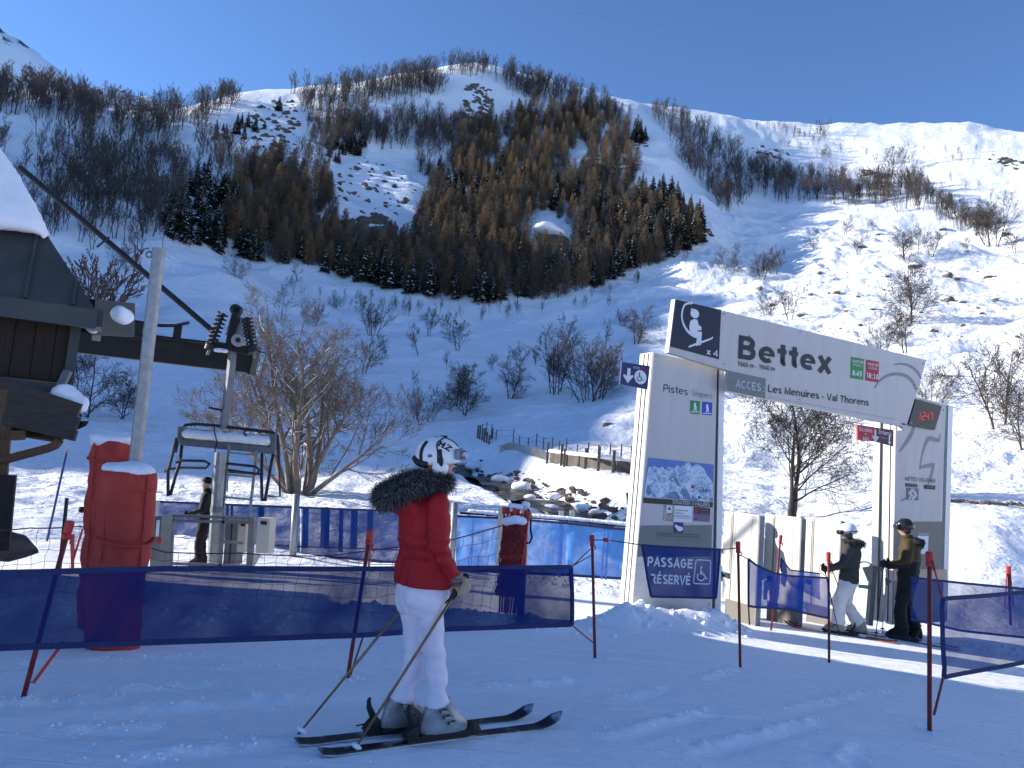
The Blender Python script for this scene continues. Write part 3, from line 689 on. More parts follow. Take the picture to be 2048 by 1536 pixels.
ZONES = [  # kind, count, height m, polygon of the feet, label
 ('bare', 300, 12.0, [(-60, 180), (60, 166), (300, 226), (410, 203), (640, 179), (640, 225), (480, 232), (300, 285), (150, 255), (-60, 215)], 'bare tree in the close row along the left ridge skyline'),
 ('bare', 330, 11.5, [(640, 180), (800, 154), (930, 132), (1000, 143), (1215, 208), (1240, 250), (1130, 235), (1000, 190), (870, 190), (640, 232)], 'bare tree in the row round the hilltop against the sky'),
 ('bare', 230, 11.5, [(60, 235), (330, 290), (640, 235), (700, 250), (720, 300), (640, 340), (540, 330), (420, 400), (330, 440), (180, 450), (80, 330)], 'bare tree in the thin wood on the shaded left flank'),
 ('bare', 80, 9.0, [(-40, 230), (80, 300), (200, 440), (320, 440), (340, 500), (240, 520), (60, 470), (-40, 330)], 'bare tree among scattered trunks above the snowy roof'),
 ('bare', 240, 10.0, [(640, 235), (880, 230), (960, 260), (900, 330), (880, 400), (850, 380), (730, 300)], 'bare tree in the grey wood under the hilltop'),
 ('bare', 70, 8.0, [(800, 380), (880, 390), (840, 470), (780, 470)], 'bare tree beside the rocky outcrop in the wood'),
 ('bare', 460, 10.5, [(1290, 215), (1345, 225), (1430, 275), (1500, 325), (1640, 360), (1840, 370), (1845, 425), (1800, 425), (1700, 410), (1560, 405), (1500, 395), (1470, 425), (1440, 430), (1340, 290)], 'bare tree in the dark band across the right slope'),
 ('bare', 60, 9.0, [(1840, 380), (1900, 410), (2000, 470), (1960, 480), (1870, 440)], 'bare tree in the loose end of the dark band at the right'),
 ('bare', 34, 6.0, [(1480, 245), (1560, 255), (1680, 285), (1690, 320), (1600, 325), (1540, 290)], 'small bare tree on the sunlit spur below the right crest'),
 ('bare', 24, 5.0, [(1700, 275), (1900, 290), (2040, 320), (2040, 420), (1850, 380), (1720, 330)], 'low bare bush on the sunlit slope under the right crest'),
 ('bare', 46, 4.0, [(600, 585), (950, 625), (1200, 590), (1390, 505), (1395, 520), (1210, 615), (950, 650), (640, 620)], 'bare shrub along the lower edge of the wood'),
 ('bare', 120, 8.0, [(670, 500), (950, 520), (1200, 500), (1390, 460), (1390, 500), (1200, 575), (950, 610), (670, 555)], 'bare tree mixed into the foot of the wood'),
 ('larch', 640, 9.0, [(1000, 235), (1190, 225), (1275, 250), (1290, 340), (1250, 390), (1100, 410), (960, 400), (890, 340), (930, 270)], 'brown larch in the upper part of the wood'),
 ('larch', 760, 9.5, [(880, 410), (1260, 400), (1395, 470), (1400, 498), (1200, 572), (1100, 602), (950, 606), (680, 558), (670, 470), (800, 440)], 'brown larch in the lower part of the wood'),
 ('larch', 290, 9.5, [(460, 380), (560, 325), (640, 350), (700, 450), (670, 545), (560, 530), (420, 480)], 'brown larch in the left lobe of the wood'),
 ('larch', 34, 7.0, [(600, 240), (720, 250), (700, 300), (610, 300)], 'brown larch among grey trees under the hilltop'),
 ('spruce', 90, 8.5, [(330, 410), (400, 370), (480, 380), (545, 540), (480, 525), (340, 480)], 'dark fir in the clump at the left tip of the wood'),
 ('spruce', 95, 8.5, [(680, 520), (950, 580), (1200, 545), (1280, 520), (1280, 540), (1200, 575), (950, 613), (670, 562)], 'dark fir at the lower edge of the wood'),
 ('spruce', 70, 8.5, [(830, 350), (1000, 340), (1170, 390), (1130, 430), (860, 420)], 'dark fir in the middle of the wood'),
 ('spruce', 150, 8.5, [(1180, 410), (1330, 395), (1405, 450), (1405, 500), (1270, 530), (1200, 480)], 'snow dusted fir in the right lobe of the wood'),
 ('spruce', 110, 8.0, [(460, 400), (700, 480), (880, 420), (1260, 400), (1395, 470), (1200, 572), (950, 606), (680, 558), (560, 530)], 'dark fir scattered among the brown larches'),
 ('spruce', 22, 7.0, [(650, 290), (730, 280), (720, 320), (660, 330)], 'snow dusted fir above the rocky outcrop'),
 ('spruce', 8, 8.0, [(1268, 270), (1295, 275), (1292, 296), (1266, 292)], 'dark fir in the small clump beside the right cliff'),
 ('spruce', 14, 6.0, [(420, 255), (450, 260), (560, 220), (555, 250), (440, 305)], 'dark fir by the upper left rocks'),
]
rng = random.Random(3); POOL = {'bare': [], 'larch': [], 'spruce': []}
for zi, (kind, cnt, hm, poly, lab) in enumerate(ZONES):
    xs = [p[0] for p in poly]; ys = [p[1] for p in poly]; pts = []; tries = 0
    while len(pts) < cnt and tries < cnt * 60:
        tries += 1
        x, y = rng.uniform(min(xs), max(xs)), rng.uniform(min(ys), max(ys))
        if not inpoly(x, y, poly) or (cnt > 24 and any(inpoly(x, y, h) for h in HOLES)): continue
        if kind == 'bare' and zi in (2, 3, 4) and rng.random() < 0.9 * (float(vnoise(np.array(x / 55.0), np.array(y / 55.0), 77)) + 0.42): continue
        pts.append((x, y))
    hp = hit([p[0] for p in pts], [p[1] for p in pts], 40)
    for p in hp:
        if np.isnan(p[0]) or math.hypot(p[0], p[1]) < 60: continue
        POOL[kind].append((math.hypot(p[0], p[1]), p, hm * (rng.uniform(0.72, 1.12) if kind == 'bare' else rng.uniform(0.5, 1.25)), rng.uniform(0, 6.28), lab, rng.uniform(0.85, 1.25)))
NAMES = {'bare': ('bare_tree', 245, 'bare trees of the hillside wood'), 'larch': ('larch_tree', 300, 'brown larches of the wood'), 'spruce': ('fir_tree', 300, 'dark firs of the wood')}
for kind, pool in POOL.items():
    nm, keep, grp = NAMES[kind]
    pool.sort(key=lambda q: q[0] / q[2])
    for i, (r, p, h, rz, lab, wd) in enumerate(pool[:keep]):
        o = bpy.data.objects.new(nm, FME[kind][i % len(FME[kind])]); COL.objects.link(o)
        o.location = (p[0], p[1], p[2] - 0.1); o.rotation_euler = (0, 0, rz); o.scale = (h * wd, h * wd, h)
        tag(o, lab, 'tree', 'all like this: ' + lab)
    rest = pool[keep:]
    if rest:
        AV, AF, AM = [], [], []; off = 0
        for i, (r, p, h, rz, lab, wd) in enumerate(rest):
            v, f, m = FK[kind][i % len(FK[kind])]
            c, s = math.cos(rz), math.sin(rz)
            w = np.stack([(v[:, 0] * c - v[:, 1] * s) * h * wd + p[0], (v[:, 0] * s + v[:, 1] * c) * h * wd + p[1], v[:, 2] * h + p[2] - 0.1], 1)
            AV.append(w); AF.append(f + off); AM.append(m); off += len(v)
        o = link_mesh({'bare': 'bare_woodland', 'larch': 'larch_woodland', 'spruce': 'fir_woodland'}[kind], np_mesh(np.concatenate(AV), np.concatenate(AF), np.concatenate(AM)), FM[kind], kind='stuff')
        o['label'] = {'bare': 'far bare trees of the hillside', 'larch': 'far brown larches of the hillside', 'spruce': 'far dark firs of the hillside'}[kind]
# ---- rocks: outcrops and boulders on the slopes
ROCK = mat('rock', (0.16, 0.125, 0.10), 0.9, col2=(0.06, 0.05, 0.045), scale=1.2, bump=0.6, bscale=5)
def rock_mesh(seed, flat=0.6):
    bm = bmesh.new(); bmesh.ops.create_icosphere(bm, subdivisions=2, radius=1.0); rg = random.Random(seed)
    pl = [(Vector((rg.uniform(-1, 1), rg.uniform(-1, 1), rg.uniform(-1, 1))).normalized(), rg.uniform(0.45, 0.85)) for _ in range(9)]
    for v in bm.verts:
        for n, d in pl:
            e = v.co.dot(n) - d
            if e > 0: v.co -= n * e
        v.co.z *= flat
    me = bpy.data.meshes.new('mesh'); bm.to_mesh(me); bm.free(); return me
RM = [rock_mesh(i, 0.65) for i in range(6)]
SM = [rock_mesh(40 + i, 0.65) for i in range(3)]
for m in RM: m.materials.append(ROCK)
for m in SM: m.materials.append(SNOWCAP); m.polygons.foreach_set('use_smooth', [True] * len(m.polygons))
def boulder(px, py, wpx, lab, snow=True, asp=0.6, rmin=15):
    p = hit([px], [py], rmin)[0]
    if np.isnan(p[0]): return
    r = math.hypot(p[0], p[1]); s = wpx / 2 * r / FOC
    root = thing('boulder', lab, 'boulder', (p[0], p[1], p[2]), 'boulders poking out of the snow')
    ORG[root.name] = Vector((0, 0, 0)); root.rotation_euler = (0, 0, (px * 0.7) % 6.28)
    o = bpy.data.objects.new('stone', RM[int(px) % 6]); COL.objects.link(o); o.parent = root; o.scale = (s, s * 0.8, s * asp * 1.5)
    if snow:
        o = bpy.data.objects.new('snow_cap', SM[int(px) % 3]); COL.objects.link(o); o.parent = root; k = .86 if wpx > 60 else 1; o.scale = (s * 1.02 * k, s * 0.85 * k, s * asp * 0.9 * k); o.location = (0, 0.12 * s, s * asp * (0.75 if wpx > 60 else 0.55))
B = [(1640, 548, 18, 'dark boulder right below the slender lone tree'), (1518, 578, 22, 'boulder under the wide bare clump on the right slope'), (1672, 586, 20, 'boulder in the sun left of the solitary round tree'),
     (1600, 632, 26, 'flat boulder just above the sign name'), (1722, 495, 20, 'boulder beside the small bare tree on the right slope'), (1755, 470, 14, 'small stone under the dark tree band'),
     (1895, 552, 26, 'left one of two boulders right of the solitary round tree'), (1915, 558, 18, 'right one of two boulders right of the solitary round tree'), (1975, 555, 24, 'boulder near the right edge level with the two boulders'),
     (1895, 602, 34, 'larger boulder right below the solitary round tree'), (1925, 606, 22, 'boulder beside the larger one right of the round tree'), (1700, 625, 30, 'long flat boulder above the sign'),
     (1750, 620, 22, 'boulder between long flat one and round tree'), (1885, 460, 20, 'dark stone below the loose band end'), (1622, 592, 22, 'boulder right of the lone flat one above the sign'),
     (2010, 470, 22, 'dark stone near right edge under ridge'), (1830, 535, 30, 'boulder behind the solitary round tree'), (1215, 850, 26, 'dark log like stone on the terrace left of the pillar'),
     (1990, 600, 18, 'small boulder near the right edge of the sunlit slope'), (1545, 610, 16, 'small stone above the sign skier picture'), (1120, 1015, 14, 'stone in the stream')]
for b in B: boulder(*b)
boulder(1098, 492, 92, 'great snow topped boulder in the middle of the wood', True, 0.85, 60)
# outcrops: many flat ledges of rock
def outcrop(name, poly, n, smin, smax, lab, seed):
    rg = random.Random(seed); mb = MB(); xs = [p[0] for p in poly]; ys = [p[1] for p in poly]; pts = []
    while len(pts) < n:
        x, y = rg.uniform(min(xs), max(xs)), rg.uniform(min(ys), max(ys))
        if inpoly(x, y, poly): pts.append((x, y))
    for p in hit([q[0] for q in pts], [q[1] for q in pts], 60):
        if np.isnan(p[0]): continue
        s = math.exp(rg.uniform(math.log(smin), math.log(smax)))
        me = RM[rg.randrange(6)]; a = rg.uniform(-0.5, 0.5); c, q = math.cos(a), math.sin(a)
        vs = [(p[0] + (v.co.x * c - v.co.y * q) * s * 1.35, p[1] + (v.co.x * q + v.co.y * c) * s * .8, p[2] + v.co.z * s * 1.35 + (v.co.x * s * .4 * (1 if a > 0 else -1))) for v in me.vertices]
        mb.add(vs, [tuple(f.vertices) for f in me.polygons])
    mb.build(name, ROCK, kind='stuff', label=lab, fixn=False)
outcrop('rock_outcrop', [(690, 440), (770, 430), (800, 485), (755, 505), (695, 485)], 130, 0.6, 2.3, 'broken dark rock face in the snow gap of the wood', 1)
outcrop('rock_outcrop', [(660, 360), (730, 310), (840, 370), (800, 440), (690, 420)], 80, 0.3, 1.2, 'scattered ledges above the broken rock face', 2)
outcrop('rock_outcrop', [(520, 200), (600, 205), (600, 290), (470, 300)], 80, 0.4, 1.7, 'rock ledges on the upper left knoll', 3)
outcrop('rock_outcrop', [(930, 165), (990, 180), (970, 235), (910, 240), (930, 200)], 50, 0.5, 1.9, 'rock ledges under the hilltop', 4)
outcrop('rock_outcrop', [(1335, 370), (1420, 455), (1425, 475), (1370, 430)], 60, 0.4, 1.5, 'rock ledges along the right edge of the wood', 5)
outcrop('rock_outcrop', [(1255, 260), (1290, 260), (1300, 300), (1260, 300)], 18, 0.4, 1.2, 'rock ledges on the small right cliff', 6)
outcrop('rock_outcrop', [(1530, 290), (1600, 305), (1560, 318), (1490, 300)], 20, 0.4, 1.4, 'rock ledges on the sunlit right spur', 7)
outcrop('rock_outcrop', [(1720, 340), (1810, 355), (1790, 362), (1730, 352)], 24, 0.5, 1.6, 'long dark ledge below the right crest', 8)
outcrop('rock_outcrop', [(1960, 300), (2060, 330), (2060, 350), (1990, 330)], 22, 0.5, 1.8, 'rocks at the right end of the crest', 9)
outcrop('rock_outcrop', [(1400, 560), (2048, 520), (2048, 680), (1500, 660)], 60, 0.12, 0.4, 'small stones strewn over the sunlit right slope', 10)
# ================================================================== lift station, chairlift, red pads (left side)
M_ROOF = mat('roof_metal', (0.045, 0.050, 0.050), 0.55, var=0.3, scale=1.6, bump=0.15, bscale=8)
M_DARK = mat('dark_steel', (0.030, 0.033, 0.037), 0.5, var=0.25, scale=4, metal=0.3)
M_BLACK = mat('black_rubber', (0.012, 0.012, 0.013), 0.6, var=0.2)
M_GALV = mat('galvanised_steel', (0.36, 0.37, 0.37), 0.48, metal=0.55, col2=(0.24, 0.25, 0.25), scale=14, bump=0.1)
M_GREY = mat('grey_steel', (0.16, 0.17, 0.18), 0.55, metal=0.3, var=0.2, scale=6)
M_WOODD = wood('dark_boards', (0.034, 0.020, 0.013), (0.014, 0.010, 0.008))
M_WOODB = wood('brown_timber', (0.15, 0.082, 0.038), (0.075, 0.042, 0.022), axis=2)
M_WOODG = wood('weathered_boards', (0.060, 0.047, 0.038), (0.032, 0.026, 0.022), axis=0)
M_RED = mat('red_padding', (0.50, 0.058, 0.036), 0.78, col2=(0.38, 0.036, 0.028), scale=7, bump=0.7, bscale=9)
M_REDP = mat('red_plastic', (0.50, 0.035, 0.028), 0.45, var=0.15, scale=20)
M_REDD = mat('dark_red_pole', (0.20, 0.022, 0.022), 0.45, var=0.2, scale=20)
M_BLUEP = mat('blue_pole', (0.02, 0.05, 0.24), 0.5)
M_BEIGE = mat('beige_casing', (0.50, 0.45, 0.37), 0.5, var=0.06)
def pt(px, py, Y): return P(px, py, Y)
def flat(mb, pix, Y, ex, mi=0): mb.prism([P(a, b, Y) for a, b in pix], ex, mi); return mb
def snow_lump(name, parent, pts, r, label=None, seed=0, zs=1.0):
    """soft heap of snow along a polyline"""
    mb = MB(); pts = [Vector(p) for p in pts]
    for i in range(len(pts) - 1 or 1):
        a, b = pts[i], pts[min(i + 1, len(pts) - 1)]
        n = max(1, int((b - a).length / (r * 0.55)))
        for k in range(n + 1): mb.ball(a.lerp(b, k / max(1, n)), (r * 1.1, r * 1.1, r * zs), 12, 8)
    return soft(name, mb, SNOWCAP, parent, r * 0.16, 4, label, seed, r * 0.22)
def soft(name, mb, mats, parent=None, voxel=0.03, smooth=4, label=None, seed=0, disp=0.0, dscale=None, kind=None):
    me = remesh(mb, voxel, smooth, ORG[parent.name] if parent is not None else None)
    if disp:
        n = len(me.vertices); co = np.empty(n * 3, np.float32); me.vertices.foreach_get('co', co); co = co.reshape(-1, 3)
        no = np.empty(n * 3, np.float32); me.vertices.foreach_get('normal', no); no = no.reshape(-1, 3)
        s = dscale or disp * 6
        d = fbm((co[:, 0] + co[:, 2] * 0.7) / s + seed * 3.3, (co[:, 1] - co[:, 2] * 0.6) / s, 3, seed + 5)
        co += no * (d * disp)[:, None]
        me.vertices.foreach_set('co', co.ravel()); me.update()
    return link_mesh(name, me, mats, parent, kind, label)
def remesh(mb, voxel, smooth=4, org=None):
    me = mb.mesh(org); o = bpy.data.objects.new('tmp', me); COL.objects.link(o)
    m = o.modifiers.new('r', 'REMESH'); m.mode = 'VOXEL'; m.voxel_size = voxel; m.use_smooth_shade = True
    if smooth:
        m = o.modifiers.new('s', 'SMOOTH'); m.factor = 0.5; m.iterations = smooth
    dg = bpy.context.evaluated_depsgraph_get()
    out = bpy.data.meshes.new_from_object(o.evaluated_get(dg))
    bpy.data.objects.remove(o); bpy.data.meshes.remove(me)
    out.polygons.foreach_set('use_smooth', [True] * len(out.polygons)); out.update()
    return out
# ---- station building
E1, E2, EZ = V(.88, .475, 0), V(-.475, .88, 0), V(0, 0, 1)
SF = 0.75
e1, e2, ez = E1 * SF, E2 * SF, EZ * SF
def ps(px, py, Y): return P(px, py, Y * SF)
B0 = P(190, 618, 13.6 * SF)
st = thing('lift_station', 'dark timber lift station with steep snow laden roof at the left edge', 'building', (B0.x, B0.y, HF(B0.x, B0.y)))
HW, HH = 3.0, 4.25
T0 = B0 - e1 * HW + e2 * 0.7 * HW + ez * HH
LEN = 17.0
roof = MB()
A0 = B0 - e1 * LEN; T1 = T0 - e1 * (LEN - HW); B2 = B0 + e2 * 0.85 * HW; A2 = A0 + e2 * 0.85 * HW
th = ez * -0.16
roof.prism([A0, B0, T0, T1], th); roof.prism([B0 + e1 * .003, B2 + e1 * .003, T0 + e1 * .003], th); roof.prism([B2 + e2 * .003, A2 + e2 * .003, T1 + e2 * .003, T0 + e2 * .003], th)
ro = roof.build('roof', M_ROOF, st)
fn = (T0 - B0).cross(E1).normalized();
if fn.y > 0: fn = -fn
slope = ((B0 - e1 * HW) - T0); slope = (T0 - (B0 - e1 * HW))
for k in range(20):
    a = B0 - e1 * (0.35 + k * 0.72); hh = min(1.0, (0.35 + k * 0.72) / HW)
    m = MB(); m.beam(a + fn * 0.02, a + slope * hh * 0.999 + fn * 0.02, 0.035, 0.05, fn); m.build('roof_seam', M_ROOF, ro)
m = MB(); m.beam(A0 - ez * .20 - e2 * .05, B0 - ez * .20 - e2 * .05 + e1 * .05, 0.25, 0.10, -e2); m.build('fascia', M_ROOF, st)
m = MB(); m.beam(B0 + e1 * .07 - ez * .15, B2 + e1 * .07 - ez * .15, 0.24, 0.12, e1); m.build('fascia', M_ROOF, st)
# dark walls under the roof
wl = MB(); wo = B0 - e1 * 0.25 + e2 * 0.55
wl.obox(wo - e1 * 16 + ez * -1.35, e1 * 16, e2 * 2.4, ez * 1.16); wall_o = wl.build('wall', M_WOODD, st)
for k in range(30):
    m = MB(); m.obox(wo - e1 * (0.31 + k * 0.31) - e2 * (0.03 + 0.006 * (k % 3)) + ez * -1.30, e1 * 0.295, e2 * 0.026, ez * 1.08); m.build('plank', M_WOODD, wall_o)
m = MB(); m.obox(wo - e1 * 0.10 - e2 * 0.12 - ez * 1.42, e1 * 0.16, e2 * 0.16, ez * 1.25); m.build('corner_post', M_ROOF, st)
m = MB(); m.obox(wo - e1 * 10 - e2 * 0.10 - ez * 1.55, e1 * 10.0, e2 * 0.14, ez * 0.18); m.build('sill_beam', M_ROOF, st)
# drive housing underneath: slats narrowing down
for k in range(3):
    m = MB(); m.obox(wo - e1 * (8 + 0) + e1 * (-0.12 - 0.10 * k) - e2 * 0.02 * k - ez * (1.74 + k * 0.20), e1 * 7.8, e2 * 0.2, ez * 0.165); m.build('slat', M_WOODD, st)
m = MB(); m.beam(ps(136, 742, 13.75), ps(108, 800, 13.6), 0.10, 0.06); m.build('metal_strip', M_GREY, st)
m = MB(); m.beam(ps(103, 790, 13.5), ps(90, 856, 13.45), 0.20, 0.16); m.build('dark_box', M_BLACK, st)
snow_lump('snow_strip', st, [ps(114, 790, 13.42), ps(112, 838, 13.42), ps(92, 856, 13.40)], 0.022)
# low side roof made of boards
for k, (p, q, h) in enumerate((((-120, 735), (158, 824), .215), ((-120, 775), (156, 850), .20), ((-110, 812), (152, 872), .135))):
    m = MB(); m.beam(ps(*p, 12.9), ps(*q, 13.2), h, 0.05 + 0.01 * k, -e2); m.build('board', M_WOODG, st)
m = MB(); m.prism([ps(-100, 850, 12.9), ps(116, 886, 13.2), ps(140, 872, 13.7), ps(-60, 840, 13.5)], ez * 0.03); m.build('soffit', M_WOODB, st)
snow_lump('snow_heap', st, [ps(128, 786, 13.4), ps(140, 796, 13.4), ps(153, 808, 13.4)], 0.135, seed=3)
m = MB(); m.prism([ps(153, 842, 13.3), ps(178, 842, 13.3), ps(172, 852, 13.3), ps(152, 860, 13.3)], e2 * 0.9); m.build('gutter', M_DARK, st)
m = MB(); m.tube([ps(119, 880, 13.1), ps(112, 890, 13.1), ps(95, 897, 13.1), ps(12, 919, 13.0), ps(-30, 928, 13.0)], 0.055, 10); m.build('downpipe', M_WOODB, st)
m = MB(); m.beam(ps(8, 780, 13.1), ps(-14, 1090, 13.1), 0.21, 0.21, -e2); m.build('post', M_WOODB, st)
m = MB(); m.beam(ps(6, 950, 12.8), ps(-8, 1100, 12.8), 0.28, 0.25, -e2); m.build('post_casing', M_WOODD, st)
m = MB(); m.tube([ps(33, 862, 13.0), ps(33, 880, 13.0)], 0.10, 10); m.build('rafter_end', M_WOODB, st)
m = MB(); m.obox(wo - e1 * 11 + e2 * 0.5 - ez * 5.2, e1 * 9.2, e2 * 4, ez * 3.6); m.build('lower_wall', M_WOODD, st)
# snow lying on the roof
def roof_snow():
    rings = []
    nu = 130
    for i in range(nu + 1):
        u = 16.6 - (16.6 + 0.06) * i / nu
        # lower edge of the snow and hip limit on this line
        wob = 0.16 * float(vnoise(np.array(u * 1.3), np.array(0.3), 5)) + 0.22 * float(vnoise(np.array(u * 0.45), np.array(2.3), 6))
        v0 = 0.27 + wob * 0.30
        v1 = 1.03
        top = min(v1, max(0.0, (u + 0.06) / HW) + 0.01)
        v0 = min(v0, top)
        base = B0 - e1 * u
        taper = min(1.0, max(0.02, (top - v0) / 0.15))
        th_ = (0.36 + 0.2 * wob) * taper
        prof = [(0.0, 0.0), (-0.010, .35), (0.0, .8), (0.03, 1.0), (0.25, 1.06), (0.6, 1.0), (1.0, .9), (1.0, 0.0)]
        rings.append([base + slope * (v0 + (top - v0) * a) + fn * (0.03 + th_ * b * SF) for a, b in prof])
    mb = MB(); mb.loft(rings); return soft('snow_cap', mb, SNOWCAP, st, 0.09, 6, seed=2, disp=0.10, dscale=0.7)
roof_snow()
snow_lump('snow_heap', st, [ps(212, 628, 14.8), ps(238, 630, 14.9)], 0.175, seed=8, zs=0.85)
snow_lump('snow_heap', st, [ps(183, 640, 14.3), ps(184, 654, 14.3)], 0.09, seed=9)
m = MB(); m.beam(ps(182, 634, 14.4), ps(262, 640, 15.2), 0.16, 0.5, ez); m.build('bracket', M_ROOF, st)
# unseen upper block, added beyond the left edge to shade the foreground
m = MB(); o_ = B0 - e1 * 17 + e2 * 0.6
m.obox(o_, e1 * 11, e2 * 3.2, ez * 7.2); m.build('wall', M_WOODD, st)
m = MB(); q_ = o_ - e2 * 0.5 - e1 * 0.4 + ez * 7.2
m.prism([q_, q_ + e2 * 4.2, q_ + e2 * 2.1 + ez * 1.6], e1 * 11.8); m.build('roof', SNOWCAP, st)
# ---- boulder at the foot of the station
o = link_mesh('stone', rock_mesh(91, 0.6), ROCK); o.location = P(22, 1092, 10.6); o.scale = (0.42, 0.34, 0.36)
tag(o, 'dark boulder on the snow below the station post at the left edge', 'boulder')
# ---- guide beam with channel, guide tube, cable grip
bm_ = thing('guide_beam', 'long dark steel beam reaching out from the station towards the chair', 'beam', P(330, 690, 15.6))
def pbeam(name, a, b, w, h, Ya, Yb, mats, parent, up=EZ):
    m = MB(); m.beam(P(*a, Ya), P(*b, Yb), w, h, up); return m.build(name, mats, parent)
pbeam('beam', (60, 668), (508, 721), 0.22, 0.54, 15.6, 15.6, M_DARK, bm_)
pbeam('flange', (150, 659), (420, 690), 0.34, 0.03, 15.58, 15.58, M_DARK, bm_)
pbeam('end_plate', (506, 721), (511, 722), 0.34, 0.60, 15.6, 15.6, M_BLACK, bm_)
m = MB(); m.tube([P(252, 640, 15.5), P(320, 651, 15.5), P(350, 651, 15.5), P(378, 645, 15.5)], 0.035, 8); m.build('rail', M_DARK, bm_)
for a, b in (((264, 645), (262, 675)), ((357, 650), (352, 686))):
    pbeam('upright', a, b, 0.16, 0.03, 15.5, 15.5, M_DARK, bm_, V(0, 1, 0))
pbeam('plate', (245, 660), (285, 664), 0.02, 0.36, 15.45, 15.45, M_DARK, bm_)
snow_lump('snow_cap', bm_, [P(258, 672, 15.5), P(290, 677, 15.5)], 0.035)
gt = thing('guide_tube', 'slanting dark tube running from the snowy roof down to the springs', 'tube', P(260, 530, 15.4))
m = MB(); m.tube([P(40, 335, 15.2), P(250, 512, 15.35), P(428, 664, 15.45)], 0.058, 10); m.build('tube', M_DARK, gt)
m = MB(); m.tube([P(194, 494, 15.2), P(219, 474, 15.3)], 0.022, 6); m.build('cross_pin', M_DARK, gt)
# chair with grip: springs, hanger, bench
chair = thing('chairlift_chair', 'grey four seat chairlift chair with snow on its bench and raised bars', 'chairlift chair', P(455, 880, 15.0))
YC = 15.0
m = MB(); m.tube([P(468, 645, YC), P(463, 730, YC), P(447, 858, YC)], 0.088, 4); hg = m.build('hanger', M_GREY, chair)
gr = MB(); gr.beam(P(473, 627, YC - .02), P(458, 700, YC - .02), 0.13, 0.16, V(0, 1, 0)); grip = gr.build('grip', M_BLACK, chair)
def disc(mb, c, r, t, n=20, mi=0):
    mb.tube([c - V(0, t / 2, 0), c + V(0, t / 2, 0)], r, n, mi=mi); return mb
m = MB(); disc(m, P(473, 620, YC - .08), 0.105, 0.16); m.build('eye', M_BLACK, grip)
m = MB(); m.tube([P(473, 620, YC - .18) + V(0.078 * math.cos(a), 0, 0.078 * math.sin(a)) for a in np.linspace(0, 6.283, 17)[:-1]], 0.024, 6, close=True); m.build('eye_ring', M_DARK, grip)
m = MB(); disc(m, P(476, 681, YC - .16), 0.118, 0.1); m.build('roller', mat('pale_metal', (0.42, 0.42, 0.40), 0.5, metal=0.2), grip)
m = MB(); disc(m, P(476, 680, YC - .24), 0.048, 0.03); m.build('roller_hub', M_BLACK, grip)
for a, b in (((446, 626), (422, 690)), ((494, 635), (505, 695))):
    c0, c1_ = P(*a, YC - .03), P(*b, YC - .03); pts = []
    x, y, z = frame_from(c1_ - c0)
    for k in range(8 * 14 + 1):
        t = k / (8 * 14); an = k / 14 * 6.283
        pts.append(c0.lerp(c1_, t) + (x * math.cos(an) + y * math.sin(an)) * 0.098)
    m = MB(); m.tube(pts, 0.016, 6); m.build('spring', M_BLACK, grip)
    m = MB(); m.tube([c0, c1_], 0.045, 8); m.build('spring_rod', M_DARK, grip)
    m = MB(); m.tube([c1_, c1_ + (c1_ - c0).normalized() * 0.10], 0.10, 12); m.build('spring_seat', M_DARK, grip)
    m = MB(); m.tube([c1_ + (c1_ - c0).normalized() * 0.10, c1_ + (c1_ - c0).normalized() * 0.21], 0.032, 8); m.build('bolt', mat('olive_metal', (0.22, 0.22, 0.10), 0.5), grip)
m = MB(); m.beam(P(432, 690, YC), P(500, 703, YC), 0.16, 0.14, EZ); m.build('jaw', M_BLACK, grip)
m = MB(); m.prism([P(462, 632, YC + .10), P(488, 636, YC + .10), P(512, 660, YC + .10), P(512, 676, YC + .10), P(450, 670, YC + .10)], V(0, .03, 0)); m.build('guard_plate', mat('plate_grey', (0.5, 0.52, 0.55), 0.5), grip)
snow_lump('snow_heap', grip, [P(432, 700, YC - .1), P(452, 702, YC - .1)], 0.04); 
for a, b in (((374, 683), (412, 688)), ((505, 700), (532, 706))):
    m = MB(); m.tube([P(*a, YC), P(*b, YC)], [0.008, 0.03] if a[0] < 400 else [0.03, 0.008], 6); m.build('grip_fin', M_BLACK, grip)
def ptube(name, pix, r, parent, mats=M_DARK, Y=YC, n=8, dy=None):
    m = MB(); m.tube([P(a, b, Y + (dy[i] if dy else 0)) for i, (a, b) in enumerate(pix)], r, n); return m.build(name, mats, parent)
ptube('bench_frame', [(351, 905), (356, 880), (362, 860), (371, 850), (390, 848), (429, 851), (500, 859), (546, 865), (555, 872), (557, 890), (558, 930)], 0.030, chair)
pbeam('bench_beam', (364, 884), (552, 902), 0.20, 0.13, YC, YC, M_GREY, chair)
for a, b in (((366, 854), (364, 884)), ((549, 868), (549, 900))): pbeam('bench_end', a, b, 0.10, 0.22, YC, YC, M_GREY, chair, V(0, 1, 0))
pbeam('bench_back', (366, 868), (550, 884), 0.03, 0.24, YC + .14, YC + .14, M_GREY, chair)
snow_lump('bench_snow', chair, [P(376, 868, YC - .02), P(412, 872, YC - .02), P(458, 875, YC - .02), P(502, 879, YC - .02), P(536, 882, YC - .02)], 0.105, seed=2, zs=1.0)
ptube('safety_bar', [(352, 876), (346, 905), (340, 928), (330, 944)], 0.030, chair, dy=[0, -.1, -.2, -.3])
ptube('armrest', [(352, 925), (366, 921), (410, 922), (419, 928), (412, 936), (366, 935), (340, 938)], 0.026, chair, dy=[-.3, -.3, -.25, -.2, -.15, -.1, -.1])
ptube('footrest_bar', [(364, 890), (360, 925), (350, 955), (341, 990), (336, 992), (336, 940), (340, 930)], 0.030, chair, dy=[0, -.2, -.35, -.5, -.5, -.4, -.3])
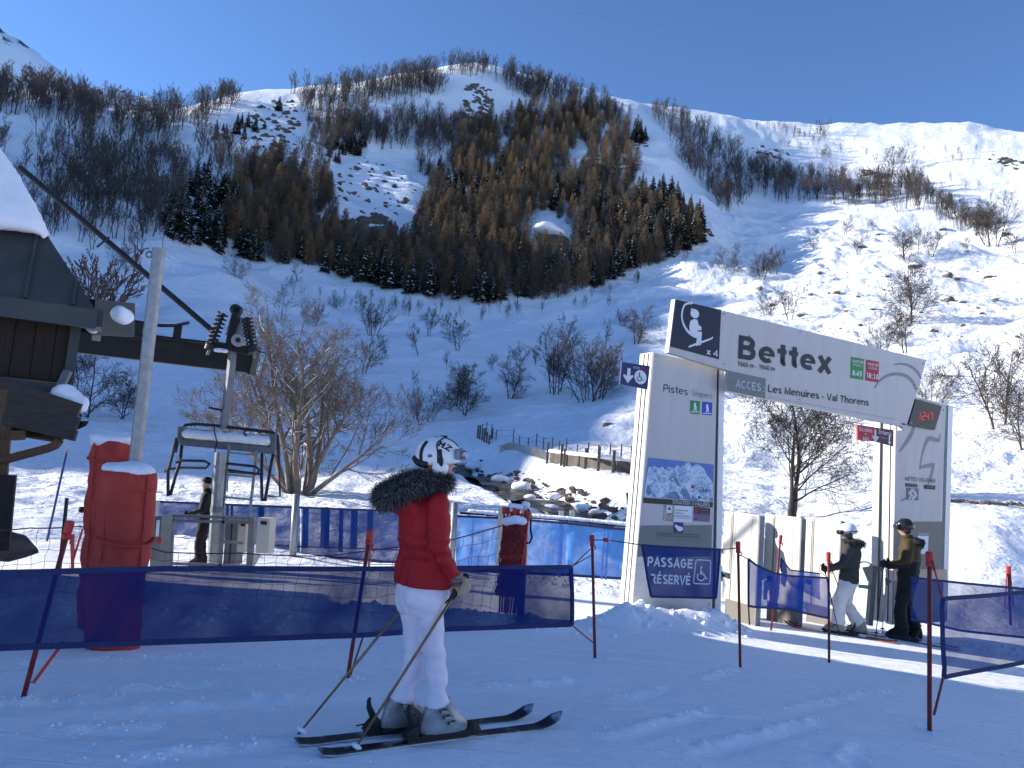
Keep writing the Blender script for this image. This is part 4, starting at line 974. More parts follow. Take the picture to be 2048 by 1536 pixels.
ptube('safety_bar', [(548, 902), (542, 930), (530, 1002), (524, 1002), (523, 955), (524, 908)], 0.030, chair, dy=[0, -.2, -.5, -.5, -.4, 0])
ptube('armrest', [(454, 927), (510, 933), (519, 940), (512, 948), (456, 940)], 0.026, chair, dy=[-.2, -.3, -.3, -.3, -.2])
ptube('footrest_bar', [(558, 925), (560, 993), (536, 992)], 0.022, chair, dy=[0, -.1, -.1])
ptube('seat_bar', [(440, 941), (470, 944), (520, 948)], 0.03, chair)
ptube('cable', [(427, 848), (430, 868), (434, 885), (430, 900), (433, 960), (430, 1040)], 0.012, chair, M_BLACK, YC - .15, 6)
ptube('hook', [(491, 858), (488, 866), (493, 872)], 0.018, chair, M_BLACK, YC - .1, 6)
pbeam('step_plate', (418, 815), (446, 821), 0.06, 0.04, YC, YC, M_DARK, chair)
# post, ladder and gear under the chair
po = thing('steel_post', 'grey steel post with ladder standing under the chairlift chair', 'post', P(428, 1132, 14.8))
ptube('post', [(441, 905), (433, 1020), (425, 1140)], 0.11, po, M_GALV, 14.8, 10)
ptube('clamp', [(434.5, 1012), (433, 1024)], 0.125, po, M_GREY, 14.8, 10)
lad = MB()
for a, b in (((459, 890), (443, 1046)), ((514, 900), (497, 1046))): pbeam('ladder_rail', a, b, 0.05, 0.03, 14.9, 14.9, M_GALV, po, V(0, 1, 0))
for y in (905, 949, 994, 1036): pbeam('ladder_rung', (457 - (y - 905) * .105, y), (512 - (y - 905) * .11, y + 5), 0.035, 0.035, 14.9, 14.9, M_GALV, po)
M_GRAD = mat('blue_white_print', (0.75, 0.80, 0.85), 0.5, var=0.03)
for dx, lab in ((0, None), (24, None)):
    m = MB(); m.prism([P(425 + dx, 928, 14.95), P(434 + dx, 929, 14.95), P(431 + dx, 983, 14.95), P(422 + dx, 982, 14.95)], V(0, .02, 0)); bp = m.build('blue_board', mat('sign_blue_light', (0.07, 0.28, 0.55), 0.5), po)
    m = MB(); m.prism([P(425.3 + dx, 928, 14.94), P(434 + dx, 929, 14.94), P(432.7 + dx, 950, 14.94), P(423.9 + dx, 949, 14.94)], V(0, .006, 0)); m.build('white_top', M_GRAD, bp)
gt2 = thing('boarding_gate', 'grey steel boarding gate frame in front of the man in black', 'gate', P(420, 1132, 14.2))
YG = 14.2
for a, b, w in (((344, 1031), (339, 1138), .08), ((505, 1034), (499, 1140), .10), ((396, 1033), (393, 1040), .06), ((448, 1035), (440, 1138), .05)): pbeam('gate_post', a, b, w, w, YG, YG, M_GREY, gt2, V(0, 1, 0))
for a, b in (((343, 1031), (506, 1036)), ((344, 1041), (505, 1045)), ((441, 1083), (486, 1086)), ((340, 1127), (500, 1132))): pbeam('gate_rail', a, b, 0.05, 0.05, YG, YG, M_GREY, gt2)
def cabinet(name, lab, pix, Y, mats, depth=0.25, extra=()):
    root = thing(name, lab, 'cabinet', P(sum(p[0] for p in pix) / 4, max(p[1] for p in pix), Y))
    m = MB(); flat(m, pix, Y, V(0.05, depth, 0)); m.build('casing', mats, root)
    for nm, pp, mm in extra:
        m = MB(); flat(m, pp, Y - .012, V(0, .014, 0)); m.build(nm, mm, root)
    return root
cabinet('control_box', 'beige control box with dark slot right of the boarding gate', [(516, 1035), (540, 1037), (536, 1107), (511, 1106)], 13.9, M_BEIGE, 0.2,
        (('slot', [(521, 1042), (534, 1043), (533, 1050), (521, 1049)], M_BLACK), ('bracket', [(508, 1108), (522, 1110), (508, 1134), (504, 1134)], M_BEIGE)))
cabinet('control_box', 'beige control box half hidden behind the boarding gate posts', [(478, 1044), (492, 1045), (488, 1105), (474, 1104)], 14.6, M_BEIGE, 0.2,
        (('slot', [(481, 1046), (491, 1047), (490, 1053), (481, 1052)], M_BLACK),))
cabinet('control_box', 'dark grey twin cabinet behind the boarding gate', [(452, 1041), (476, 1042), (470, 1130), (446, 1129)], 14.9, M_GREY, 0.25, (('joint', [(463, 1042), (465, 1042), (459, 1129), (457, 1129)], M_BLACK),))
cabinet('control_box', 'dark cabinet with white strip right beside the front red pad', [(300, 1034), (324, 1031), (317, 1142), (300, 1142)], 13.2, M_GREY, 0.3,
        (('white_strip', [(313, 1040), (319, 1040), (317, 1073), (311, 1073)], mat('white_paint', (0.75, 0.76, 0.78), 0.5, var=0.03)), ('red_knob', [(316, 1074), (323, 1076), (322, 1086), (315, 1084)], M_REDP)))
# ---- red padded columns and tall pole
def pad(name, lab, bx, by, tx, ty, Y, rad, seed, zb=None):
    top = P(tx, ty, Y); bot = P(bx, by, Y)
    root = thing(name, lab, 'padded column', (bot.x, bot.y, HF(bot.x, bot.y)), 'red padded columns at the lift')
    bot.z = HF(bot.x, bot.y) - 0.08; rings = []
    rg = random.Random(seed)
    for i in range(25):
        t = i / 24; c = bot.lerp(top, t); r = rad * (1.0 + 0.02 * math.sin(t * 9 + seed)) * (0.93 if t > 0.985 else 1)
        pinch = 1 - 0.06 * math.exp(-((t - 0.62) / 0.03) ** 2)
        rings.append([c + V(math.cos(a) * r * pinch * (1 + 0.025 * math.sin(3 * a + t * 5 + seed)), math.sin(a) * r * pinch, 0) for a in np.linspace(0, 2 * math.pi, 33)[:-1]])
    m = MB(); m.loft(rings); me = m.mesh(ORG[root.name], True)
    n = len(me.vertices); co = np.empty(n * 3, np.float32); me.vertices.foreach_get('co', co); co = co.reshape(-1, 3)
    d = fbm(co[:, 2] / 0.22 + seed, (co[:, 0] + co[:, 1]) / 0.3, 3, seed) * 0.075
    co[:, 0] += d * 0.6; co[:, 1] += d * 0.6; me.vertices.foreach_set('co', co.ravel()); me.update()
    pd = link_mesh('padding', me, M_RED, root)
    for a in (-1.9, -0.4, 1.2, 2.7):
        m = MB(); m.tube([bot.lerp(top, t) + V(math.cos(a) * rad * 1.015, math.sin(a) * rad * 1.015, 0) for t in np.linspace(.01, .985, 24)], 0.007, 5); m.build('seam', M_RED, root)
    for t0 in (.30, .62, .9):
        m = MB(); q = bot.lerp(top, t0); m.tube([q + V(math.cos(a) * rad * 1.0, math.sin(a) * rad * 1.0, .012 * math.sin(2 * a + t0 * 9)) for a in np.linspace(0, 6.283, 33)[:-1]], 0.010, 6, close=True); m.build('band', M_RED, root)
    z = top + V(0, 0, 0.01)
    mb = MB(); mb.ball(z, (rad * 0.98, rad * 0.98, 0.075), 20, 8)
    for k in range(7): 
        a = k * 0.9; mb.ball(z + V(math.cos(a) * rad * .62, math.sin(a) * rad * .62, -.01), (rad * .36, rad * .36, .07), 10, 6)
    soft('snow_cap', mb, SNOWCAP, root, 0.022, 4, seed=seed, disp=0.03, dscale=0.12)
    return root
p1 = pad('padded_column', 'front red padded column with snow on top, wrapped round the tall grey pole', 232, 1262, 259, 943, 6.75, 0.218, 1)
p2 = pad('padded_column', 'taller red padded column behind the front one, snow on top', 203, 1262, 226, 882, 7.7, 0.215, 2)
m = MB(); zc = P(250, 1082, 6.75); m.tube([zc + V(math.cos(a) * 0.228, math.sin(a) * 0.228, 0.02 * math.sin(a * 2)) for a in np.linspace(0, 6.283, 29)[:-1]], 0.012, 6, close=True); m.build('strap', M_RED, p1)
tp = thing('steel_pole', 'tall galvanised steel pole rising out of the front red pad', 'pole', P(268, 945, 6.95))
m = MB(); a, b = P(268, 945, 6.95), P(318, 500, 6.95); m.tube([a - (b - a) * .02, b], 0.056, 18); m.tube([b, b + (b - a).normalized() * 0.012], 0.060, 18); m.build('shaft', M_GALV, tp, smooth=False)
m = MB(); c = b - V(0.085, 0, 0.05); m.tube([c + V(0.028 * math.cos(q), 0, 0.028 * math.sin(q)) for q in np.linspace(0, 6.283, 13)[:-1]], 0.008, 6, close=True); m.build('eye_ring', M_GREY, tp)
# ---- thin poles left of the pads
def rod(name, lab, cat, a, b, Y, r, mats, grp=None, capm=None):
    root = thing(name, lab, cat, P(*a, Y), grp)
    m = MB(); m.tube([P(*a, Y), P(*b, Y)], r, 8); m.build('shaft', mats, root)
    if capm: m = MB(); q = P(*b, Y); m.tube([q, q + V(.008, 0, .06)], r * 1.05, 8); m.build('tip', capm, root)
    return root
rod('marker_pole', 'thin blue marker pole leaning on the sunlit snow beside the station', 'pole', (94, 1082), (133, 905), 14.5, 0.021, M_BLUEP, None, mat('ochre', (0.35, 0.25, 0.12), 0.6))
rod('post', 'short dark post between the blue pole and the red pads', 'post', (118, 1150), (134, 996), 10.5, 0.024, M_DARK)
# ================================================================== fences, nets and their poles
NAVY = mesh_net('navy_net', (0.008, 0.026, 0.14), 0.87)
NAVYH = mat('navy_hem', (0.010, 0.022, 0.105), 0.7, var=0.15, scale=12)
NAVYL = mesh_net('navy_net_thin', (0.018, 0.055, 0.25), 0.64)
BLUEF = mesh_net('shaded_fence_cloth', (0.018, 0.060, 0.26), 0.86)  # left part of the fence: its shade is painted in as darker blue
BLUEB = mesh_net('sunlit_fence_cloth', (0.11, 0.32, 0.74), 0.90)  # right part of the fence: sunlight painted in as brighter blue
BLUEN = mesh_net('sunlit_blue_net', (0.020, 0.085, 0.42), 0.78)  # sun shining through the net is put into its colour
M_ROPE = mat('dark_rope', (0.03, 0.022, 0.03), 0.8)
M_ROPER = mat('red_rope', (0.22, 0.03, 0.035), 0.8)
def net_pole(base, top, Y=None, lab='', r=0.0145, mats=None, dtop=0.0, cap=True, stays=True):
    """slalom style net pole standing in the snow; base / top: pixels"""
    if Y is None:
        b = G0(*base); Y = b.y
    b = P(base[0], base[1], Y); t = P(top[0], top[1], Y + dtop)
    zb = HF(b.x, b.y)
    root = thing('net_pole', lab, 'pole', (b.x, b.y, min(b.z, zb)), 'red plastic poles of the blue nets')
    d = (t - b).normalized(); lo = b - d * 0.25
    m = MB(); m.tube([lo, t - d * 0.02], r, 10); m.build('shaft', mats or M_REDD, root, smooth=True)
    if cap:
        m = MB(); m.tube([t - d * 0.115, t - d * 0.11, t - d * 0.085, t - d * 0.08, t - d * 0.075, t - d * 0.01, t], [r * 1.3, r * 1.7, r * 1.8, r * 1.3, r * 1.7, r * 1.8, r * 1.3], 10)
        c = m.build('clip', M_REDP, root)
        m = MB(); q = t - d * 0.10; m.tube([q + V(.015, 0, 0), q + V(.034, 0, -.012), q + V(.03, 0, -.04)], 0.007, 6); m.build('hook', M_REDP, root)
    return root, b, t
P1 = net_pole((45, 1402), (141, 1042), None, 'red net pole leaning right in the foreground at the far left', 0.0155)
P2 = net_pole((695, 1357), (741, 1060), None, 'red net pole behind the long net, left of the woman', 0.0155)
P3 = net_pole((1190, 1318), (1184, 1070), None, 'red net pole tied to the right end of the long net')
P4 = net_pole((1480, 1306), (1476, 1083), 7.9, 'red net pole in front of the left ski pass gate')
P5 = net_pole((1658, 1290), (1657, 1104), 9.1, 'red net pole in front of the skier in white trousers')
P6 = net_pole((1859, 1464), (1859, 1103), None, 'nearest red net pole at the right, before the dark net', 0.0165)
P7 = net_pole((1546, 1222), (1562, 1070), 10.3, 'red net pole leaning before the second ski pass gate', 0.013)
P8 = net_pole((2020, 1215), (2017, 1132), 11.6, 'small red net pole behind the right nets near the picture edge', 0.018)
def strut(parent, a, b, r=0.008, mats=None, name='prop', n=6):
    m = MB(); m.tube([a, b], r, n); return m.build(name, mats or M_REDD, parent)
def py(pole, t):      # point on a pole
    return pole[1].lerp(pole[2], t)
strut(P1[0], P(66, 1366, 4.55), P(127, 1284, 4.62), 0.010, M_REDP); strut(P1[0], P(62, 1364, 4.5), P(70, 1364, 4.55), .005, M_GREY, 'clip_wire')
strut(P1[0], P(146, 1068, 4.6), P(145, 1136, 4.6), 0.010, M_REDP, 'stay'); strut(P1[0], P(141, 1068, 4.6), P(143, 1130, 4.6), 0.004, M_REDP, 'stay')
strut(P1[0], P(146, 1122, 4.62), P(165, 1058, 4.75), 0.006, M_REDP, 'stay')
strut(P2[0], P(701, 1350, 5.4), P(726, 1274, 5.5), 0.008); strut(P2[0], P(743, 1075, 5.5), P(737, 1135, 5.5), 0.006, M_REDP, 'stay')
strut(P6[0], P(1868, 1430, 5.3), P(1886, 1356, 5.42), 0.009); strut(P6[0], P(1865, 1120, 5.35), P(1883, 1198, 5.5), 0.005, M_REDD, 'stay'); strut(P6[0], P(1862, 1120, 5.32), P(1884, 1190, 5.5), 0.004, M_REDD, 'stay')
strut(P8[0], P(2020, 1140, 11.6), P(2027, 1215, 11.6), 0.011, M_REDP, 'stay'); strut(P8[0], P(2014, 1140, 11.6), P(2009, 1215, 11.6), 0.011, M_REDP, 'stay')
def net(name, lab, cols, matn, hem=0.035, group='blue nets along the piste', nu=None, nv=8, wav=0.022, hems=(1, 1, 1, 1), seed=0, cat='net', hemm=None):
    """cols: (px, y top, y bottom, Y) along the net"""
    top = [P(c[0], c[1], c[3]) for c in cols]; bot = [P(c[0] + (c[4] if len(c) > 4 else 0), c[2], c[3]) for c in cols]
    root = thing(name, lab, cat, (bot[0].x, bot[0].y, bot[0].z), group)
    L = [0]
    for i in range(1, len(top)): L.append(L[-1] + (top[i] - top[i - 1]).length)
    nu = nu or max(8, int(L[-1] / 0.08)); nu = min(nu, 160)
    def at(lst, s):
        for i in range(1, len(L)):
            if s <= L[i] + 1e-9: return lst[i - 1].lerp(lst[i], (s - L[i - 1]) / max(1e-6, L[i] - L[i - 1]))
        return lst[-1].copy()
    vs, fs = [], []
    G = []
    for i in range(nu + 1):
        s = L[-1] * i / nu; a, b = at(top, s), at(bot, s); row = []
        for j in range(nv + 1):
            t = j / nv; p = a.lerp(b, t); w = float(vnoise(np.array(s * 2.1 + t * 1.3), np.array(t * 2.0 + seed), seed + 3)) * wav * 3 * (1 if 0 < j < nv else .3)
            row.append(p + V(0.3 * w, w, 0))
        G.append(row)
    vs = [p for r in G for p in r]
    for i in range(nu):
        for j in range(nv):
            k = i * (nv + 1) + j; fs.append((k, k + nv + 1, k + nv + 2, k + 1))
    m = MB(); m.add(vs, fs); m.build('netting', matn, root, smooth=True, fixn=False)
    hm = hemm or NAVYH
    def strip(pts, nm):
        m = MB(); rings = []
        for i, p in enumerate(pts):
            q = pts[min(i + 1, len(pts) - 1)] - pts[max(i - 1, 0)]; q.normalize(); up = V(0, -1, 0).cross(q)
            if up.length < .1: up = V(0, 0, 1)
            up.normalize(); o = V(0, -.004, 0)
            rings.append([p + up * hem / 2 + o, p + up * hem / 2 - o, p - up * hem / 2 - o, p - up * hem / 2 + o])
        m.loft(rings); m.build(nm, hm, root)
    if hems[0]: strip([r[0] for r in G], 'top_hem')
    if hems[1]: strip([r[-1] for r in G], 'bottom_hem')
    if hems[2]: strip(G[0], 'side_hem')
    if hems[3]: strip(G[-1], 'side_hem')
    return root, G
N1 = net('safety_net', 'long dark blue net across the foreground behind the woman', [(-420, 1145, 1318, 4.05), (0, 1146, 1296, 4.42), (340, 1137, 1284, 4.86), (695, 1138, 1272, 5.40), (905, 1136, 1258, 5.80), (1143, 1134, 1250, 6.33)], NAVY, 0.034, seed=1, hems=(1, 1, 0, 1))
def rope(name, pts, r, mats, parent, sag=0.0):
    q = []
    for i in range(len(pts) - 1):
        for k in range(8):
            t = k / 8; p = pts[i].lerp(pts[i + 1], t); p.z -= sag * 4 * t * (1 - t); q.append(p)
    q.append(pts[-1]); m = MB(); m.tube(q, r, 5); return m.build(name, mats, parent)
c1_, c2_ = N1[1][-1][0], N1[1][-1][-1]
rope('tie_rope', [c1_, py(P3, .90)], 0.006, M_ROPER, N1[0]); rope('tie_rope', [c1_ + V(.01, 0, .01), py(P3, .84)], 0.005, M_ROPER, N1[0]); rope('tie_rope', [c2_, py(P3, .12)], 0.006, M_ROPER, N1[0])
N2 = net('safety_net', 'near dark blue net at the right edge, tied to the nearest red pole', [(1886, 1198, 1354, 5.55, 1), (1960, 1192, 1341, 5.75, 1), (2060, 1184, 1322, 6.0, 1), (2300, 1168, 1290, 6.6, 0)], NAVYL, 0.03, seed=2, hems=(1, 1, 1, 0))
N3 = net('safety_net', 'far blue net behind the near one at the right edge', [(1822, 1155, 1238, 10.4), (1925, 1166, 1262, 10.4), (2050, 1178, 1275, 10.4), (2300, 1196, 1290, 10.4)], NAVYL, 0.03, seed=3, hems=(1, 1, 0, 0))
N4 = net('safety_net', 'twisted blue net hanging between two red poles before the gates', [(1497, 1118, 1212, 8.15, 0), (1512, 1130, 1214, 8.25), (1548, 1146, 1216, 8.5), (1580, 1152, 1219, 8.7), (1656, 1156, 1236, 9.08)], BLUEN, 0.022, seed=4, wav=0.05)
N5 = net('safety_net', 'small blue net triangle folded over behind the twisted net', [(1562, 1116, 1142, 8.9), (1580, 1140, 1170, 8.92), (1640, 1147, 1200, 9.2)], BLUEN, 0.015, seed=5, wav=0.03, hems=(1, 0, 1, 0))
rope('tie_rope', [N4[1][0][0], py(P4, .88)], 0.006, M_ROPER, N4[0]); rope('tie_rope', [N4[1][0][-1], P(1499, 1250, 8.15)], 0.008, M_ROPER, N4[0])
# ---- banner
pb_cols = [(1284, 1090, 1193, 7.20, 18), (1320, 1093, 1194, 7.28, 8), (1380, 1096, 1195, 7.42, 2), (1440, 1099, 1196, 7.55, -8)]
BAN_M = mesh_net('banner_net', (0.022, 0.05, 0.22), 0.90)
N6 = net('banner', 'blue mesh banner with white lettering about a reserved passage under the pillar', pb_cols, BAN_M, 0.020, None, nu=24, seed=6, wav=0.02, hems=(1, 1, 1, 1), cat='banner')
rope('tie_rope', [N6[1][0][0], P(1215, 1080, 6.8), py(P3, .96)], 0.005, M_ROPE, N6[0]); rope('tie_rope', [N6[1][-1][0], py(P4, .94)], 0.006, M_ROPER, N6[0])
m = MB(); q = P(1212, 1080, 6.75); m.ball(q, (.03, .02, .02), 8, 6); m.build('knot', M_REDP, N6[0])
# ---- coarse red net in the background with its rolled up end
stack = thing('rolled_net', 'rolled up red net with its red poles leaning at a grey post', 'rolled net', P(1022, 1218, 9.6))
rg = random.Random(4)
bb, tt = P(1016, 1224, 9.6), P(1032, 1038, 9.6); bb2 = P(1014, 1188, 9.6)
m = MB(); rings = []
for i in range(26):
    t = i / 25; c = bb2.lerp(tt, t); r = 0.135 * (1 + 0.10 * math.sin(t * 40) + 0.08 * math.sin(t * 13 + 1)) * (0.8 if t > .97 else 1)
    rings.append([c + V(math.cos(a) * r * (1 + .10 * rg.uniform(-1, 1)), math.sin(a) * r, .012 * math.sin(a * 3 + i)) for a in np.linspace(0, 6.283, 19)[:-1]])
m.loft(rings); m.build('net_bundle', mat('red_net_bundle', (0.27, 0.022, 0.018), 0.85, var=0.5, scale=28, bump=0.9, bscale=50), stack)
for k in range(16):
    a = k * 2.4; o = V(math.cos(a), math.sin(a) * .6, 0) * 0.135
    m = MB(); pts = []
    for j in range(10):
        t = j / 9; b_ = a + t * 5 + k; pts.append(bb2.lerp(tt, t) + V(math.cos(b_) * .15, -abs(math.sin(b_)) * .15, rg.uniform(-.02, .02)))
    m.tube(pts, 0.005, 4); m.build('strand', M_ROPER, stack)
for k in range(8):
    ox = (k - 3.5) * 0.034 + rg.uniform(-.01, .01); oy = rg.uniform(-.06, .06)
    m = MB(); p0 = P(1014, 1222, 9.6) + V(ox * .8, oy, -.03); p1_ = P(1033, 1022 + rg.uniform(-7, 8), 9.6) + V(ox * 1.3, oy, 0)
    m.tube([p0, p1_], 0.0135, 7); m.tube([p1_ - V(0, 0, .09), p1_ - V(0, 0, .07), p1_], [.016, .027, .024], 8); m.build('net_stake', M_REDP, stack)
snow_lump('snow_cap', stack, [P(1012, 1043, 9.5), P(1030, 1040, 9.45), P(1046, 1042, 9.5)], 0.052, seed=5)
snow_lump('snow_cap', stack, [P(1022, 1012, 9.6), P(1040, 1014, 9.6)], 0.035, seed=6)
gp = thing('post', 'round steel post with white top beside the rolled red net', 'post', P(1044, 1230, 9.75))
m = MB(); a, b = P(1040, 1250, 9.75), P(1052, 1012, 9.75); m.tube([a, b], 0.048, 12); m.build('shaft', M_GALV, gp, smooth=True)
m = MB(); m.tube([b - V(0, 0, .14), b], .050, 12); m.build('white_band', mat('white_paint', (0.75, 0.76, 0.78), 0.5, var=0.03), gp)
m = MB(); m.tube([P(1056, 1018, 9.7), P(1062, 1030, 9.65), P(1061, 1060, 9.65), P(1064, 1075, 9.65), P(1059, 1086, 9.65), P(1052, 1086, 9.65)], 0.013, 6); m.build('hose', M_BLACK, gp)
snow_lump('snow_cap', gp, [b + V(-.01, 0, .02), b + V(.01, 0, .02)], 0.04)
m = MB(); m.tube([P(1054, 1040, 9.68), P(1048, 1140, 9.68)], .022, 8); m.build('red_stake', M_REDP, gp)
rn = thing('catch_net', 'coarse red catch net strung from the rolled net to the left edge', 'net', P(900, 1160, 9.4))
line = [P(1050, 1036, 9.6), P(905, 1079, 9.3), P(742, 1100, 9.0), P(640, 1112, 9.0), P(480, 1106, 8.9), P(330, 1104, 8.8), P(160, 1052, 8.6), P(60, 1056, 8.5), P(-60, 1062, 8.4)]
rope('top_line', line, 0.0075, M_ROPER, rn, 0.01)
def lerp_line(t):
    L = [0]
    for i in range(1, len(line)): L.append(L[-1] + (line[i] - line[i - 1]).length)
    s = t * L[-1]
    for i in range(1, len(L)):
        if s <= L[i]: return line[i - 1].lerp(line[i], (s - L[i - 1]) / (L[i] - L[i - 1]))
    return line[-1]
rg = random.Random(9)
def low_z(q): return HF(q.x, q.y) + 0.03
for k in range(1, 46):
    q = lerp_line(k / 46); zb = low_z(q); pts = []
    n = 9
    for j in range(n + 1):
        t = j / n; pts.append(V(q.x + math.sin(j * 2.1 + k) * .014 - 0.10 * t * (q.z - zb), q.y, q.z + (zb - q.z) * t))
    m = MB(); m.tube(pts, 0.0024, 4); m.build('strand', M_ROPER, rn)
for h in (0.16, 0.34, 0.52, 0.72, 0.95):
    pts = []
    for k in range(0, 63):
        q = lerp_line(k / 62); zb = low_z(q); pts.append(V(q.x - 0.10 * h * (q.z - zb), q.y, q.z + (zb - q.z) * h + .012 * math.sin(k * 1.7 + h * 9)))
    m = MB(); m.tube(pts, 0.0024, 4); m.build('strand', M_ROPER, rn)
# ---- blue fence along the far side of the landing
fence = thing('mesh_fence', 'shaded blue cloth fence on steel frames behind the chairlift landing', 'fence', P(600, 1110, 18.6))
def fence_cloth(name, cols, matn, parent, rows=10, wav=0.03, seed=0):
    vs, fs = [], []; n = 0; R_ = []
    for i in range(len(cols) - 1):
        c0, c1 = cols[i], cols[i + 1]; k = max(2, int(abs(c1[0] - c0[0]) / 8))
        for a in range(k + (1 if i == len(cols) - 2 else 0)):
            t = a / k; R_.append([c0[j] + (c1[j] - c0[j]) * t for j in range(4)])
    for c in R_:
        a, b = P(c[0], c[1], c[3]), P(c[0], c[2], c[3])
        for j in range(rows + 1):
            t = j / rows; w = float(vnoise(np.array(c[0] / 26.0 + seed), np.array(t * 2.2 + c[0] / 60.0), seed)) * wav * 4 * math.sin(math.pi * min(1, t * 1.05))
            vs.append(a.lerp(b, t) + V(0, w, 0))
    for i in range(len(R_) - 1):
        for j in range(rows):
            k = i * (rows + 1) + j; fs.append((k, k + rows + 1, k + rows + 2, k + 1))
    m = MB(); m.add(vs, fs); return m.build(name, matn, parent, smooth=True, fixn=False)
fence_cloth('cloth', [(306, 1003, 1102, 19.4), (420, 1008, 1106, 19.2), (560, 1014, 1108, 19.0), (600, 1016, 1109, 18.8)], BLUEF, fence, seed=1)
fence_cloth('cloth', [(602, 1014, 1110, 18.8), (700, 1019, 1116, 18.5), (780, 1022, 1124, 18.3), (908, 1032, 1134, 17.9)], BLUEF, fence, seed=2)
def hem(parent, pts, w=.05, mats=NAVYH, nm='hem'):
    for i in range(len(pts) - 1):
        m = MB(); m.beam(P(*pts[i]), P(*pts[i + 1]), w, .02, V(0, 1, 0)); m.build(nm, mats, parent)
def hemz(parent, pts, w=.05, mats=NAVYH, nm='hem'):
    for i in range(len(pts) - 1):
        m = MB(); m.beam(P(*pts[i]), P(*pts[i + 1]), .02, w, EZ); m.build(nm, mats, parent)
hemz(fence, [(306, 1003, 19.38), (600, 1015, 18.78), (780, 1022, 18.28), (908, 1032, 17.88)]); hemz(fence, [(306, 1102, 19.38), (600, 1109, 18.78), (780, 1124, 18.28), (908, 1134, 17.88)])
hemz(fence, [(340, 1083, 19.36), (600, 1093, 18.76), (700, 1097, 18.46), (780, 1099, 18.26), (905, 1108, 17.86)], .03)
for px, y0, y1, w in ((455, 1010, 1098, .05), (464, 1010, 1098, .05), (523, 1013, 1096, .14), (612, 1016, 1096, .14), (655, 1018, 1098, .12), (683, 1020, 1104, .10), (709, 1020, 1098, .16), (741, 1022, 1099, .14)):
    m = MB(); m.beam(P(px, y0, 19.1), P(px - 2, y1, 19.1), w, .03, V(0, 1, 0)); m.build('fence_slat', NAVYH, fence)
m = MB()
M_FR = mat('pale_frame', (0.42, 0.44, 0.47), 0.6, var=0.08)
for px, y0, y1 in ((312, 1003, 1085), (650, 1014, 1096)):
    m = MB(); m.beam(P(px, y0, 19.15), P(px - 2, y1, 19.15), .18, .04, V(0, 1, 0)); m.build('frame_plate', M_FR, fence)
for px, yb, yt, Y in ((590, 1136, 988, 18.2), (906, 1165, 1005, 17.3)):
    m = MB(); m.tube([P(px - 6, yb, Y), P(px + 3 if px < 700 else px + 4, yt, Y)], 0.085 if px < 700 else 0.075, 10); m.build('post', M_GALV, fence, smooth=True)
# diamond wire mesh behind the cloth
m = MB()
for k in range(30):
    x = 655 + k * 4.6
    m.tube([P(x, 1026, 18.9), P(x + 26, 1096, 18.9)], 0.006, 3, cap=False); m.tube([P(x + 26, 1028, 18.9), P(x, 1096, 18.9)], 0.006, 3, cap=False)
m.build('wire_mesh', M_GREY, fence, kind='stuff')
f2 = thing('mesh_fence', 'bright sunlit blue cloth fence right of the woman, snow on its rail', 'fence', P(1080, 1150, 17.0))
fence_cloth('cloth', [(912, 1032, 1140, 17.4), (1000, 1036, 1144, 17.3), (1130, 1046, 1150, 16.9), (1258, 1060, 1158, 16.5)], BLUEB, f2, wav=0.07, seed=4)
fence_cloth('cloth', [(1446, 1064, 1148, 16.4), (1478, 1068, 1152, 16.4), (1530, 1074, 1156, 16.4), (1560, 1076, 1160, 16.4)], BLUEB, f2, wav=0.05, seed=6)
hemz(f2, [(912, 1032, 17.38), (1000, 1036, 17.28), (1130, 1046, 16.88), (1258, 1060, 16.48)], .05); hemz(f2, [(912, 1140, 17.38), (1000, 1144, 17.28), (1130, 1150, 16.88), (1258, 1158, 16.48)], .05)
hemz(f2, [(920, 1026, 17.6), (1000, 1031, 17.5), (1130, 1040, 17.1), (1260, 1053, 16.7)], .05, M_DARK, 'rail')
snow_lump('rail_snow', f2, [P(940, 1022, 17.6), P(990, 1026, 17.5), P(1062, 1031, 17.3), P(1130, 1036, 17.1), P(1200, 1043, 16.9), P(1256, 1048, 16.7)], 0.045)
for px in (947, 1120, 1126, 1209, 1217):
    m = MB(); m.beam(P(px, 1036 + (px - 912) * .08, 17.2 - (px - 912) * .0022), P(px - 6, 1144 + (px - 912) * .05, 17.2 - (px - 912) * .0022), .035, .02, V(0, 1, 0)); m.build('seam', mesh_net('seam_cloth', (0.16, 0.34, 0.78), 0.9), f2)
M_PALE = mat('pale_post', (0.50, 0.50, 0.46), 0.6, var=0.08)
for px, yt in ((1002, 1013), (1145, 1021), (1123, 1022)):
    m = MB(); m.beam(P(px, yt, 17.25), P(px - 5, yt + 120, 17.25), .11, .08, V(0, 1, 0)); m.build('post', M_PALE if px != 1002 else M_GALV, f2)
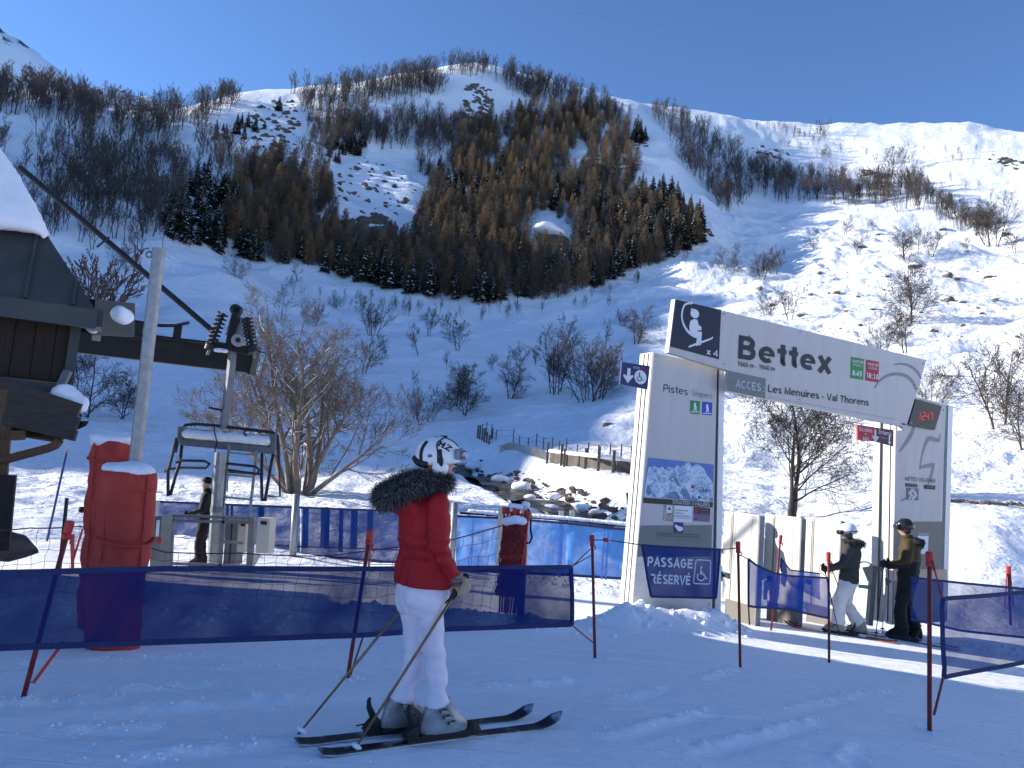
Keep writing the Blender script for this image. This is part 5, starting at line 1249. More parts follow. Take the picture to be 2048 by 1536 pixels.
# ---- stream: water, stones, snow cushions
def stream_water():
    m = bpy.data.materials.new('stream_water'); m.use_nodes = True; N, L = m.node_tree.nodes, m.node_tree.links; b = N['Principled BSDF']
    g = N.new('ShaderNodeNewGeometry'); nz = N.new('ShaderNodeTexNoise'); nz.inputs['Scale'].default_value = 1.5; nz.inputs['Detail'].default_value = 9; nz.inputs['Roughness'].default_value = 0.7; nz.inputs['Distortion'].default_value = 1.0
    L.new(g.outputs['Position'], nz.inputs['Vector']); rp = N.new('ShaderNodeValToRGB'); e = rp.color_ramp.elements
    e[0].position = .40; e[0].color = (0.012, 0.014, 0.014, 1); e[1].position = .60; e[1].color = (0.17, 0.14, 0.09, 1)
    q = e.new(.50); q.color = (0.060, 0.050, 0.034, 1); q = e.new(.66); q.color = (0.6, 0.63, 0.66, 1)
    L.new(nz.outputs['Fac'], rp.inputs[0]); L.new(rp.outputs[0], b.inputs['Base Color']); b.inputs['Roughness'].default_value = 0.28
    bp = N.new('ShaderNodeBump'); bp.inputs['Distance'].default_value = .15; bp.inputs['Strength'].default_value = .7; L.new(nz.outputs['Fac'], bp.inputs['Height']); L.new(bp.outputs['Normal'], b.inputs['Normal'])
    vs, fs = [], []; prev = None; pts = [Vector((x, y, 0)) for x, y in STREAM]
    path = []
    for i in range(len(pts) - 1):
        for k in range(10): path.append(pts[i].lerp(pts[i + 1], k / 10))
    path.append(pts[-1])
    for i, p in enumerate(path):
        t = (path[min(i + 1, len(path) - 1)] - path[max(i - 1, 0)]).normalized(); s = V(-t.y, t.x, 0)
        z = HF(p.x, p.y) + 0.17
        w = 1.55 + .25 * math.sin(i * .7)
        for a in (-1, -.5, 0, .5, 1): vs.append((p.x + s.x * w * a, p.y + s.y * w * a, z + .02 * math.sin(i * 1.3 + a * 4)))
    for i in range(len(path) - 1):
        for j in range(4): fs.append((i * 5 + j, i * 5 + j + 1, i * 5 + j + 6, i * 5 + j + 5))
    mb = MB(); mb.add(vs, fs); o = mb.build('stream_water', m, smooth=True); o['kind'] = 'structure'; o['label'] = 'dark stony stream running down between snow banks'
stream_water()
rg = random.Random(12)
STL = ['small snow cushion on a stone in the stream', 'round snow cushion in the stream']
CU = [(945, 940, 44), (1000, 968, 50), (1044, 985, 60), (1108, 1003, 40), (1018, 995, 40), (1100, 1030, 52), (1165, 1028, 46), (1060, 1005, 34), (925, 932, 30), (1190, 1036, 34), (985, 955, 30), (1075, 1022, 70)]
CUL = ['uppermost', 'long flat', 'broad', 'small right hand', 'low', 'large white', 'right end', 'little', 'tiny top', 'lowest', 'oval', 'biggest near']
for (px, pyy, w), l in zip(CU, CUL):
    p = hit([px], [pyy], 18)[0]; r = math.hypot(p[0], p[1]); s = w * .36 * r / FOC
    mb = MB(); mb.ball((p[0], p[1], p[2] + .2 + s * .1), (s * 1.1, s * .9, s * .55), 14, 9); mb.ball((p[0] + s * .5, p[1] + .1, p[2] + .2), (s * .6, s * .6, s * .4), 10, 7)
    o = soft('snow_cushion', mb, SNOWCAP, None, max(.04, s * .14), 5, seed=int(px), disp=s * .15, dscale=s * .8)
    tag(o, l + ' snow cushion lying on stones in the stream', 'snow cushion', 'snow cushions in the stream')
mb = MB()
for k in range(620):
    i = rg.randrange(len(STREAM) - 1); t = rg.random(); x = STREAM[i][0] + (STREAM[i + 1][0] - STREAM[i][0]) * t + rg.uniform(-1.1, 1.1); y = STREAM[i][1] + (STREAM[i + 1][1] - STREAM[i][1]) * t + rg.uniform(-.6, .6)
    s = rg.choice((.05, .07, .09, .12, .2)) * rg.uniform(.7, 1.2); me = RM[rg.randrange(6)]; z = HF(x, y) + .14
    mb.add([(x + v.co.x * s * 1.2, y + v.co.y * s, z + v.co.z * s) for v in me.vertices], [tuple(f.vertices) for f in me.polygons])
mb.build('stream_stones', ROCK, kind='stuff', label='dark wet stones strewn in the stream', fixn=False)
# ---- wooden fences and retaining wall beyond the stream
M_OLDW = wood('old_fence_wood', (0.16, 0.125, 0.10), (0.09, 0.072, 0.06), scale=5)
M_WALL = mat('weathered_wall', (0.125, 0.11, 0.095), 0.85, col2=(0.06, 0.055, 0.05), scale=3, bump=0.4, bscale=9)
wf = thing('retaining_wall', 'low dark retaining wall of boards with snow on top beyond the stream', 'wall', GH(1180, 938, 20))
def wall_seg(pix, hgt, mats, nm='board_panel', step=36, th=.08):
    for i in range(len(pix) - 1):
        (x0, y0), (x1, y1) = pix[i], pix[i + 1]; n = max(1, int(abs(x1 - x0) / step))
        for k in range(n):
            a = GH(x0 + (x1 - x0) * k / n, y0 + (y1 - y0) * k / n, 20); b = GH(x0 + (x1 - x0) * (k + .96) / n, y0 + (y1 - y0) * (k + .96) / n, 20)
            m = MB(); m.beam(a + EZ * (hgt / 2 - .15), b + EZ * (hgt / 2 - .15), th, hgt, EZ); m.build(nm, mats, wf)
wall_seg([(1100, 925), (1160, 934), (1268, 948)], 0.75, M_WALL)
wp = [(1094, 926), (1122, 930), (1128, 932), (1170, 937), (1196, 941), (1226, 944), (1262, 950)]
for i, (x, y) in enumerate(wp):
    a = GH(x, y + 1, 20); m = MB(); m.beam(a - EZ * .2, a + EZ * rg.uniform(.85, 1.15), .13, .13); m.build('post', M_OLDW, wf)
prev = None
sp = [GH(x, y, 20) + EZ * .62 for x, y in ((1100, 925), (1130, 930), (1160, 934), (1200, 940), (1240, 945), (1266, 948))]
snow_lump('snow_cap', wf, sp, 0.13, zs=.8)
pf = thing('picket_fence', 'pale slatted snow fence curving down to the retaining wall', 'fence', GH(1040, 912, 20))
pk = [(1000, 905), (1012, 900), (1030, 900), (1052, 908), (1075, 915), (1096, 922)]
for i in range(len(pk) - 1):
    for k in range(7):
        t = k / 7; x = pk[i][0] + (pk[i + 1][0] - pk[i][0]) * t; y = pk[i][1] + (pk[i + 1][1] - pk[i][1]) * t; a = GH(x, y, 20)
        m = MB(); m.beam(a - EZ * .1, a + EZ * rg.uniform(.42, .58), .10, .03, V(0, 1, 0)); m.build('slat', mat('pale_slats', (0.46, 0.42, 0.36), 0.8, var=.2, scale=4), pf)
wl_ = thing('wire_fence', 'row of thin wooden stakes with wire along the path beyond the stream', 'fence', GH(1120, 905, 20))
stk = [(964, 868), (972, 872), (982, 876), (992, 880), (1026, 886), (1038, 893), (1056, 895), (1072, 897), (1086, 898), (1104, 900), (1118, 901), (1132, 905), (1154, 908), (1176, 908), (1196, 911), (1220, 913), (1242, 915), (1262, 918)]
pv = None
for x, y in stk:
    a = GH(x, y, 20); r = math.hypot(a.x, a.y); h = rg.uniform(18, 30) * r / FOC
    m = MB(); m.beam(a - EZ * .2, a + EZ * h, .075, .075); m.build('stake', M_OLDW, wl_)
    if pv is not None:
        for q in (.5, .9): m = MB(); m.tube([pv[0] + EZ * pv[1] * q, a + EZ * h * q], .010, 4); m.build('wire', M_GREY, wl_)
    pv = (a, h)
og = thing('gate_posts', 'dark timber posts close together at the upper end of the fence', 'gate', GH(970, 880, 20))
for x, y, h in ((955, 876, 26), (959, 878, 28), (964, 880, 24), (968, 884, 28), (973, 886, 22), (978, 888, 18), (984, 878, 22)):
    a = GH(x, y, 20); r = math.hypot(a.x, a.y); m = MB(); m.beam(a - EZ * .2, a + EZ * h * r / FOC, .14, .10); m.build('post', M_OLDW, og)
# ---- long dark stone wall at the right edge
sw = thing('stone_wall', 'long low dark stone wall half buried in snow at the right edge', 'wall', GH(1980, 1006, 18))
for k in range(24):
    x = 1893 + k * 8.6; y = 1001 + .05 * (x - 1893) + rg.uniform(-1.5, 1.5); a = GH(x, y + 3, 18); r = math.hypot(a.x, a.y); s = 5.6 * r / FOC
    me = RM[k % 6]; o = bpy.data.objects.new('stone', me); COL.objects.link(o); o.parent = sw; o.location = a - ORG[sw.name] + EZ * .03; o.scale = (s * rg.uniform(1., 1.5), s, s * rg.uniform(.9, 1.4)); o.rotation_euler = (0, 0, k)
# ---- stake with sagging wire beside the pillar, overhead cable
o1 = thing('post', 'snow topped crooked stake on the bank left of the pillar', 'post', GH(1247, 1000, 18))
m = MB(); a = GH(1258, 1010, 18); m.beam(a - EZ * .2, a + V(-.1, 0, .45), .08, .08); m.build('stake', M_OLDW, o1)
oc = thing('overhead_cable', 'two thin overhead cables crossing the sky at the upper right', 'cable', P(1900, 40, 160))
for y0, y1, x0 in ((-10, 66, 1610), (20, 170, 1120)):
    m = MB(); m.tube([P(x0, y0, 170), P(2400, y1 + (2400 - 2048) * .16, 170)], 0.018, 4); m.build('cable', M_GREY, oc)
# ================================================================== entrance sign arch and ski pass gates
M_WHITE = mat('sign_white', (0.51, 0.485, 0.46), 0.45, var=0.055, scale=2.2, stretch=(2.5, 2.5, .35))
M_ALU = mat('aluminium_frame', (0.60, 0.61, 0.62), 0.42, metal=0.25, var=0.04, scale=3)
M_BRUSH = mat('brushed_plate', (0.52, 0.53, 0.54), 0.36, metal=0.55, col2=(0.42, 0.43, 0.44), scale=5, stretch=(1, 1, 9))
M_NAVYS = mat('sign_navy', (0.009, 0.012, 0.035), 0.5, var=0.05)
M_INK = mat('dark_ink', (0.015, 0.018, 0.03), 0.5)
M_GREYT = mat('grey_print', (0.22, 0.235, 0.25), 0.5, var=0.04)
M_GREYP = mat('grey_panel', (0.17, 0.185, 0.18), 0.5, var=0.05)
M_PRW = mat('white_print', (0.70, 0.72, 0.74), 0.5, var=0.02)
M_GRN = mat('green_print', (0.02, 0.24, 0.06), 0.5, var=0.04)
M_BLU = mat('blue_print', (0.012, 0.06, 0.42), 0.5, var=0.04)
M_REDS = mat('red_print', (0.38, 0.014, 0.03), 0.5, var=0.04)
M_MAR = mat('maroon_print', (0.055, 0.010, 0.028), 0.5, var=0.05)
M_SBLUE = mat('sign_blue', (0.010, 0.022, 0.12), 0.5, var=0.04)
M_LED = mat('led_red', (0.30, 0.01, 0.01), 0.5, emit=((1.0, 0.03, 0.02), 0.55))
M_TAUPE = mat('taupe_panel', (0.17, 0.155, 0.135), 0.5, var=0.05)
M_SAND = mat('sand_panel', (0.50, 0.36, 0.25), 0.5, var=0.05)
class Plane:
    def __init__(s, o, u, off=0.0):
        s.u = Vector(u).normalized(); s.n = Vector((s.u.y, -s.u.x, 0)); s.o = Vector(o) + s.n * off; s.up = EZ
    def hit(s, px, py):
        d = ray(px, py); t = (s.o - CAM).dot(s.n) / d.dot(s.n); return CAM + d * t
    def uv(s, px, py):
        p = s.hit(px, py) - s.o; return p.dot(s.u), p.z
    def pt(s, u, v, d=0.0): return s.o + s.u * u + EZ * v + s.n * d
def ppoly(name, pl, pix, mats, parent, d=0.004, th=0.004, label=None):
    m = MB(); m.prism([pl.hit(*q) + pl.n * d for q in pix], -pl.n * th); return m.build(name, mats, parent, label=label)
def uvpoly(name, pl, uvs, mats, parent, d=0.004, th=0.003):
    m = MB(); m.prism([pl.pt(u, v, d) for u, v in uvs], -pl.n * th); return m.build(name, mats, parent)
def _arc(cx, cy, rx, ry, a0, a1, n=14): return [(cx + rx * math.cos(R(a0 + (a1 - a0) * i / n)), cy + ry * math.sin(R(a0 + (a1 - a0) * i / n))) for i in range(n + 1)]
def _glyphs(w):
    """plain grotesque alphabet as centre lines; capitals 0.72 high, stroke w"""
    h, x = 0.72 - w / 2, 0.52 - w / 2; o = w / 2; W = .52; l = o; g = {}
    rt = W - o; md = (h + o) / 2; c = W / 2
    def st(*p): return [list(p)]
    g['A'] = (.56, st((.03, 0), (.28, .70), (.53, 0)) + st((.13, .25), (.43, .25)))
    bow = lambda y0, y1, r: [(l, y1), (r - (y1 - y0) / 2, y1)] + _arc(r - (y1 - y0) / 2, (y0 + y1) / 2, (y1 - y0) / 2, (y1 - y0) / 2, 90, -90) + [(l, y0)]
    g['B'] = (.56, st((l, 0), (l, .72)) + [bow(md + .01, h, rt - .01)] + [bow(o, md + .01, rt + .02)])
    ci = lambda a0, a1: _arc(.29, .36, .29 - o, .36 - o, a0, a1, 22)
    g['C'] = (.58, [ci(48, 312)]); g['G'] = (.62, [ci(48, 360)] + st((.33, .36), (.29 + .29 - o + w / 2, .36)))
    g['O'] = (.6, [ci(0, 360)]); g['D'] = (.58, st((l, 0), (l, .72)) + [[(l, h), (.24, h)] + _arc(.24, .36, .32 - o, .36 - o, 90, -90, 18) + [(l, o)]])
    g['E'] = (.50, st((l, 0), (l, .72)) + st((l, h), (.48, h)) + st((l, .37), (.45, .37)) + st((l, o), (.49, o)))
    g['F'] = (.46, st((l, 0), (l, .72)) + st((l, h), (.46, h)) + st((l, .37), (.42, .37)))
    g['H'] = (.56, st((l, 0), (l, .72)) + st((.54 - o, 0), (.54 - o, .72)) + st((l, .37), (.54 - o, .37)))
    g['I'] = (w + .02, st((l, 0), (l, .72))); g['J'] = (.42, [[(.40 - o, .72), (.40 - o, .2)] + _arc(.2, .2, .2 - o, .2 - o, 0, -180)])
    g['L'] = (.46, st((l, 0), (l, .72)) + st((l, o), (.46, o))); g['M'] = (.66, st((l, 0), (l, .70), (.33, .08), (.66 - o, .70), (.66 - o, 0)))
    g['N'] = (.56, st((l, 0), (l, .70), (.55 - o, .02), (.55 - o, .72))); g['P'] = (.52, st((l, 0), (l, .72)) + [bow(.31, h, rt)])
    g['R'] = (.55, st((l, 0), (l, .72)) + [bow(.33, h, rt)] + st((.28, .33), (.51, 0)))
    g['S'] = (.54, [_arc(.27, .72 - .19, .25 - o, .19 - o, 35, 250, 14) + _arc(.27, .19, .26 - o, .195 - o, 75, -145, 14)])
    g['T'] = (.50, st((.25, 0), (.25, .72)) + st((0, h), (.50, h))); g['U'] = (.56, [[(l, .72), (l, .24)] + _arc(.275, .24, .275 - o, .24 - o, 180, 360) + [(.55 - o, .72)]])
    g['V'] = (.54, st((.02, .72), (.27, .01), (.52, .72))); g['W'] = (.8, st((.02, .72), (.21, .01), (.40, .70), (.59, .01), (.78, .72))); g['É'] = (.50, g['E'][1] + st((.20, .80), (.33, .93)))
    g['Z'] = (.52, st((.04, h), (.48, h), (.05, o), (.50, o))); g['Y'] = (.54, st((.02, .72), (.27, .34), (.52, .72)) + st((.27, 0), (.27, .36))); g['X'] = (.54, st((.03, 0), (.51, .72)) + st((.03, .72), (.51, 0))); g['K'] = (.55, st((l, 0), (l, .72)) + st((l, .28), (.50, .72)) + st((.22, .42), (.53, 0)))
    g['z'] = (.44, st((.04, .52 - o), (.40, .52 - o), (.05, o), (.42, o))); g['j'] = (w + .02, st((l, -.17), (l, .52)) + st((l, .72 - w * .9), (l, .72)))
    r = .26 - o; bl = lambda a0, a1, cx=.26: _arc(cx, .26, r, r, a0, a1, 18)
    g['a'] = (.48, [[(.03 + o * .6, .40)] + _arc(.24, .36, .2 - o, .16 - o, 150, 0, 10) + [(.44 - o, .0)]] + [_arc(.22, .15, .2 - o, .15 - o, 75, 330, 14)] + st((.24, .29), (.42, .31)))
    g['c'] = (.48, [bl(48, 312)]); g['d'] = (.52, [bl(0, 360, .25)] + st((.50 - o, 0), (.50 - o, .72))); g['b'] = (.52, [bl(0, 360)] + st((l, 0), (l, .72)))
    g['e'] = (.52, [[.55, (.03, .265), (.51, .265)], bl(0, 312)]); g['f'] = (.28, [[(.11 + o, 0), (.11 + o, .56)] + _arc(.24, .56, .13 - o * .2, .15 - o, 180, 90, 6)] + st((0, .52 - o), (.28, .52 - o)))
    g['g'] = (.52, [bl(0, 360, .25)] + [[(.50 - o, .52), (.50 - o, 0)] + _arc(.26, -.02, .24 - o, .17 - o, 0, -150)]); g['h'] = (.48, st((l, 0), (l, .72)) + [_arc(.24, .28, .23 - o, .24 - o, 180, 0) + [(.47 - o, 0)]])
    g['i'] = (w + .02, st((l, 0), (l, .52)) + st((l, .72 - w * .9), (l, .72))); g['k'] = (.46, st((l, 0), (l, .72)) + st((l, .20), (.42, .52)) + st((.2, .32), (.44, 0))); g['l'] = (w + .02, st((l, 0), (l, .72)))
    g['m'] = (.74, st((l, 0), (l, .52)) + [_arc(.20 + o * .4, .30, .19 - o * .6, .22 - o, 180, 0) + [(.37, 0)]] + [_arc(.55 - o * .4, .30, .19 - o * .6, .22 - o, 180, 0) + [(.73 - o, 0)]])
    g['n'] = (.48, st((l, 0), (l, .52)) + [_arc(.24, .28, .23 - o, .24 - o, 180, 0) + [(.47 - o, 0)]]); g['o'] = (.52, [bl(0, 360)]); g['p'] = (.52, [bl(0, 360)] + st((l, -.19), (l, .52))); g['q'] = (.52, [bl(0, 360, .25)] + st((.5 - o, -.19), (.5 - o, .52)))
    g['r'] = (.32, st((l, 0), (l, .52)) + [_arc(.27, .27, .27 - o, .25 - o, 170, 80, 8)]); g['s'] = (.44, [_arc(.22, .52 - .135, .20 - o, .135 - o, 30, 250, 12) + _arc(.22, .14, .21 - o, .14 - o, 70, -150, 12)])
    g['t'] = (.30, [[(.10 + o, .66), (.10 + o, .13)] + _arc(.25, .14, .15 - o, .14 - o, 180, 285, 6)] + st((0, .52 - o), (.29, .52 - o))); g['u'] = (.48, st((.47 - o, 0), (.47 - o, .52)) + [[(l, .52), (l, .24)] + _arc(.235, .24, .235 - o, .24 - o, 180, 360)])
    g['v'] = (.46, st((.02, .52), (.23, .01), (.44, .52))); g['w'] = (.7, st((.02, .52), (.18, .01), (.35, .5), (.52, .01), (.68, .52))); g['x'] = (.48, st((.02 + o * .5, 0), (.46 - o * .5, .52)) + st((.02 + o * .5, .52), (.46 - o * .5, 0))); g['y'] = (.46, st((.02, .52), (.24, .02)) + st((.44, .52), (.17, -.19)))
    g['é'] = (.52, g['e'][1] + st((.22, .60), (.36, .74))); g['à'] = (.48, g['a'][1] + st((.14, .74), (.26, .60))); g['ê'] = (.52, g['e'][1] + st((.14, .60), (.26, .72), (.38, .60)))
    g['0'] = (.5, [_arc(.25, .36, .24 - o, .36 - o, 0, 360, 22)]); g['1'] = (.34, st((.24, 0), (.24, .70), (.06, .55))); g['2'] = (.5, [_arc(.25, .50, .22 - o, .22 - o, 160, -35, 12) + [(.04, o), (.49, o)]])
    g['3'] = (.5, [_arc(.24, .535, .2 - o, .185 - o, 150, -90, 12)] + [_arc(.24, .20, .23 - o, .20 - o, 90, -150, 12)]); g['4'] = (.52, st((.38, 0), (.38, .70), (.03, .20), (.50, .20))); g['5'] = (.5, [[(.46, h), (.11, h), (.07, .36)] + _arc(.25, .24, .24 - o, .24 - o, 130, -150, 14)])
    g['6'] = (.5, [_arc(.25, .23, .23 - o, .23 - o, 0, 360, 18)] + [[(.42, .62)] + _arc(.27, .46, .25 - o, .26 - o, 60, 180, 10) + [(.02 + o, .23)]]); g['7'] = (.48, st((.02, h), (.46, h), (.18, 0))); g['8'] = (.5, [_arc(.25, .54, .2 - o, .18 - o, 0, 360, 16)] + [_arc(.25, .20, .23 - o, .2 - o, 0, 360, 16)])
    g['9'] = (.5, [_arc(.25, .49, .23 - o, .23 - o, 0, 360, 18)] + [[(.48 - o, .49)] + _arc(.23, .26, .25 - o, .26 - o, 0, -120, 10)])
    g['-'] = (.30, st((.03, .27), (.27, .27))); g[':'] = (w + .06, st((l + .03, 0), (l + .03, w)) + st((l + .03, .38), (l + .03, .38 + w))); g['.'] = (w + .05, st((l, 0), (l, w))); g["'"] = (w + .04, st((l, .52), (l, .72))); g[','] = (w + .05, st((l + .02, w), (l - .02, -.09)))
    return g
def text_verts(txt, bold=0.0, shear=0.0):
    w = min(.20, .085 + bold * 2.0); g = _glyphs(w); vs, fs = [], []; x0 = 0; lay = 0
    for ch in txt:
        if ch == ' ': x0 += .26; continue
        adv, strokes = g.get(ch, g['o'])
        for s in strokes:
            wf = w
            if isinstance(s[0], float): wf = w * s[0]; s = s[1:]
            k = len(s); L_, R_ = [], []; lay += 1
            for i in range(k):
                p = Vector(s[i]); a = (p - Vector(s[i - 1])).normalized() if i else None; b = (Vector(s[i + 1]) - p).normalized() if i < k - 1 else None
                if i == 0 and (Vector(s[0]) - Vector(s[-1])).length < 1e-4: a = (p - Vector(s[-2])).normalized()
                if i == k - 1 and (Vector(s[0]) - Vector(s[-1])).length < 1e-4: b = (Vector(s[1]) - p).normalized()
                t = ((a or b) + (b or a)); t = t.normalized() if t.length > 1e-6 else (a or b); n = Vector((-t.y, t.x))
                c = abs(n.dot(Vector((-(a or b).y, (a or b).x)))); m = min(1 / max(c, .3), 1.9) * wf / 2
                L_.append(p + n * m); R_.append(p - n * m)
            o = len(vs)
            for q in L_ + R_: vs.append(Vector((q.x + x0 + shear * q.y, q.y, (lay % 5) * .0012)))
            fs += [(o + i, o + i + 1, o + k + i + 1, o + k + i) for i in range(k - 1)]
        x0 += adv + .07 + w * .10
    return vs, fs
def text(txt, pl, a, b, hpx, mats, parent, d=0.006, bold=0.0, name='lettering', cap=0.72, shear=0.0, wmax=None):
    """baseline from pixel a to pixel b, capital height hpx pixels at a"""
    vs, fs = text_verts(txt, bold, shear)
    x0, x1 = min(v.x for v in vs), max(v.x for v in vs)
    ua, va = pl.uv(*a); ub, vb = pl.uv(*b); h = pl.uv(a[0] + hpx * .05, a[1] - hpx)[1] - va
    sx = (ub - ua) / (x1 - x0); sy = h / cap
    m = MB(); m.add([pl.pt(ua + (v.x - x0) * sx, va + (vb - va) * (v.x - x0) / (x1 - x0) + v.y * sy, d + v.z) for v in vs], fs)
    return m.build(name, mats, parent, fixn=False)
A_ = P(1365, 950, 11.2); B_ = P(1835, 985, 13.45); U_ = Vector((B_.x - A_.x, B_.y - A_.y, 0)).normalized()
PF = Plane((A_.x, A_.y, 0), U_)              # front of the pillars
PB = Plane((A_.x, A_.y, 0), U_, 0.20)         # front of the name board
# ---- left pillar
lp = thing('sign_pillar', 'tall pale pillar with piste map at the left of the entrance arch', 'sign pillar', PF.hit(1345, 1218), 'pillars of the entrance arch')
m = MB(); m.prism([PF.hit(*q) - PF.n * .012 for q in ((1306, 704), (1449, 736), (1441, 1232), (1263, 1232))], -PF.n * 0.30); body = m.build('body', M_ALU, lp)
ppoly('front_panel', PF, [(1307, 706), (1434, 735), (1425, 1113), (1273, 1113)], M_WHITE, lp, 0.004, 0.016)
ppoly('groove', PF, [(1434.5, 735), (1438, 736), (1429, 1228), (1425.5, 1228)], M_DARK, lp, -0.006, 0.006)
ppoly('edge_strip', PF, [(1438.5, 736), (1449, 738), (1441, 1230), (1430, 1230)], M_ALU, lp, 0.003, 0.015)
ppoly('kick_plate', PF, [(1272.6, 1113.5), (1425, 1113.5), (1424, 1229), (1263.5, 1229)], M_BRUSH, lp, 0.003, 0.015)
for k, dd in enumerate((0.10, 0.20)):
    m = MB(); o = -PF.n * dd
    q = [PF.hit(1306, 706) + o - U_ * .004, PF.hit(1264, 1228) + o - U_ * .004]; m.beam(q[0], q[1], 0.014, 0.012, PF.n); m.build('side_groove', M_DARK, lp)
def sq(cx, cy, w, h):  return [(cx - w / 2, cy - h / 2 - .02 * w), (cx + w / 2, cy - h / 2 + .08 * w), (cx + w / 2, cy + h / 2 + .08 * w), (cx - w / 2, cy + h / 2 - .02 * w)]
text('Pistes', PF, (1326, 783), (1375, 791), 15, M_INK, lp, bold=0.0036); text('Slopes', PF, (1382, 791), (1424, 798), 12, M_GREYT, lp, bold=0.0018)
def skier_icon(pl, cx, cy, s, parent, mats, d=.008):
    ppoly('icon', pl, [(cx + a * s, cy + b * s) for a, b in ((-.1, -.8), (.15, -.85), (.22, -.6), (.12, -.45), (.3, -.15), (.25, .1), (.35, .55), (.15, .6), (.05, .1), (-.05, .6), (-.25, .6), (-.1, .05), (-.2, -.3))], mats, parent, d, .002)
    ppoly('icon', pl, [(cx - .75 * s, cy + .68 * s), (cx + .75 * s, cy + .72 * s), (cx + .75 * s, cy + .86 * s), (cx - .75 * s, cy + .82 * s)], mats, parent, d, .002)
ppoly('green_square', PF, [(1380, 800.5), (1399.5, 802.5), (1398.5, 829), (1379, 827)], M_GRN, lp, .007, .003); skier_icon(PF, 1389, 815, 11.5, lp, M_PRW, .009)
ppoly('blue_square', PF, [(1404, 803), (1424, 805), (1423, 831), (1403, 829)], M_BLU, lp, .007, .003); skier_icon(PF, 1413.5, 818, 11.5, lp, M_PRW, .009)
# piste map
def map_material():
    m = bpy.data.materials.new('piste_map'); m.use_nodes = True; N, L = m.node_tree.nodes, m.node_tree.links; b = N['Principled BSDF']; b.inputs['Roughness'].default_value = .45
    tc = N.new('ShaderNodeTexCoord'); mp = N.new('ShaderNodeMapping'); mp.inputs['Rotation'].default_value = (0.5, .6, 0); mp.inputs['Scale'].default_value = (1, 1, 1.5); L.new(tc.outputs['Object'], mp.inputs[0])
    nz = N.new('ShaderNodeTexNoise'); nz.inputs['Scale'].default_value = 7; nz.inputs['Detail'].default_value = 7; nz.inputs['Roughness'].default_value = .72; nz.inputs['Distortion'].default_value = 1.5; L.new(mp.outputs[0], nz.inputs['Vector'])
    rp = N.new('ShaderNodeValToRGB'); e = rp.color_ramp.elements; e[0].position = .36; e[0].color = (.05, .13, .30, 1); e[1].position = .60; e[1].color = (.62, .70, .78, 1); q = e.new(.46); q.color = (.30, .44, .62, 1)
    L.new(nz.outputs['Fac'], rp.inputs[0]); L.new(rp.outputs[0], b.inputs['Base Color']); return m
M_MAP = map_material(); M_MSKY = mat('map_sky', (0.10, 0.22, 0.50), .45, col2=(0.06, .15, .40), scale=2); M_MTR = mat('map_forest', (.10, .15, .24), .5, col2=(.16, .25, .42), scale=14)
mapb = ppoly('map_sheet', PF, [(1295.5, 915), (1427, 929), (1425, 1003), (1287, 994)], M_MSKY, lp, .008, .004)
ridge = [(1294, 945), (1298, 932), (1302, 936), (1309, 931), (1316, 937), (1324, 933), (1330, 941), (1336, 933), (1348, 937), (1354, 930), (1362, 935), (1366, 928), (1377, 925), (1384, 934), (1392, 927), (1400, 931), (1408, 939), (1413, 950), (1420, 958), (1425, 966)]
ppoly('map_mountains', PF, ridge + [(1425, 1003), (1287, 994)], M_MAP, mapb, .010, .002)
for pts in ([(1331, 996), (1336, 987), (1345, 982), (1353, 984), (1358, 992), (1360, 999)], [(1359, 985), (1364, 976), (1372, 978), (1378, 988), (1380, 1000), (1372, 999)], [(1376, 999), (1386, 992), (1396, 999), (1390, 1002)], [(1294, 968), (1300, 975), (1303, 985), (1296, 990), (1291, 985)], [(1349, 950), (1356, 962), (1361, 974), (1354, 972), (1347, 960)], [(1338, 948), (1341, 958), (1346, 964), (1340, 962)]):
    ppoly('map_wood', PF, pts, M_MTR, mapb, .0115, .001)
rg = random.Random(2)
for k in range(34):
    x, y = rg.uniform(1298, 1412), rg.uniform(944, 985); L_ = rg.uniform(4, 14); s_ = rg.choice((1, -1)) * rg.uniform(.35, .8)
    ppoly('map_line', PF, [(x, y), (x + L_, y + s_ * L_), (x + L_, y + s_ * L_ + .8), (x, y + .8)], M_MTR if k % 3 else M_GREYP, mapb, .0118, .0006)
ppoly('red_mark', PF, [(1381, 970), (1388, 971), (1388, 977), (1381, 976)], M_REDS, mapb, .0122, .001)
text('Les', PF, (1394, 981), (1401, 982), 6, M_INK, mapb, .0125); text('3', PF, (1399, 985), (1406, 986), 12, M_INK, mapb, .0125); text('vallées', PF, (1405, 983), (1422, 984.5), 6.5, M_INK, mapb, .0125, shear=.2)
ppoly('logo', PF, [(1395, 992), (1400, 992.5), (1400, 997), (1395, 996.5)], M_SBLUE, mapb, .0122, .001)
for k in range(3): text('A', PF, (1404 + k * 6, 999), (1408 + k * 6, 999.3), 6, M_GREYT, mapb, .0125)
ppoly('map_title', PF, [(1286.5, 995), (1425, 1004.5), (1424.5, 1015), (1286, 1006)], mat('title_brown', (.030, .026, .020), .5), lp, .008, .004)
text('SITUATION 3 VALLÉES', PF, (1344, 1007.6), (1418, 1012.8), 7.5, M_PRW, lp, .010, bold=0.0036)
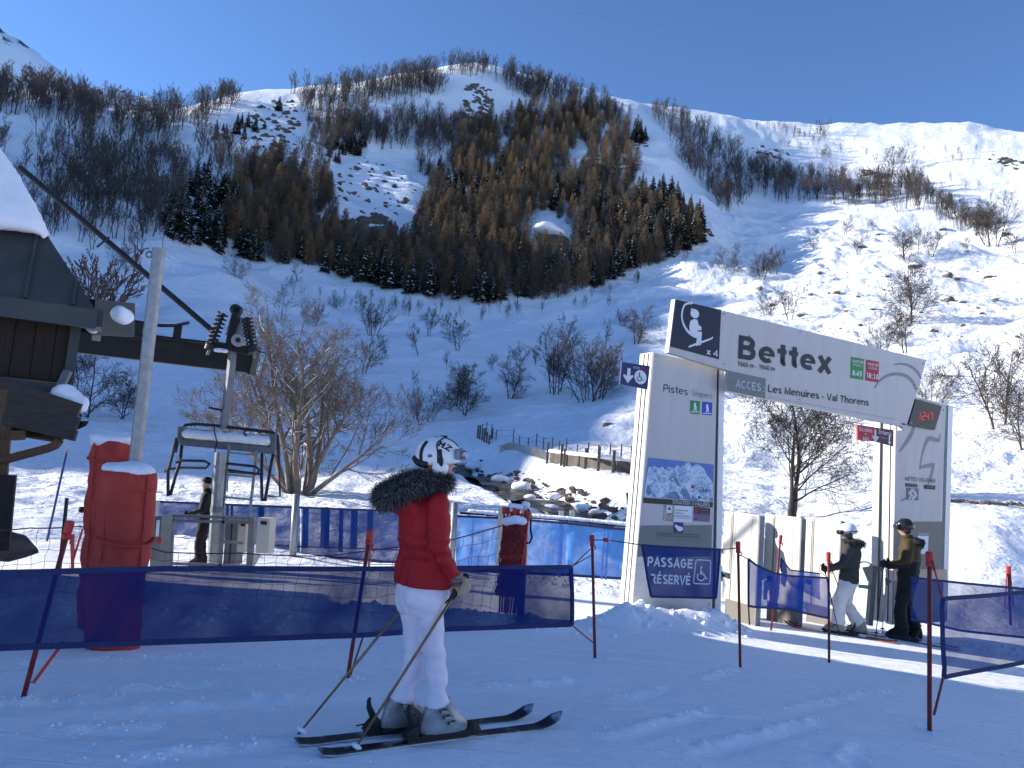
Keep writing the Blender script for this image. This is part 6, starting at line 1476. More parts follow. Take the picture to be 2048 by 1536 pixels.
# notices
p_ = ppoly('photo_notice', PF, [(1327, 1010), (1348, 1011), (1346, 1043), (1325, 1041)], mat('notice_brown', (.22, .13, .07), .5, col2=(.45, .43, .40), scale=16), lp, .007, .003)
ppoly('warning_sheet', PF, [(1332.5, 1010.5), (1343, 1011.3), (1342.4, 1026), (1332, 1025.3)], M_PRW, p_, .010, .002); ppoly('warning_triangle', PF, [(1337.6, 1012), (1341.5, 1020), (1334, 1019.5)], M_REDS, p_, .012, .002)
p_ = ppoly('paper_notice', PF, [(1348.5, 1011), (1383, 1013), (1382, 1045), (1347.5, 1043)], M_PRW, lp, .009, .003)
for k, t in enumerate(('Ne laissez pas', 'votre sac', 'sans surveillance')):
    text(t, PF, (1350, 1021.5 + k * 5.6), (1350 + (25, 16, 29)[k], 1022.6 + k * 5.6), 3.4, M_INK, p_, .011, bold=0.0060)
text('Do not leave your bag unattended', PF, (1350, 1036.5), (1380, 1038), 2.6, M_GREYT, p_, .011)
p_ = ppoly('purple_notice', PF, [(1387, 1013), (1420, 1016), (1419, 1044), (1386, 1042)], mat('notice_mauve', (.16, .13, .22), .5), lp, .007, .003)
ppoly('dark_half', PF, [(1387, 1014), (1420, 1017), (1419.5, 1030), (1386.6, 1028)], mat('notice_plum', (.06, .03, .05), .5), p_, .009, .002); ppoly('icon', PF, [(1391, 1035), (1393.5, 1040), (1388.5, 1039.7)], M_SBLUE, p_, .010, .002)
ppoly('icon', PF, [(1389, 1018.5), (1394.5, 1019), (1394.3, 1026), (1388.8, 1025.5)], M_REDS, p_, .011, .002)
for k in range(3): text('Infos pistes', PF, (1401, 1021 + k * 7), (1416, 1022 + k * 7), 2.4, M_GREYT, p_, .011)
ppoly('grey_panel', PF, [(1281, 1051), (1423.5, 1050), (1422, 1112), (1273.5, 1112)], M_GREYP, lp, .007, .003)
p_ = ppoly('card_sign', PF, [(1347, 1044), (1366, 1045.5), (1365.5, 1066), (1346.5, 1065)], M_SBLUE, lp, .011, .003)
ppoly('hand_icon', PF, [(1348, 1052), (1351, 1048), (1355, 1052), (1359, 1052.5), (1364.5, 1055), (1364.5, 1060), (1360, 1062.5), (1355, 1062), (1352, 1057)], M_PRW, p_, .013, .002)
for k, (a, b, c) in enumerate(((1312, 1398, M_INK), (1311, 1398, M_INK), (1309, 1400, M_GREYT), (1305, 1404, M_GREYT))):
    text(('Ce pass est personnel, il peut vous être demandé à tout moment', 'Merci de le garder sur vous pendant toute la journée de ski', 'Your pass is personal and you may be asked to show it at any time', 'Please keep it with you during the whole of your skiing day')[k], PF, (a, 1067.5 + k * 4.6), (b, 1070.5 + k * 4.6), 3.0, c, lp, .009, bold=0.0045)
# small blue arrow sign on the pillar edge
bs = thing('direction_sign', 'small blue sign with arrow and wheelchair symbol on the edge of the left pillar', 'sign', PF.hit(1270, 770))
PS = Plane((A_.x, A_.y, 0), U_, 0.03)
ppoly('board', PS, [(1244, 724), (1300, 732), (1295, 779), (1240, 768)], M_SBLUE, bs, 0, .03)
ppoly('arrow', PS, [(1255, 736), (1261, 737), (1260, 752), (1265, 750), (1266.5, 753), (1255, 766), (1246, 751), (1248, 748), (1253.5, 752)], M_PRW, bs, .004, .003)
def disc_on(pl, cx, cy, rx, ry, mats, parent, d, n=26, nm='disc', shear=0.13):
    return ppoly(nm, pl, [(cx + rx * math.cos(a), cy + ry * math.sin(a) + rx * math.cos(a) * shear) for a in np.linspace(0, 6.283, n + 1)[:-1]], mats, parent, d, .002)
disc_on(PS, 1280.5, 754.5, 12, 14, M_PRW, bs, .004)
def stroke(pl, pts, w, mats, parent, d, nm='symbol', close=False):
    q = [pl.hit(*p) + pl.n * d for p in pts]; s = (pl.hit(pts[0][0] + w, pts[0][1]) - pl.hit(*pts[0])).length / 2
    m = MB()
    k = len(q); n_ = k if close else k - 1
    L_, Rr = [], []
    for i in range(k):
        t = (q[(i + 1) % k] - q[i - 1]) if close else (q[min(i + 1, k - 1)] - q[max(i - 1, 0)])
        o = pl.n.cross(t).normalized() * s; L_.append(q[i] + o); Rr.append(q[i] - o)
    fs = [(i, (i + 1) % k, k + (i + 1) % k, k + i) for i in range(n_)]
    m.add(L_ + Rr, fs); return m.build(nm, mats, parent, fixn=False)
def wheelchair(pl, ox, oy, s, mats, parent, d, w, sh=0.1):
    f = lambda a, b: (ox + a * s, oy + b * s + a * s * sh)
    stroke(pl, [f(.12, -.95), f(.05, -.55), f(0.0, -.05), f(.50, .02), f(.78, .62), f(1.0, .55)], w, mats, parent, d)
    stroke(pl, [f(.02, -.30), f(.35, -.27)], w, mats, parent, d)
    stroke(pl, [f(.15 + .52 * math.cos(a) - .1, .40 + .55 * math.sin(a)) for a in np.linspace(-2.3, -6.0, 18)], w * .9, mats, parent, d)
    disc_on(pl, *f(.14, -.98), .15 * s, .16 * s, mats, parent, d, 12, 'symbol')
wheelchair(PS, 1277.5, 754, 8.2, M_INK, bs, .008, 1.6, .13)
text('ACCES', PS, (1266, 736.5), (1278, 738.5), 4.2, M_PRW, bs, .006, bold=0.0060); text('RESERVE', PS, (1279, 738.5), (1296, 741), 4.2, M_REDS, bs, .006, bold=0.0060)
# ---- right pillar
rp_ = thing('sign_pillar', 'tall pale pillar with clock and weather panel at the right of the entrance arch', 'sign pillar', PF.hit(1838, 1238), 'pillars of the entrance arch')
m = MB(); m.prism([PF.hit(*q) - PF.n * .012 for q in ((1792, 782), (1906, 812), (1894, 1244), (1785, 1250))], -PF.n * 0.42); m.build('body', M_ALU, rp_)
ppoly('front_panel', PF, [(1792, 783), (1892, 810), (1881, 1055), (1788, 1055)], M_WHITE, rp_, .004, .016)
ppoly('groove', PF, [(1892.5, 810), (1896, 811), (1884, 1240), (1880.5, 1240)], M_GREYP, rp_, -.004, .008)
ppoly('edge_strip', PF, [(1896.5, 811), (1906, 813), (1894, 1242), (1884.5, 1242)], M_ALU, rp_, .003, .015)
ppoly('taupe_panel', PF, [(1787.5, 1043), (1883, 1043), (1880.5, 1138), (1786.5, 1138)], M_TAUPE, rp_, .008, .004)
ppoly('sand_panel', PF, [(1786.5, 1138.5), (1893, 1138.5), (1892.5, 1161), (1786, 1161)], M_SAND, rp_, .009, .004)
ppoly('kick_plate', PF, [(1786, 1161.5), (1881, 1161.5), (1879, 1243), (1785, 1249)], M_TAUPE, rp_, .005, .015)
ppoly('notice', PF, [(1834, 1071), (1856, 1072), (1854, 1108), (1832, 1107)], M_PRW, rp_, .012, .003); text('Infos piste', PF, (1836, 1069), (1857, 1070), 4, M_PRW, rp_, .011)
for k in range(3): stroke(PF, [(1839 + k * 12, 1127), (1841 + k * 12, 1124), (1845 + k * 12, 1126), (1847 + k * 12, 1129)], 1.2, M_GREYT, rp_, .011, 'icon')
for k, dd in enumerate((0.09, 0.27)):
    m = MB(); o = -PF.n * dd; m.beam(PF.hit(1792, 788) + o - U_ * .002, PF.hit(1785, 1246) + o - U_ * .002, .018 if k == 0 else .075, .012, PF.n); m.build('side_groove', M_TAUPE if k else M_DARK, rp_)
def ribbon(pl, pts, ws, mats, parent, d, nm='swirl'):
    q = [pl.hit(*p) + pl.n * d for p in pts]; k = len(q); L_, Rr = [], []
    u = (pl.hit(pts[0][0] + 1, pts[0][1]) - pl.hit(*pts[0])).length
    for i in range(k):
        t = q[min(i + 1, k - 1)] - q[max(i - 1, 0)]; o = pl.n.cross(t).normalized() * ws[i] * u / 2; L_.append(q[i] + o); Rr.append(q[i] - o)
    m = MB(); m.add(L_ + Rr, [(i, i + 1, k + i + 1, k + i) for i in range(k - 1)]); return m.build(nm, mats, parent, fixn=False)
def spl(pts, n=10):
    out = []
    for i in range(len(pts) - 1):
        p0, p1, p2, p3 = pts[max(i - 1, 0)], pts[i], pts[i + 1], pts[min(i + 2, len(pts) - 1)]
        for k in range(n):
            t = k / n; out.append(tuple(.5 * (2 * b + (c - a) * t + (2 * a - 5 * b + 4 * c - d) * t * t + (3 * b - a - 3 * c + d) * t ** 3) for a, b, c, d in zip(p0, p1, p2, p3)))
    out.append(pts[-1]); return out
def swirl(pl, pw, mats, parent, d, nm='swirl'):
    s = spl(pw); return ribbon(pl, [(a, b) for a, b, c in s], [max(.3, c) for a, b, c in s], mats, parent, d, nm)
M_SW = mat('swirl_grey', (.22, .235, .255), .5, var=.05)
swirl(PF, [(1828, 850, 5), (1822, 868, 6), (1812, 885, 5.5), (1798, 903, 2)], M_SW, rp_, .008)
swirl(PF, [(1880, 866, 1), (1879, 874, 2.5), (1877, 881, 4), (1868, 879, 6), (1858, 877, 6), (1851, 886, 5), (1845, 905, 3), (1841, 925, 2), (1839, 938, 2.5)], M_SW, rp_, .008)
ppoly('swirl', PF, [(1839, 938), (1842, 931), (1856, 927), (1869, 926), (1868, 934), (1852, 936)], M_SW, rp_, .008, .002)
swirl(PF, [(1867, 930, 4), (1864, 942, 4.5), (1860, 956, 4), (1855, 969, 2)], M_SW, rp_, .0085)
text('METEO WEATHER', PF, (1809.5, 961), (1870, 966), 8, M_INK, rp_, .010, bold=0.0018)
ppoly('label_strip', PF, [(1810, 966), (1834, 968.5), (1834, 975), (1810, 973)], M_INK, rp_, .009, .003); text("AUJOURD'HUI", PF, (1812, 972), (1832.5, 973.6), 3.6, M_GREYT, rp_, .0115, bold=0.0060)
ppoly('label_strip', PF, [(1847, 969.5), (1870, 971), (1869.5, 979.5), (1847, 977.5)], M_INK, rp_, .009, .003); text('DEMAIN', PF, (1853, 975.6), (1865, 976.6), 3.6, M_GREYT, rp_, .0115, bold=0.0060)
p_ = ppoly('weather_panel', PF, [(1812, 975), (1836.5, 977), (1836, 1001), (1811, 999)], mat('weather_grey', (.11, .13, .15), .5), rp_, .008, .003)
for (x, y, s) in ((1824, 981, 5), (1819, 986, 3.6), (1829, 986, 3.6), (1822, 991, 3), (1828, 993, 3), (1819, 996, 2.6), (1825, 997, 2.6), (1831, 991, 2.4)):
    for a in (0, 1.047, 2.094): stroke(PF, [(x - s * math.cos(a), y - s * math.sin(a)), (x + s * math.cos(a), y + s * math.sin(a))], 1.3, M_PRW, p_, .011, 'snowflake')
ppoly('swirl', PF, [(1800, 1000), (1812, 994), (1812, 999), (1801, 1003)], M_SW, rp_, .007, .002)
ck = thing('digital_clock', 'black slanted digital clock showing red digits on the right pillar', 'clock', PF.hit(1850, 850))
PC = Plane((A_.x, A_.y, 0), U_, 0.06)
ppoly('case', PC, [(1832, 798), (1884, 812), (1870, 860), (1817, 850)], mat('clock_black', (.006, .008, .012), .35), ck, 0, .05)
SEG = {'1': 'bc', '2': 'abged', '4': 'fgbc', '7': 'abc'}
def digit(ch, x, y, w, h, sl=-.12, dn=.09):
    f = lambda a, b: (x + a * w - sl * -1 * 0 + (1 - b) * 0 + (-(b) * h * .08), y + b * h + a * w * dn)
    S_ = {'a': ((.1, 0), (.9, 0)), 'b': ((1, .06), (1, .46)), 'c': ((1, .54), (1, .94)), 'd': ((.1, 1), (.9, 1)), 'e': ((0, .54), (0, .94)), 'f': ((0, .06), (0, .46)), 'g': ((.1, .5), (.9, .5))}
    for s in SEG[ch]: stroke(PC, [f(*S_[s][0]), f(*S_[s][1])], 0.9, M_LED, ck, .005, 'digit')
for ch, x, y in (('1', 1835.5, 824), ('2', 1844.5, 824.8), ('4', 1852, 825.5), ('7', 1860, 826.2)): digit(ch, x, y, 5.0, 15)
rs = thing('direction_sign', 'small red and maroon sign for children and ski schools beside the right pillar', 'sign', PF.hit(1750, 870))
PR = Plane((A_.x, A_.y, 0), U_, 0.04)
ppoly('board', PR, [(1715.5, 849), (1751.5, 855), (1751, 883), (1715.5, 880)], M_REDS, rs, 0, .03); ppoly('board', PR, [(1751.8, 855), (1787.5, 860), (1787, 893), (1751.3, 883.2)], M_MAR, rs, 0, .03)
text('Ecoles', PR, (1718, 861.5), (1744, 865.5), 8, M_PRW, rs, .004, bold=0.0036); text('de', PR, (1729, 869), (1733, 869.6), 3, M_PRW, rs, .004); text('ski', PR, (1725, 880), (1736.5, 881.5), 8, M_PRW, rs, .004, bold=0.0036)
text('Enfants', PR, (1757, 867), (1782, 872), 8, M_PRW, rs, .004, bold=0.0036); text('Children', PR, (1759, 877), (1775, 879.5), 5, M_GREYT, rs, .004)
ppoly('arrow', PR, [(1748.5, 859), (1752.5, 859.6), (1752.3, 873), (1757, 872.5), (1757.5, 875), (1750.5, 884.5), (1743.7, 873), (1744.8, 870.5), (1748.3, 873.5)], mat('arrow_pale', (.45, .55, .58), .5), rs, .004, .003)
ppoly('arrow', PR, [(1777.5, 871), (1780, 871.4), (1779.8, 884), (1782, 884), (1778.5, 890), (1775.5, 883), (1777.3, 883.6)], M_PRW, rs, .004, .003)
# ---- name board
nb = thing('name_board', 'long white overhead board with the lift name between the two pillars', 'sign board', PB.hit(1590, 790))
m = MB(); m.prism([PB.hit(*q) for q in ((1350, 598), (1853, 720), (1810, 862), (1803.5, 860.5), (1805, 853), (1454, 782), (1459, 742), (1337, 705))], -PB.n * 0.09); m.build('board', M_WHITE, nb)
m = MB(); m.prism([PB.hit(*q) - PB.n * .10 for q in ((1360, 640), (1800, 748), (1790, 800), (1360, 690))], -PB.n * 0.07); m.build('back_frame', M_GREY, nb)
ppoly('navy_square', PB, [(1351.5, 599), (1442, 620), (1437.5, 719), (1340, 693)], M_NAVYS, nb, .005, .003)
def chairpict():
    d = .009
    ppoly('icon', PB, [(1387, 618), (1391, 619), (1396, 623), (1397.5, 630), (1393.5, 636.5), (1387, 636), (1381.5, 632), (1380, 625), (1383, 619)], M_PRW, nb, d, .002)
    disc_on(PB, 1383.5, 619.5, 2.5, 3, M_PRW, nb, d, 10, 'icon')
    ppoly('icon', PB, [(1380, 642), (1388, 637.5), (1394, 640), (1396.5, 650), (1402, 654), (1402, 661), (1395, 660), (1394.5, 663), (1403, 664), (1402.5, 672), (1401, 690), (1391, 692), (1393.5, 673), (1385, 671), (1379, 665), (1378, 652)], M_PRW, nb, d, .002)
    swirl(PB, [(1382, 606, 4), (1370, 609, 3), (1364.5, 620, 3), (1363, 635, 3), (1367, 650, 3.4), (1376, 664, 4), (1388, 672, 5), (1394, 673.5, 4)], M_PRW, nb, d, 'icon')
    swirl(PB, [(1376.5, 694, 2.6), (1395, 687, 3.4), (1420, 678, 2.6), (1425, 674, 2)], M_PRW, nb, d, 'icon'); disc_on(PB, 1382, 606, 3, 3, M_PRW, nb, d, 10, 'icon')
    text('x 4', PB, (1412, 708.5), (1434, 713.5), 12, M_PRW, nb, d, bold=.02)
chairpict()
text('Bettex', PB, (1475.5, 717), (1662, 748), 47, M_INK, nb, .006, bold=.031)
text('1566 m - 1940 m', PB, (1474.5, 732), (1549, 742.5), 9.5, M_INK, nb, .006, bold=.012)
p_ = ppoly('grey_label', PB, [(1454.8, 741), (1531, 757), (1530, 797), (1454.5, 781.5)], M_GREYP, nb, .006, .003)
text('ACCES :', PB, (1470, 774.5), (1528, 784), 15.5, mat('pale_grey_print', (.50, .52, .54), .5), nb, .009, bold=.012)
text('Les Menuires - Val Thorens', PB, (1535.5, 784), (1737, 812), 14.5, M_INK, nb, .006, bold=.014)
def tint(pix, mats): return ppoly('hours_label', PB, pix, mats, nb, .006, .003)
tint([(1701.5, 713.5), (1727.5, 718), (1726, 760), (1700.5, 756)], M_GRN); tint([(1732, 719), (1757.5, 724), (1756, 765), (1730.5, 761)], M_REDS)
text('OUVERTURE', PB, (1703.5, 724), (1725.5, 728), 5, M_PRW, nb, .010, bold=.01); text('OPENING', PB, (1705, 731.5), (1723, 734.5), 4.5, M_PRW, nb, .010); text('8:45', PB, (1703.5, 750.5), (1722.5, 753.5), 10.5, M_PRW, nb, .010, bold=.03)
text('FERMETURE', PB, (1734, 730), (1755.5, 734), 5, M_PRW, nb, .010, bold=.01); text('CLOSING', PB, (1736, 737), (1753, 740.5), 4.5, M_PRW, nb, .010); text('16:30', PB, (1732, 755.5), (1755, 759.5), 10.5, M_PRW, nb, .010, bold=.03)
swirl(PB, [(1749, 777, 1), (1758, 763, 2.5), (1774, 752, 3.6), (1792, 748, 4.4), (1812, 752, 4.8), (1826, 765, 4.6), (1833, 781, 3.6)], M_SW, nb, .007)
swirl(PB, [(1786, 730, 1), (1800, 728, 2.2), (1815, 730, 3.2), (1830, 739, 3.6), (1839, 751, 3), (1842, 758, 2)], M_SW, nb, .007)
ppoly('maker_label', PB, [(1803, 846), (1811, 847.5), (1810.5, 850.5), (1803, 849)], M_MAR, nb, .006, .003)
ppoly('seam_line', PB, [(1462, 787), (1780, 843), (1780, 844), (1462, 788)][:0] or [(1535, 793.5), (1790, 838.5), (1790, 839.2), (1535, 794.2)], M_GREYT, nb, .004, .001)
def bolt(pl, px, py, parent, d=.006):
    c = pl.hit(px, py) + pl.n * d; m = MB(); m.tube([c - pl.n * .01, c + pl.n * .006], .012, 8); m.build('bolt', M_GREYD0, parent)
M_GREYD0 = mat('bolt_steel', (.30, .30, .31), .4, metal=.5)
for x, y in ((1448, 628), (1448, 728), (1846, 728), (1822, 846), (1600, 664), (1600, 800)): bolt(PB, x, y, nb)
for x, y in ((1312, 712), (1428, 740), (1276, 1108), (1420, 1108), (1268, 1206), (1418, 1208)): bolt(PF, x, y, lp)
for x, y in ((1796, 1048), (1876, 1050), (1790, 1230), (1874, 1230), (1886, 820)): bolt(PF, x, y, rp_, .012)
# ---- lettering on the banner
pbp = [N6[1][i][4] for i in range(len(N6[1]))]
bu = (N6[1][-1][0] - N6[1][0][0]); bu.z = 0
PBN = Plane(N6[1][0][0] - EZ * N6[1][0][0].z, bu, 0.035)
bold_w = mat('banner_white', (.62, .66, .74), .6, var=.03)
text('PASSAGE', PBN, (1294.5, 1132), (1384.5, 1137), 19, bold_w, N6[0], 0, bold=.028); text('RÉSERVÉ', PBN, (1300.5, 1166.5), (1380, 1170), 19, bold_w, N6[0], 0, bold=.028)
stroke(PBN, [(1395, 1119.5), (1420, 1121), (1421.5, 1123), (1420, 1166), (1418, 1168), (1389, 1167), (1387, 1165), (1392, 1121.5)], 1.8, bold_w, N6[0], 0, 'symbol', True)
wheelchair(PBN, 1401, 1148, 14, bold_w, N6[0], 0, 2.2, .08)
# ---- ski pass gates
LN = -PF.n; 
def gate(px, ytop, ybot, Y, lab, wide=0.60, slim=0.20):
    """long cabinet along the lane; px: pixel of the near front edge"""
    a = P(px, ybot, Y); t = P(px, ytop, Y); zt = t.z; zb = HF(a.x, a.y)
    root = thing('ski_pass_gate', lab, 'ticket gate', (a.x, a.y, zb), 'ski pass gates in a row')
    o = V(a.x, a.y, 0)
    def blk(nm, l0, l1, w0, w1, z0, z1, mats, par=root):
        m = MB(); m.obox(o + LN * l0 - U_ * w1 + EZ * z0, LN * (l1 - l0), U_ * (w1 - w0), EZ * (z1 - z0)); return m.build(nm, mats, par)
    hb = zb + 0.30
    blk('cabinet', 0.03, wide, 0.12, 0.20, hb, zt, M_BEIGE2); blk('front_post', 0.0, 0.03, .115, .215, zb - .2, zt + .015, M_GREYD); blk('top_cap', 0.031, wide + .0, .11, .21, zt, zt + .03, M_BEIGE2)
    blk('slim_cabinet', wide + .03, wide + .03 + slim, .10, .20, hb + .42, zt + .02, M_BEIGE2); blk('slim_door', wide + .05, wide + .01 + slim, .2005, .212, hb + .46, zt - .03, M_BEIGE2); blk('corner_post', wide + .002, wide + .028, .11, .205, hb, zt + .02, M_GREYD)
    blk('reader', wide + .05, wide + .13, .13, .21, hb + .33, hb + .42, M_BLACK); blk('lower_slim', wide + .03, wide + .03 + slim * .9, .12, .19, hb, hb + .33, M_BEIGE2)
    blk('seam', wide * .30, wide * .30 + .006, .2005, .2035, hb + .04, zt - .04, M_GREYT); blk('seam', wide * .93, wide * .93 + .006, .2005, .2035, hb + .04, zt - .04, M_GREYT)
    blk('foot', .02, wide + .12, .125, .19, zb - .2, hb, M_TAUPE)
    return root
M_BEIGE2 = mat('cream_casing', (0.62, 0.60, 0.53), 0.45, var=0.05, scale=2.5); M_GREYD = mat('grey_profile', (.20, .20, .21), .45, metal=.3)
gate(1532, 1035, 1232, 12.4, 'ski pass gate nearest to the left pillar, a person behind it'); gate(1615, 1040, 1240, 13.0, 'second ski pass gate from the left pillar, a red pole leaning before it'); gate(1694, 1046, 1245, 13.6, 'third ski pass gate, half hidden by the skier in white trousers')
tg = thing('swing_gate', 'low swing gate with bent bar and pale triangular paddle beside the right pillar', 'gate', P(1742, 1236, 12.9))
m = MB(); m.beam(P(1747, 1131, 12.9), P(1738, 1250, 12.9), .075, .12, V(0, 1, 0)); m.build('post', M_GREYD, tg)
m = MB(); m.tube(spl([tuple(P(*q, 13.0)) for q in ((1714, 1128), (1724, 1124), (1736, 1125), (1746, 1132), (1754, 1137), (1758, 1142))], 6), .012, 6); m.build('bar', M_GREY, tg)
m = MB(); m.prism([P(1725, 1135, 13.1), P(1744, 1132, 13.1), P(1736, 1163, 13.1)], V(0, .02, 0)); m.build('paddle', M_BEIGE, tg)
m = MB(); m.prism([P(1771, 1155, 12.7), P(1784, 1163, 12.7), P(1772, 1172, 12.7)], V(0, .02, 0)); m.build('paddle', M_GREYP, tg)
m = MB(); m.beam(P(1717, 1172, 12.9), P(1740, 1175, 12.9), .03, .06, EZ); m.build('handle', mat('green_grip', (.25, .42, .22), .6), tg)
for x0, x1, yb in ((1602, 1616, 1240), (1703, 1716, 1236)):
    pass
# ================================================================== people
def ring(c, rx, ry, n=22, fw=V(1, 0, 0), p=2.3):
    """super-ellipse ring: rx sideways, ry front to back"""
    c = Vector(c); sd = V(-fw.y, fw.x, 0); out = []
    for i in range(n):
        a = 2 * math.pi * i / n; ca, sa = math.cos(a), math.sin(a)
        k = (abs(ca) ** p + abs(sa) ** p) ** (-1 / p)
        out.append(c + fw * (ry * ca * k) + sd * (rx * sa * k))
    return out
def limb(mb, pts, rr, n=14, endball=True):
    pts = [Vector(p) for p in pts]
    q, r = [], []
    for i in range(len(pts) - 1):
        for k in range(5):
            t = k / 5; q.append(pts[i].lerp(pts[i + 1], t)); r.append(rr[i] + (rr[i + 1] - rr[i]) * t)
    q.append(pts[-1]); r.append(rr[-1])
    mb.tube(q, r, n)
    for p, a in list(zip(pts, rr))[:None if endball else -1]: mb.ball(p, a * 0.99, 12, 8)
def glove(parent, c, ax, back, s=1.0, mats=None, name='glove', thumb_side=1):
    """hand closed round a shaft: ax = shaft direction (thumb end), back = direction from shaft to the back of the hand"""
    c, ax = Vector(c), Vector(ax).normalized(); bk = Vector(back); bk = (bk - ax * bk.dot(ax)).normalized(); sd = ax.cross(bk)
    mb = MB(); rot = Matrix((bk, sd, ax)).transposed()
    mb.ball(c + bk * .036 * s, (.024 * s, .042 * s, .047 * s), 14, 10, rot)
    for i in range(4):
        o = ax * ((1.5 - i) * .0225 * s); L = (1.0, 1.06, 1.0, .82)[i]; pts = []
        for a in np.linspace(20, 20 + 235 * L, 6):
            q = R(a); rad = .033 * s * (1.15 if a < 60 else 1); pts.append(c + o + (bk * math.cos(q) + sd * math.sin(q)) * rad)
        limb(mb, pts, [.0142 * s, .0145 * s, .0142 * s, .0138 * s, .0132 * s, .0115 * s], 10)
    pts = [c + bk * .03 * s + ax * .03 * s - sd * .02 * s]
    for a in (-45, -95, -140, -175):
        q = R(a); pts.append(c + ax * (.048 + .002 * a / 100) * s + (bk * math.cos(q) + sd * math.sin(q)) * .034 * s)
    limb(mb, pts, [.019 * s, .0175 * s, .016 * s, .0145 * s, .0125 * s], 10)
    return mb
def ell_text(txt, c, rad, rot, az, el, size, roll, mats, parent, lift=1.012, bold=.03):
    vs, fs = text_verts(txt, bold); x0, x1 = min(v.x for v in vs), max(v.x for v in vs)
    d = V(math.cos(el) * math.cos(az), math.cos(el) * math.sin(az), math.sin(el)); x, y, z = frame_from(d)
    cr, sr = math.cos(roll), math.sin(roll); out = []
    nv, nf = [], []
    for f in fs:          # cut every stroke into short pieces so that it follows the curved shell
        A, B, C, D = [vs[i] for i in f]
        for q in range(6):
            o = len(nv); nv += [A.lerp(B, q / 6), A.lerp(B, (q + 1) / 6), D.lerp(C, (q + 1) / 6), D.lerp(C, q / 6)]; nf.append((o, o + 1, o + 2, o + 3))
    vs, fs = nv, nf
    for v in vs:
        a, b = (v.x - (x0 + x1) / 2) * size, (v.y - .36) * size; a, b = a * cr - b * sr, a * sr + b * cr
        q = (d + x * a + y * b).normalized(); out.append(c + rot @ V(q.x * rad[0] * lift, q.y * rad[1] * lift, q.z * rad[2] * lift))
    m = MB(); m.add(out, fs); return m.build('lettering', mats, parent, fixn=False)
def helmet(root, hc, rot, col, s=1.0, strap=True, seed=0, stripe=None, rad=(.142, .118, .132)):
    """shell with rolled rim, vents, ear flaps"""
    rad = [r * s for r in rad]; mb = MB(); n = 36; rings = []
    def pnt(az, t):
        # lower edge: high over the face, low at the nape and over the ears
        low = R(-4) - R(26) * (0.5 - 0.5 * math.cos(az)) ** .7 if True else 0
        el = R(89.5) + (low - R(89.5)) * t
        return V(math.cos(el) * math.cos(az) * rad[0], math.cos(el) * math.sin(az) * rad[1], math.sin(el) * rad[2])
    for t in np.linspace(0, 1, 15): rings.append([hc + rot @ pnt(2 * math.pi * j / n, t) for j in range(n)])
    for k, f in ((1, .95), (2, .90)):
        rings.append([hc + rot @ (pnt(2 * math.pi * j / n, 1) * f + V(0, 0, .004 * s)) for j in range(n)])
    mb.loft(rings, cap=False); h = mb.build('helmet', col, root, smooth=True)
    for sd in (1, -1):
        m = MB(); m.ball(hc + rot @ V(-.012 * s, sd * .098 * s, -.062 * s), (.052 * s, .020 * s, .062 * s), 14, 10, rot); m.build('ear_pad', stripe or M_BLACK, h, smooth=True)
    for k in range(3):
        m = MB(); m.ball(hc + rot @ V((.02 - .05 * k) * s, -.03 * s, .127 * s - .012 * k * k * s), (.016 * s, .007 * s, .007 * s), 8, 6, rot); m.build('vent', M_BLACK, h)
        m = MB(); m.ball(hc + rot @ V((.02 - .05 * k) * s, .03 * s, .127 * s - .012 * k * k * s), (.016 * s, .007 * s, .007 * s), 8, 6, rot); m.build('vent', M_BLACK, h)
    return h, rad
def goggles(root, hc, rot, s, lens, up=0.0, frame=None, strap=True):
    mb = MB(); n = 13; rings = []
    for i in range(n):
        a = R(-62) + R(124) * i / (n - 1); hgt = .040 * s * (1 - .25 * abs(i - 6) / 6); r0 = .128 * s
        o = V(math.cos(a) * r0 * 1.08, math.sin(a) * r0 * .93, up); th = V(math.cos(a), math.sin(a), 0) * .026 * s
        rings.append([hc + rot @ (o + V(0, 0, -hgt)), hc + rot @ (o + th + V(0, 0, -hgt * .8)), hc + rot @ (o + th + V(0, 0, hgt * .8)), hc + rot @ (o + V(0, 0, hgt))])
    mb.loft(rings); g = mb.build('goggles', frame or M_BLACK, root, smooth=True)
    mb = MB(); rings = []
    for i in range(n):
        a = R(-56) + R(112) * i / (n - 1); hgt = .030 * s * (1 - .22 * abs(i - 6) / 6); r0 = .128 * s
        o = V(math.cos(a) * r0 * 1.08, math.sin(a) * r0 * .93, up); t1 = V(math.cos(a), math.sin(a), 0) * .027 * s; t2 = V(math.cos(a), math.sin(a), 0) * .036 * s
        rings.append([hc + rot @ (o + t1 + V(0, 0, -hgt)), hc + rot @ (o + t2 + V(0, 0, -hgt * .5)), hc + rot @ (o + t2 + V(0, 0, hgt * .5)), hc + rot @ (o + t1 + V(0, 0, hgt))])
    mb.loft(rings); mb.build('lens', lens, g, smooth=True)
    if strap: m = MB(); m.tube([hc + rot @ V(math.cos(a) * .146 * s, math.sin(a) * .122 * s, up + .004 - .01 * (1 - math.cos(a))) for a in np.linspace(R(58), R(302), 30)], .009 * s, 6); m.build('strap', frame or M_BLACK, g)
    return g
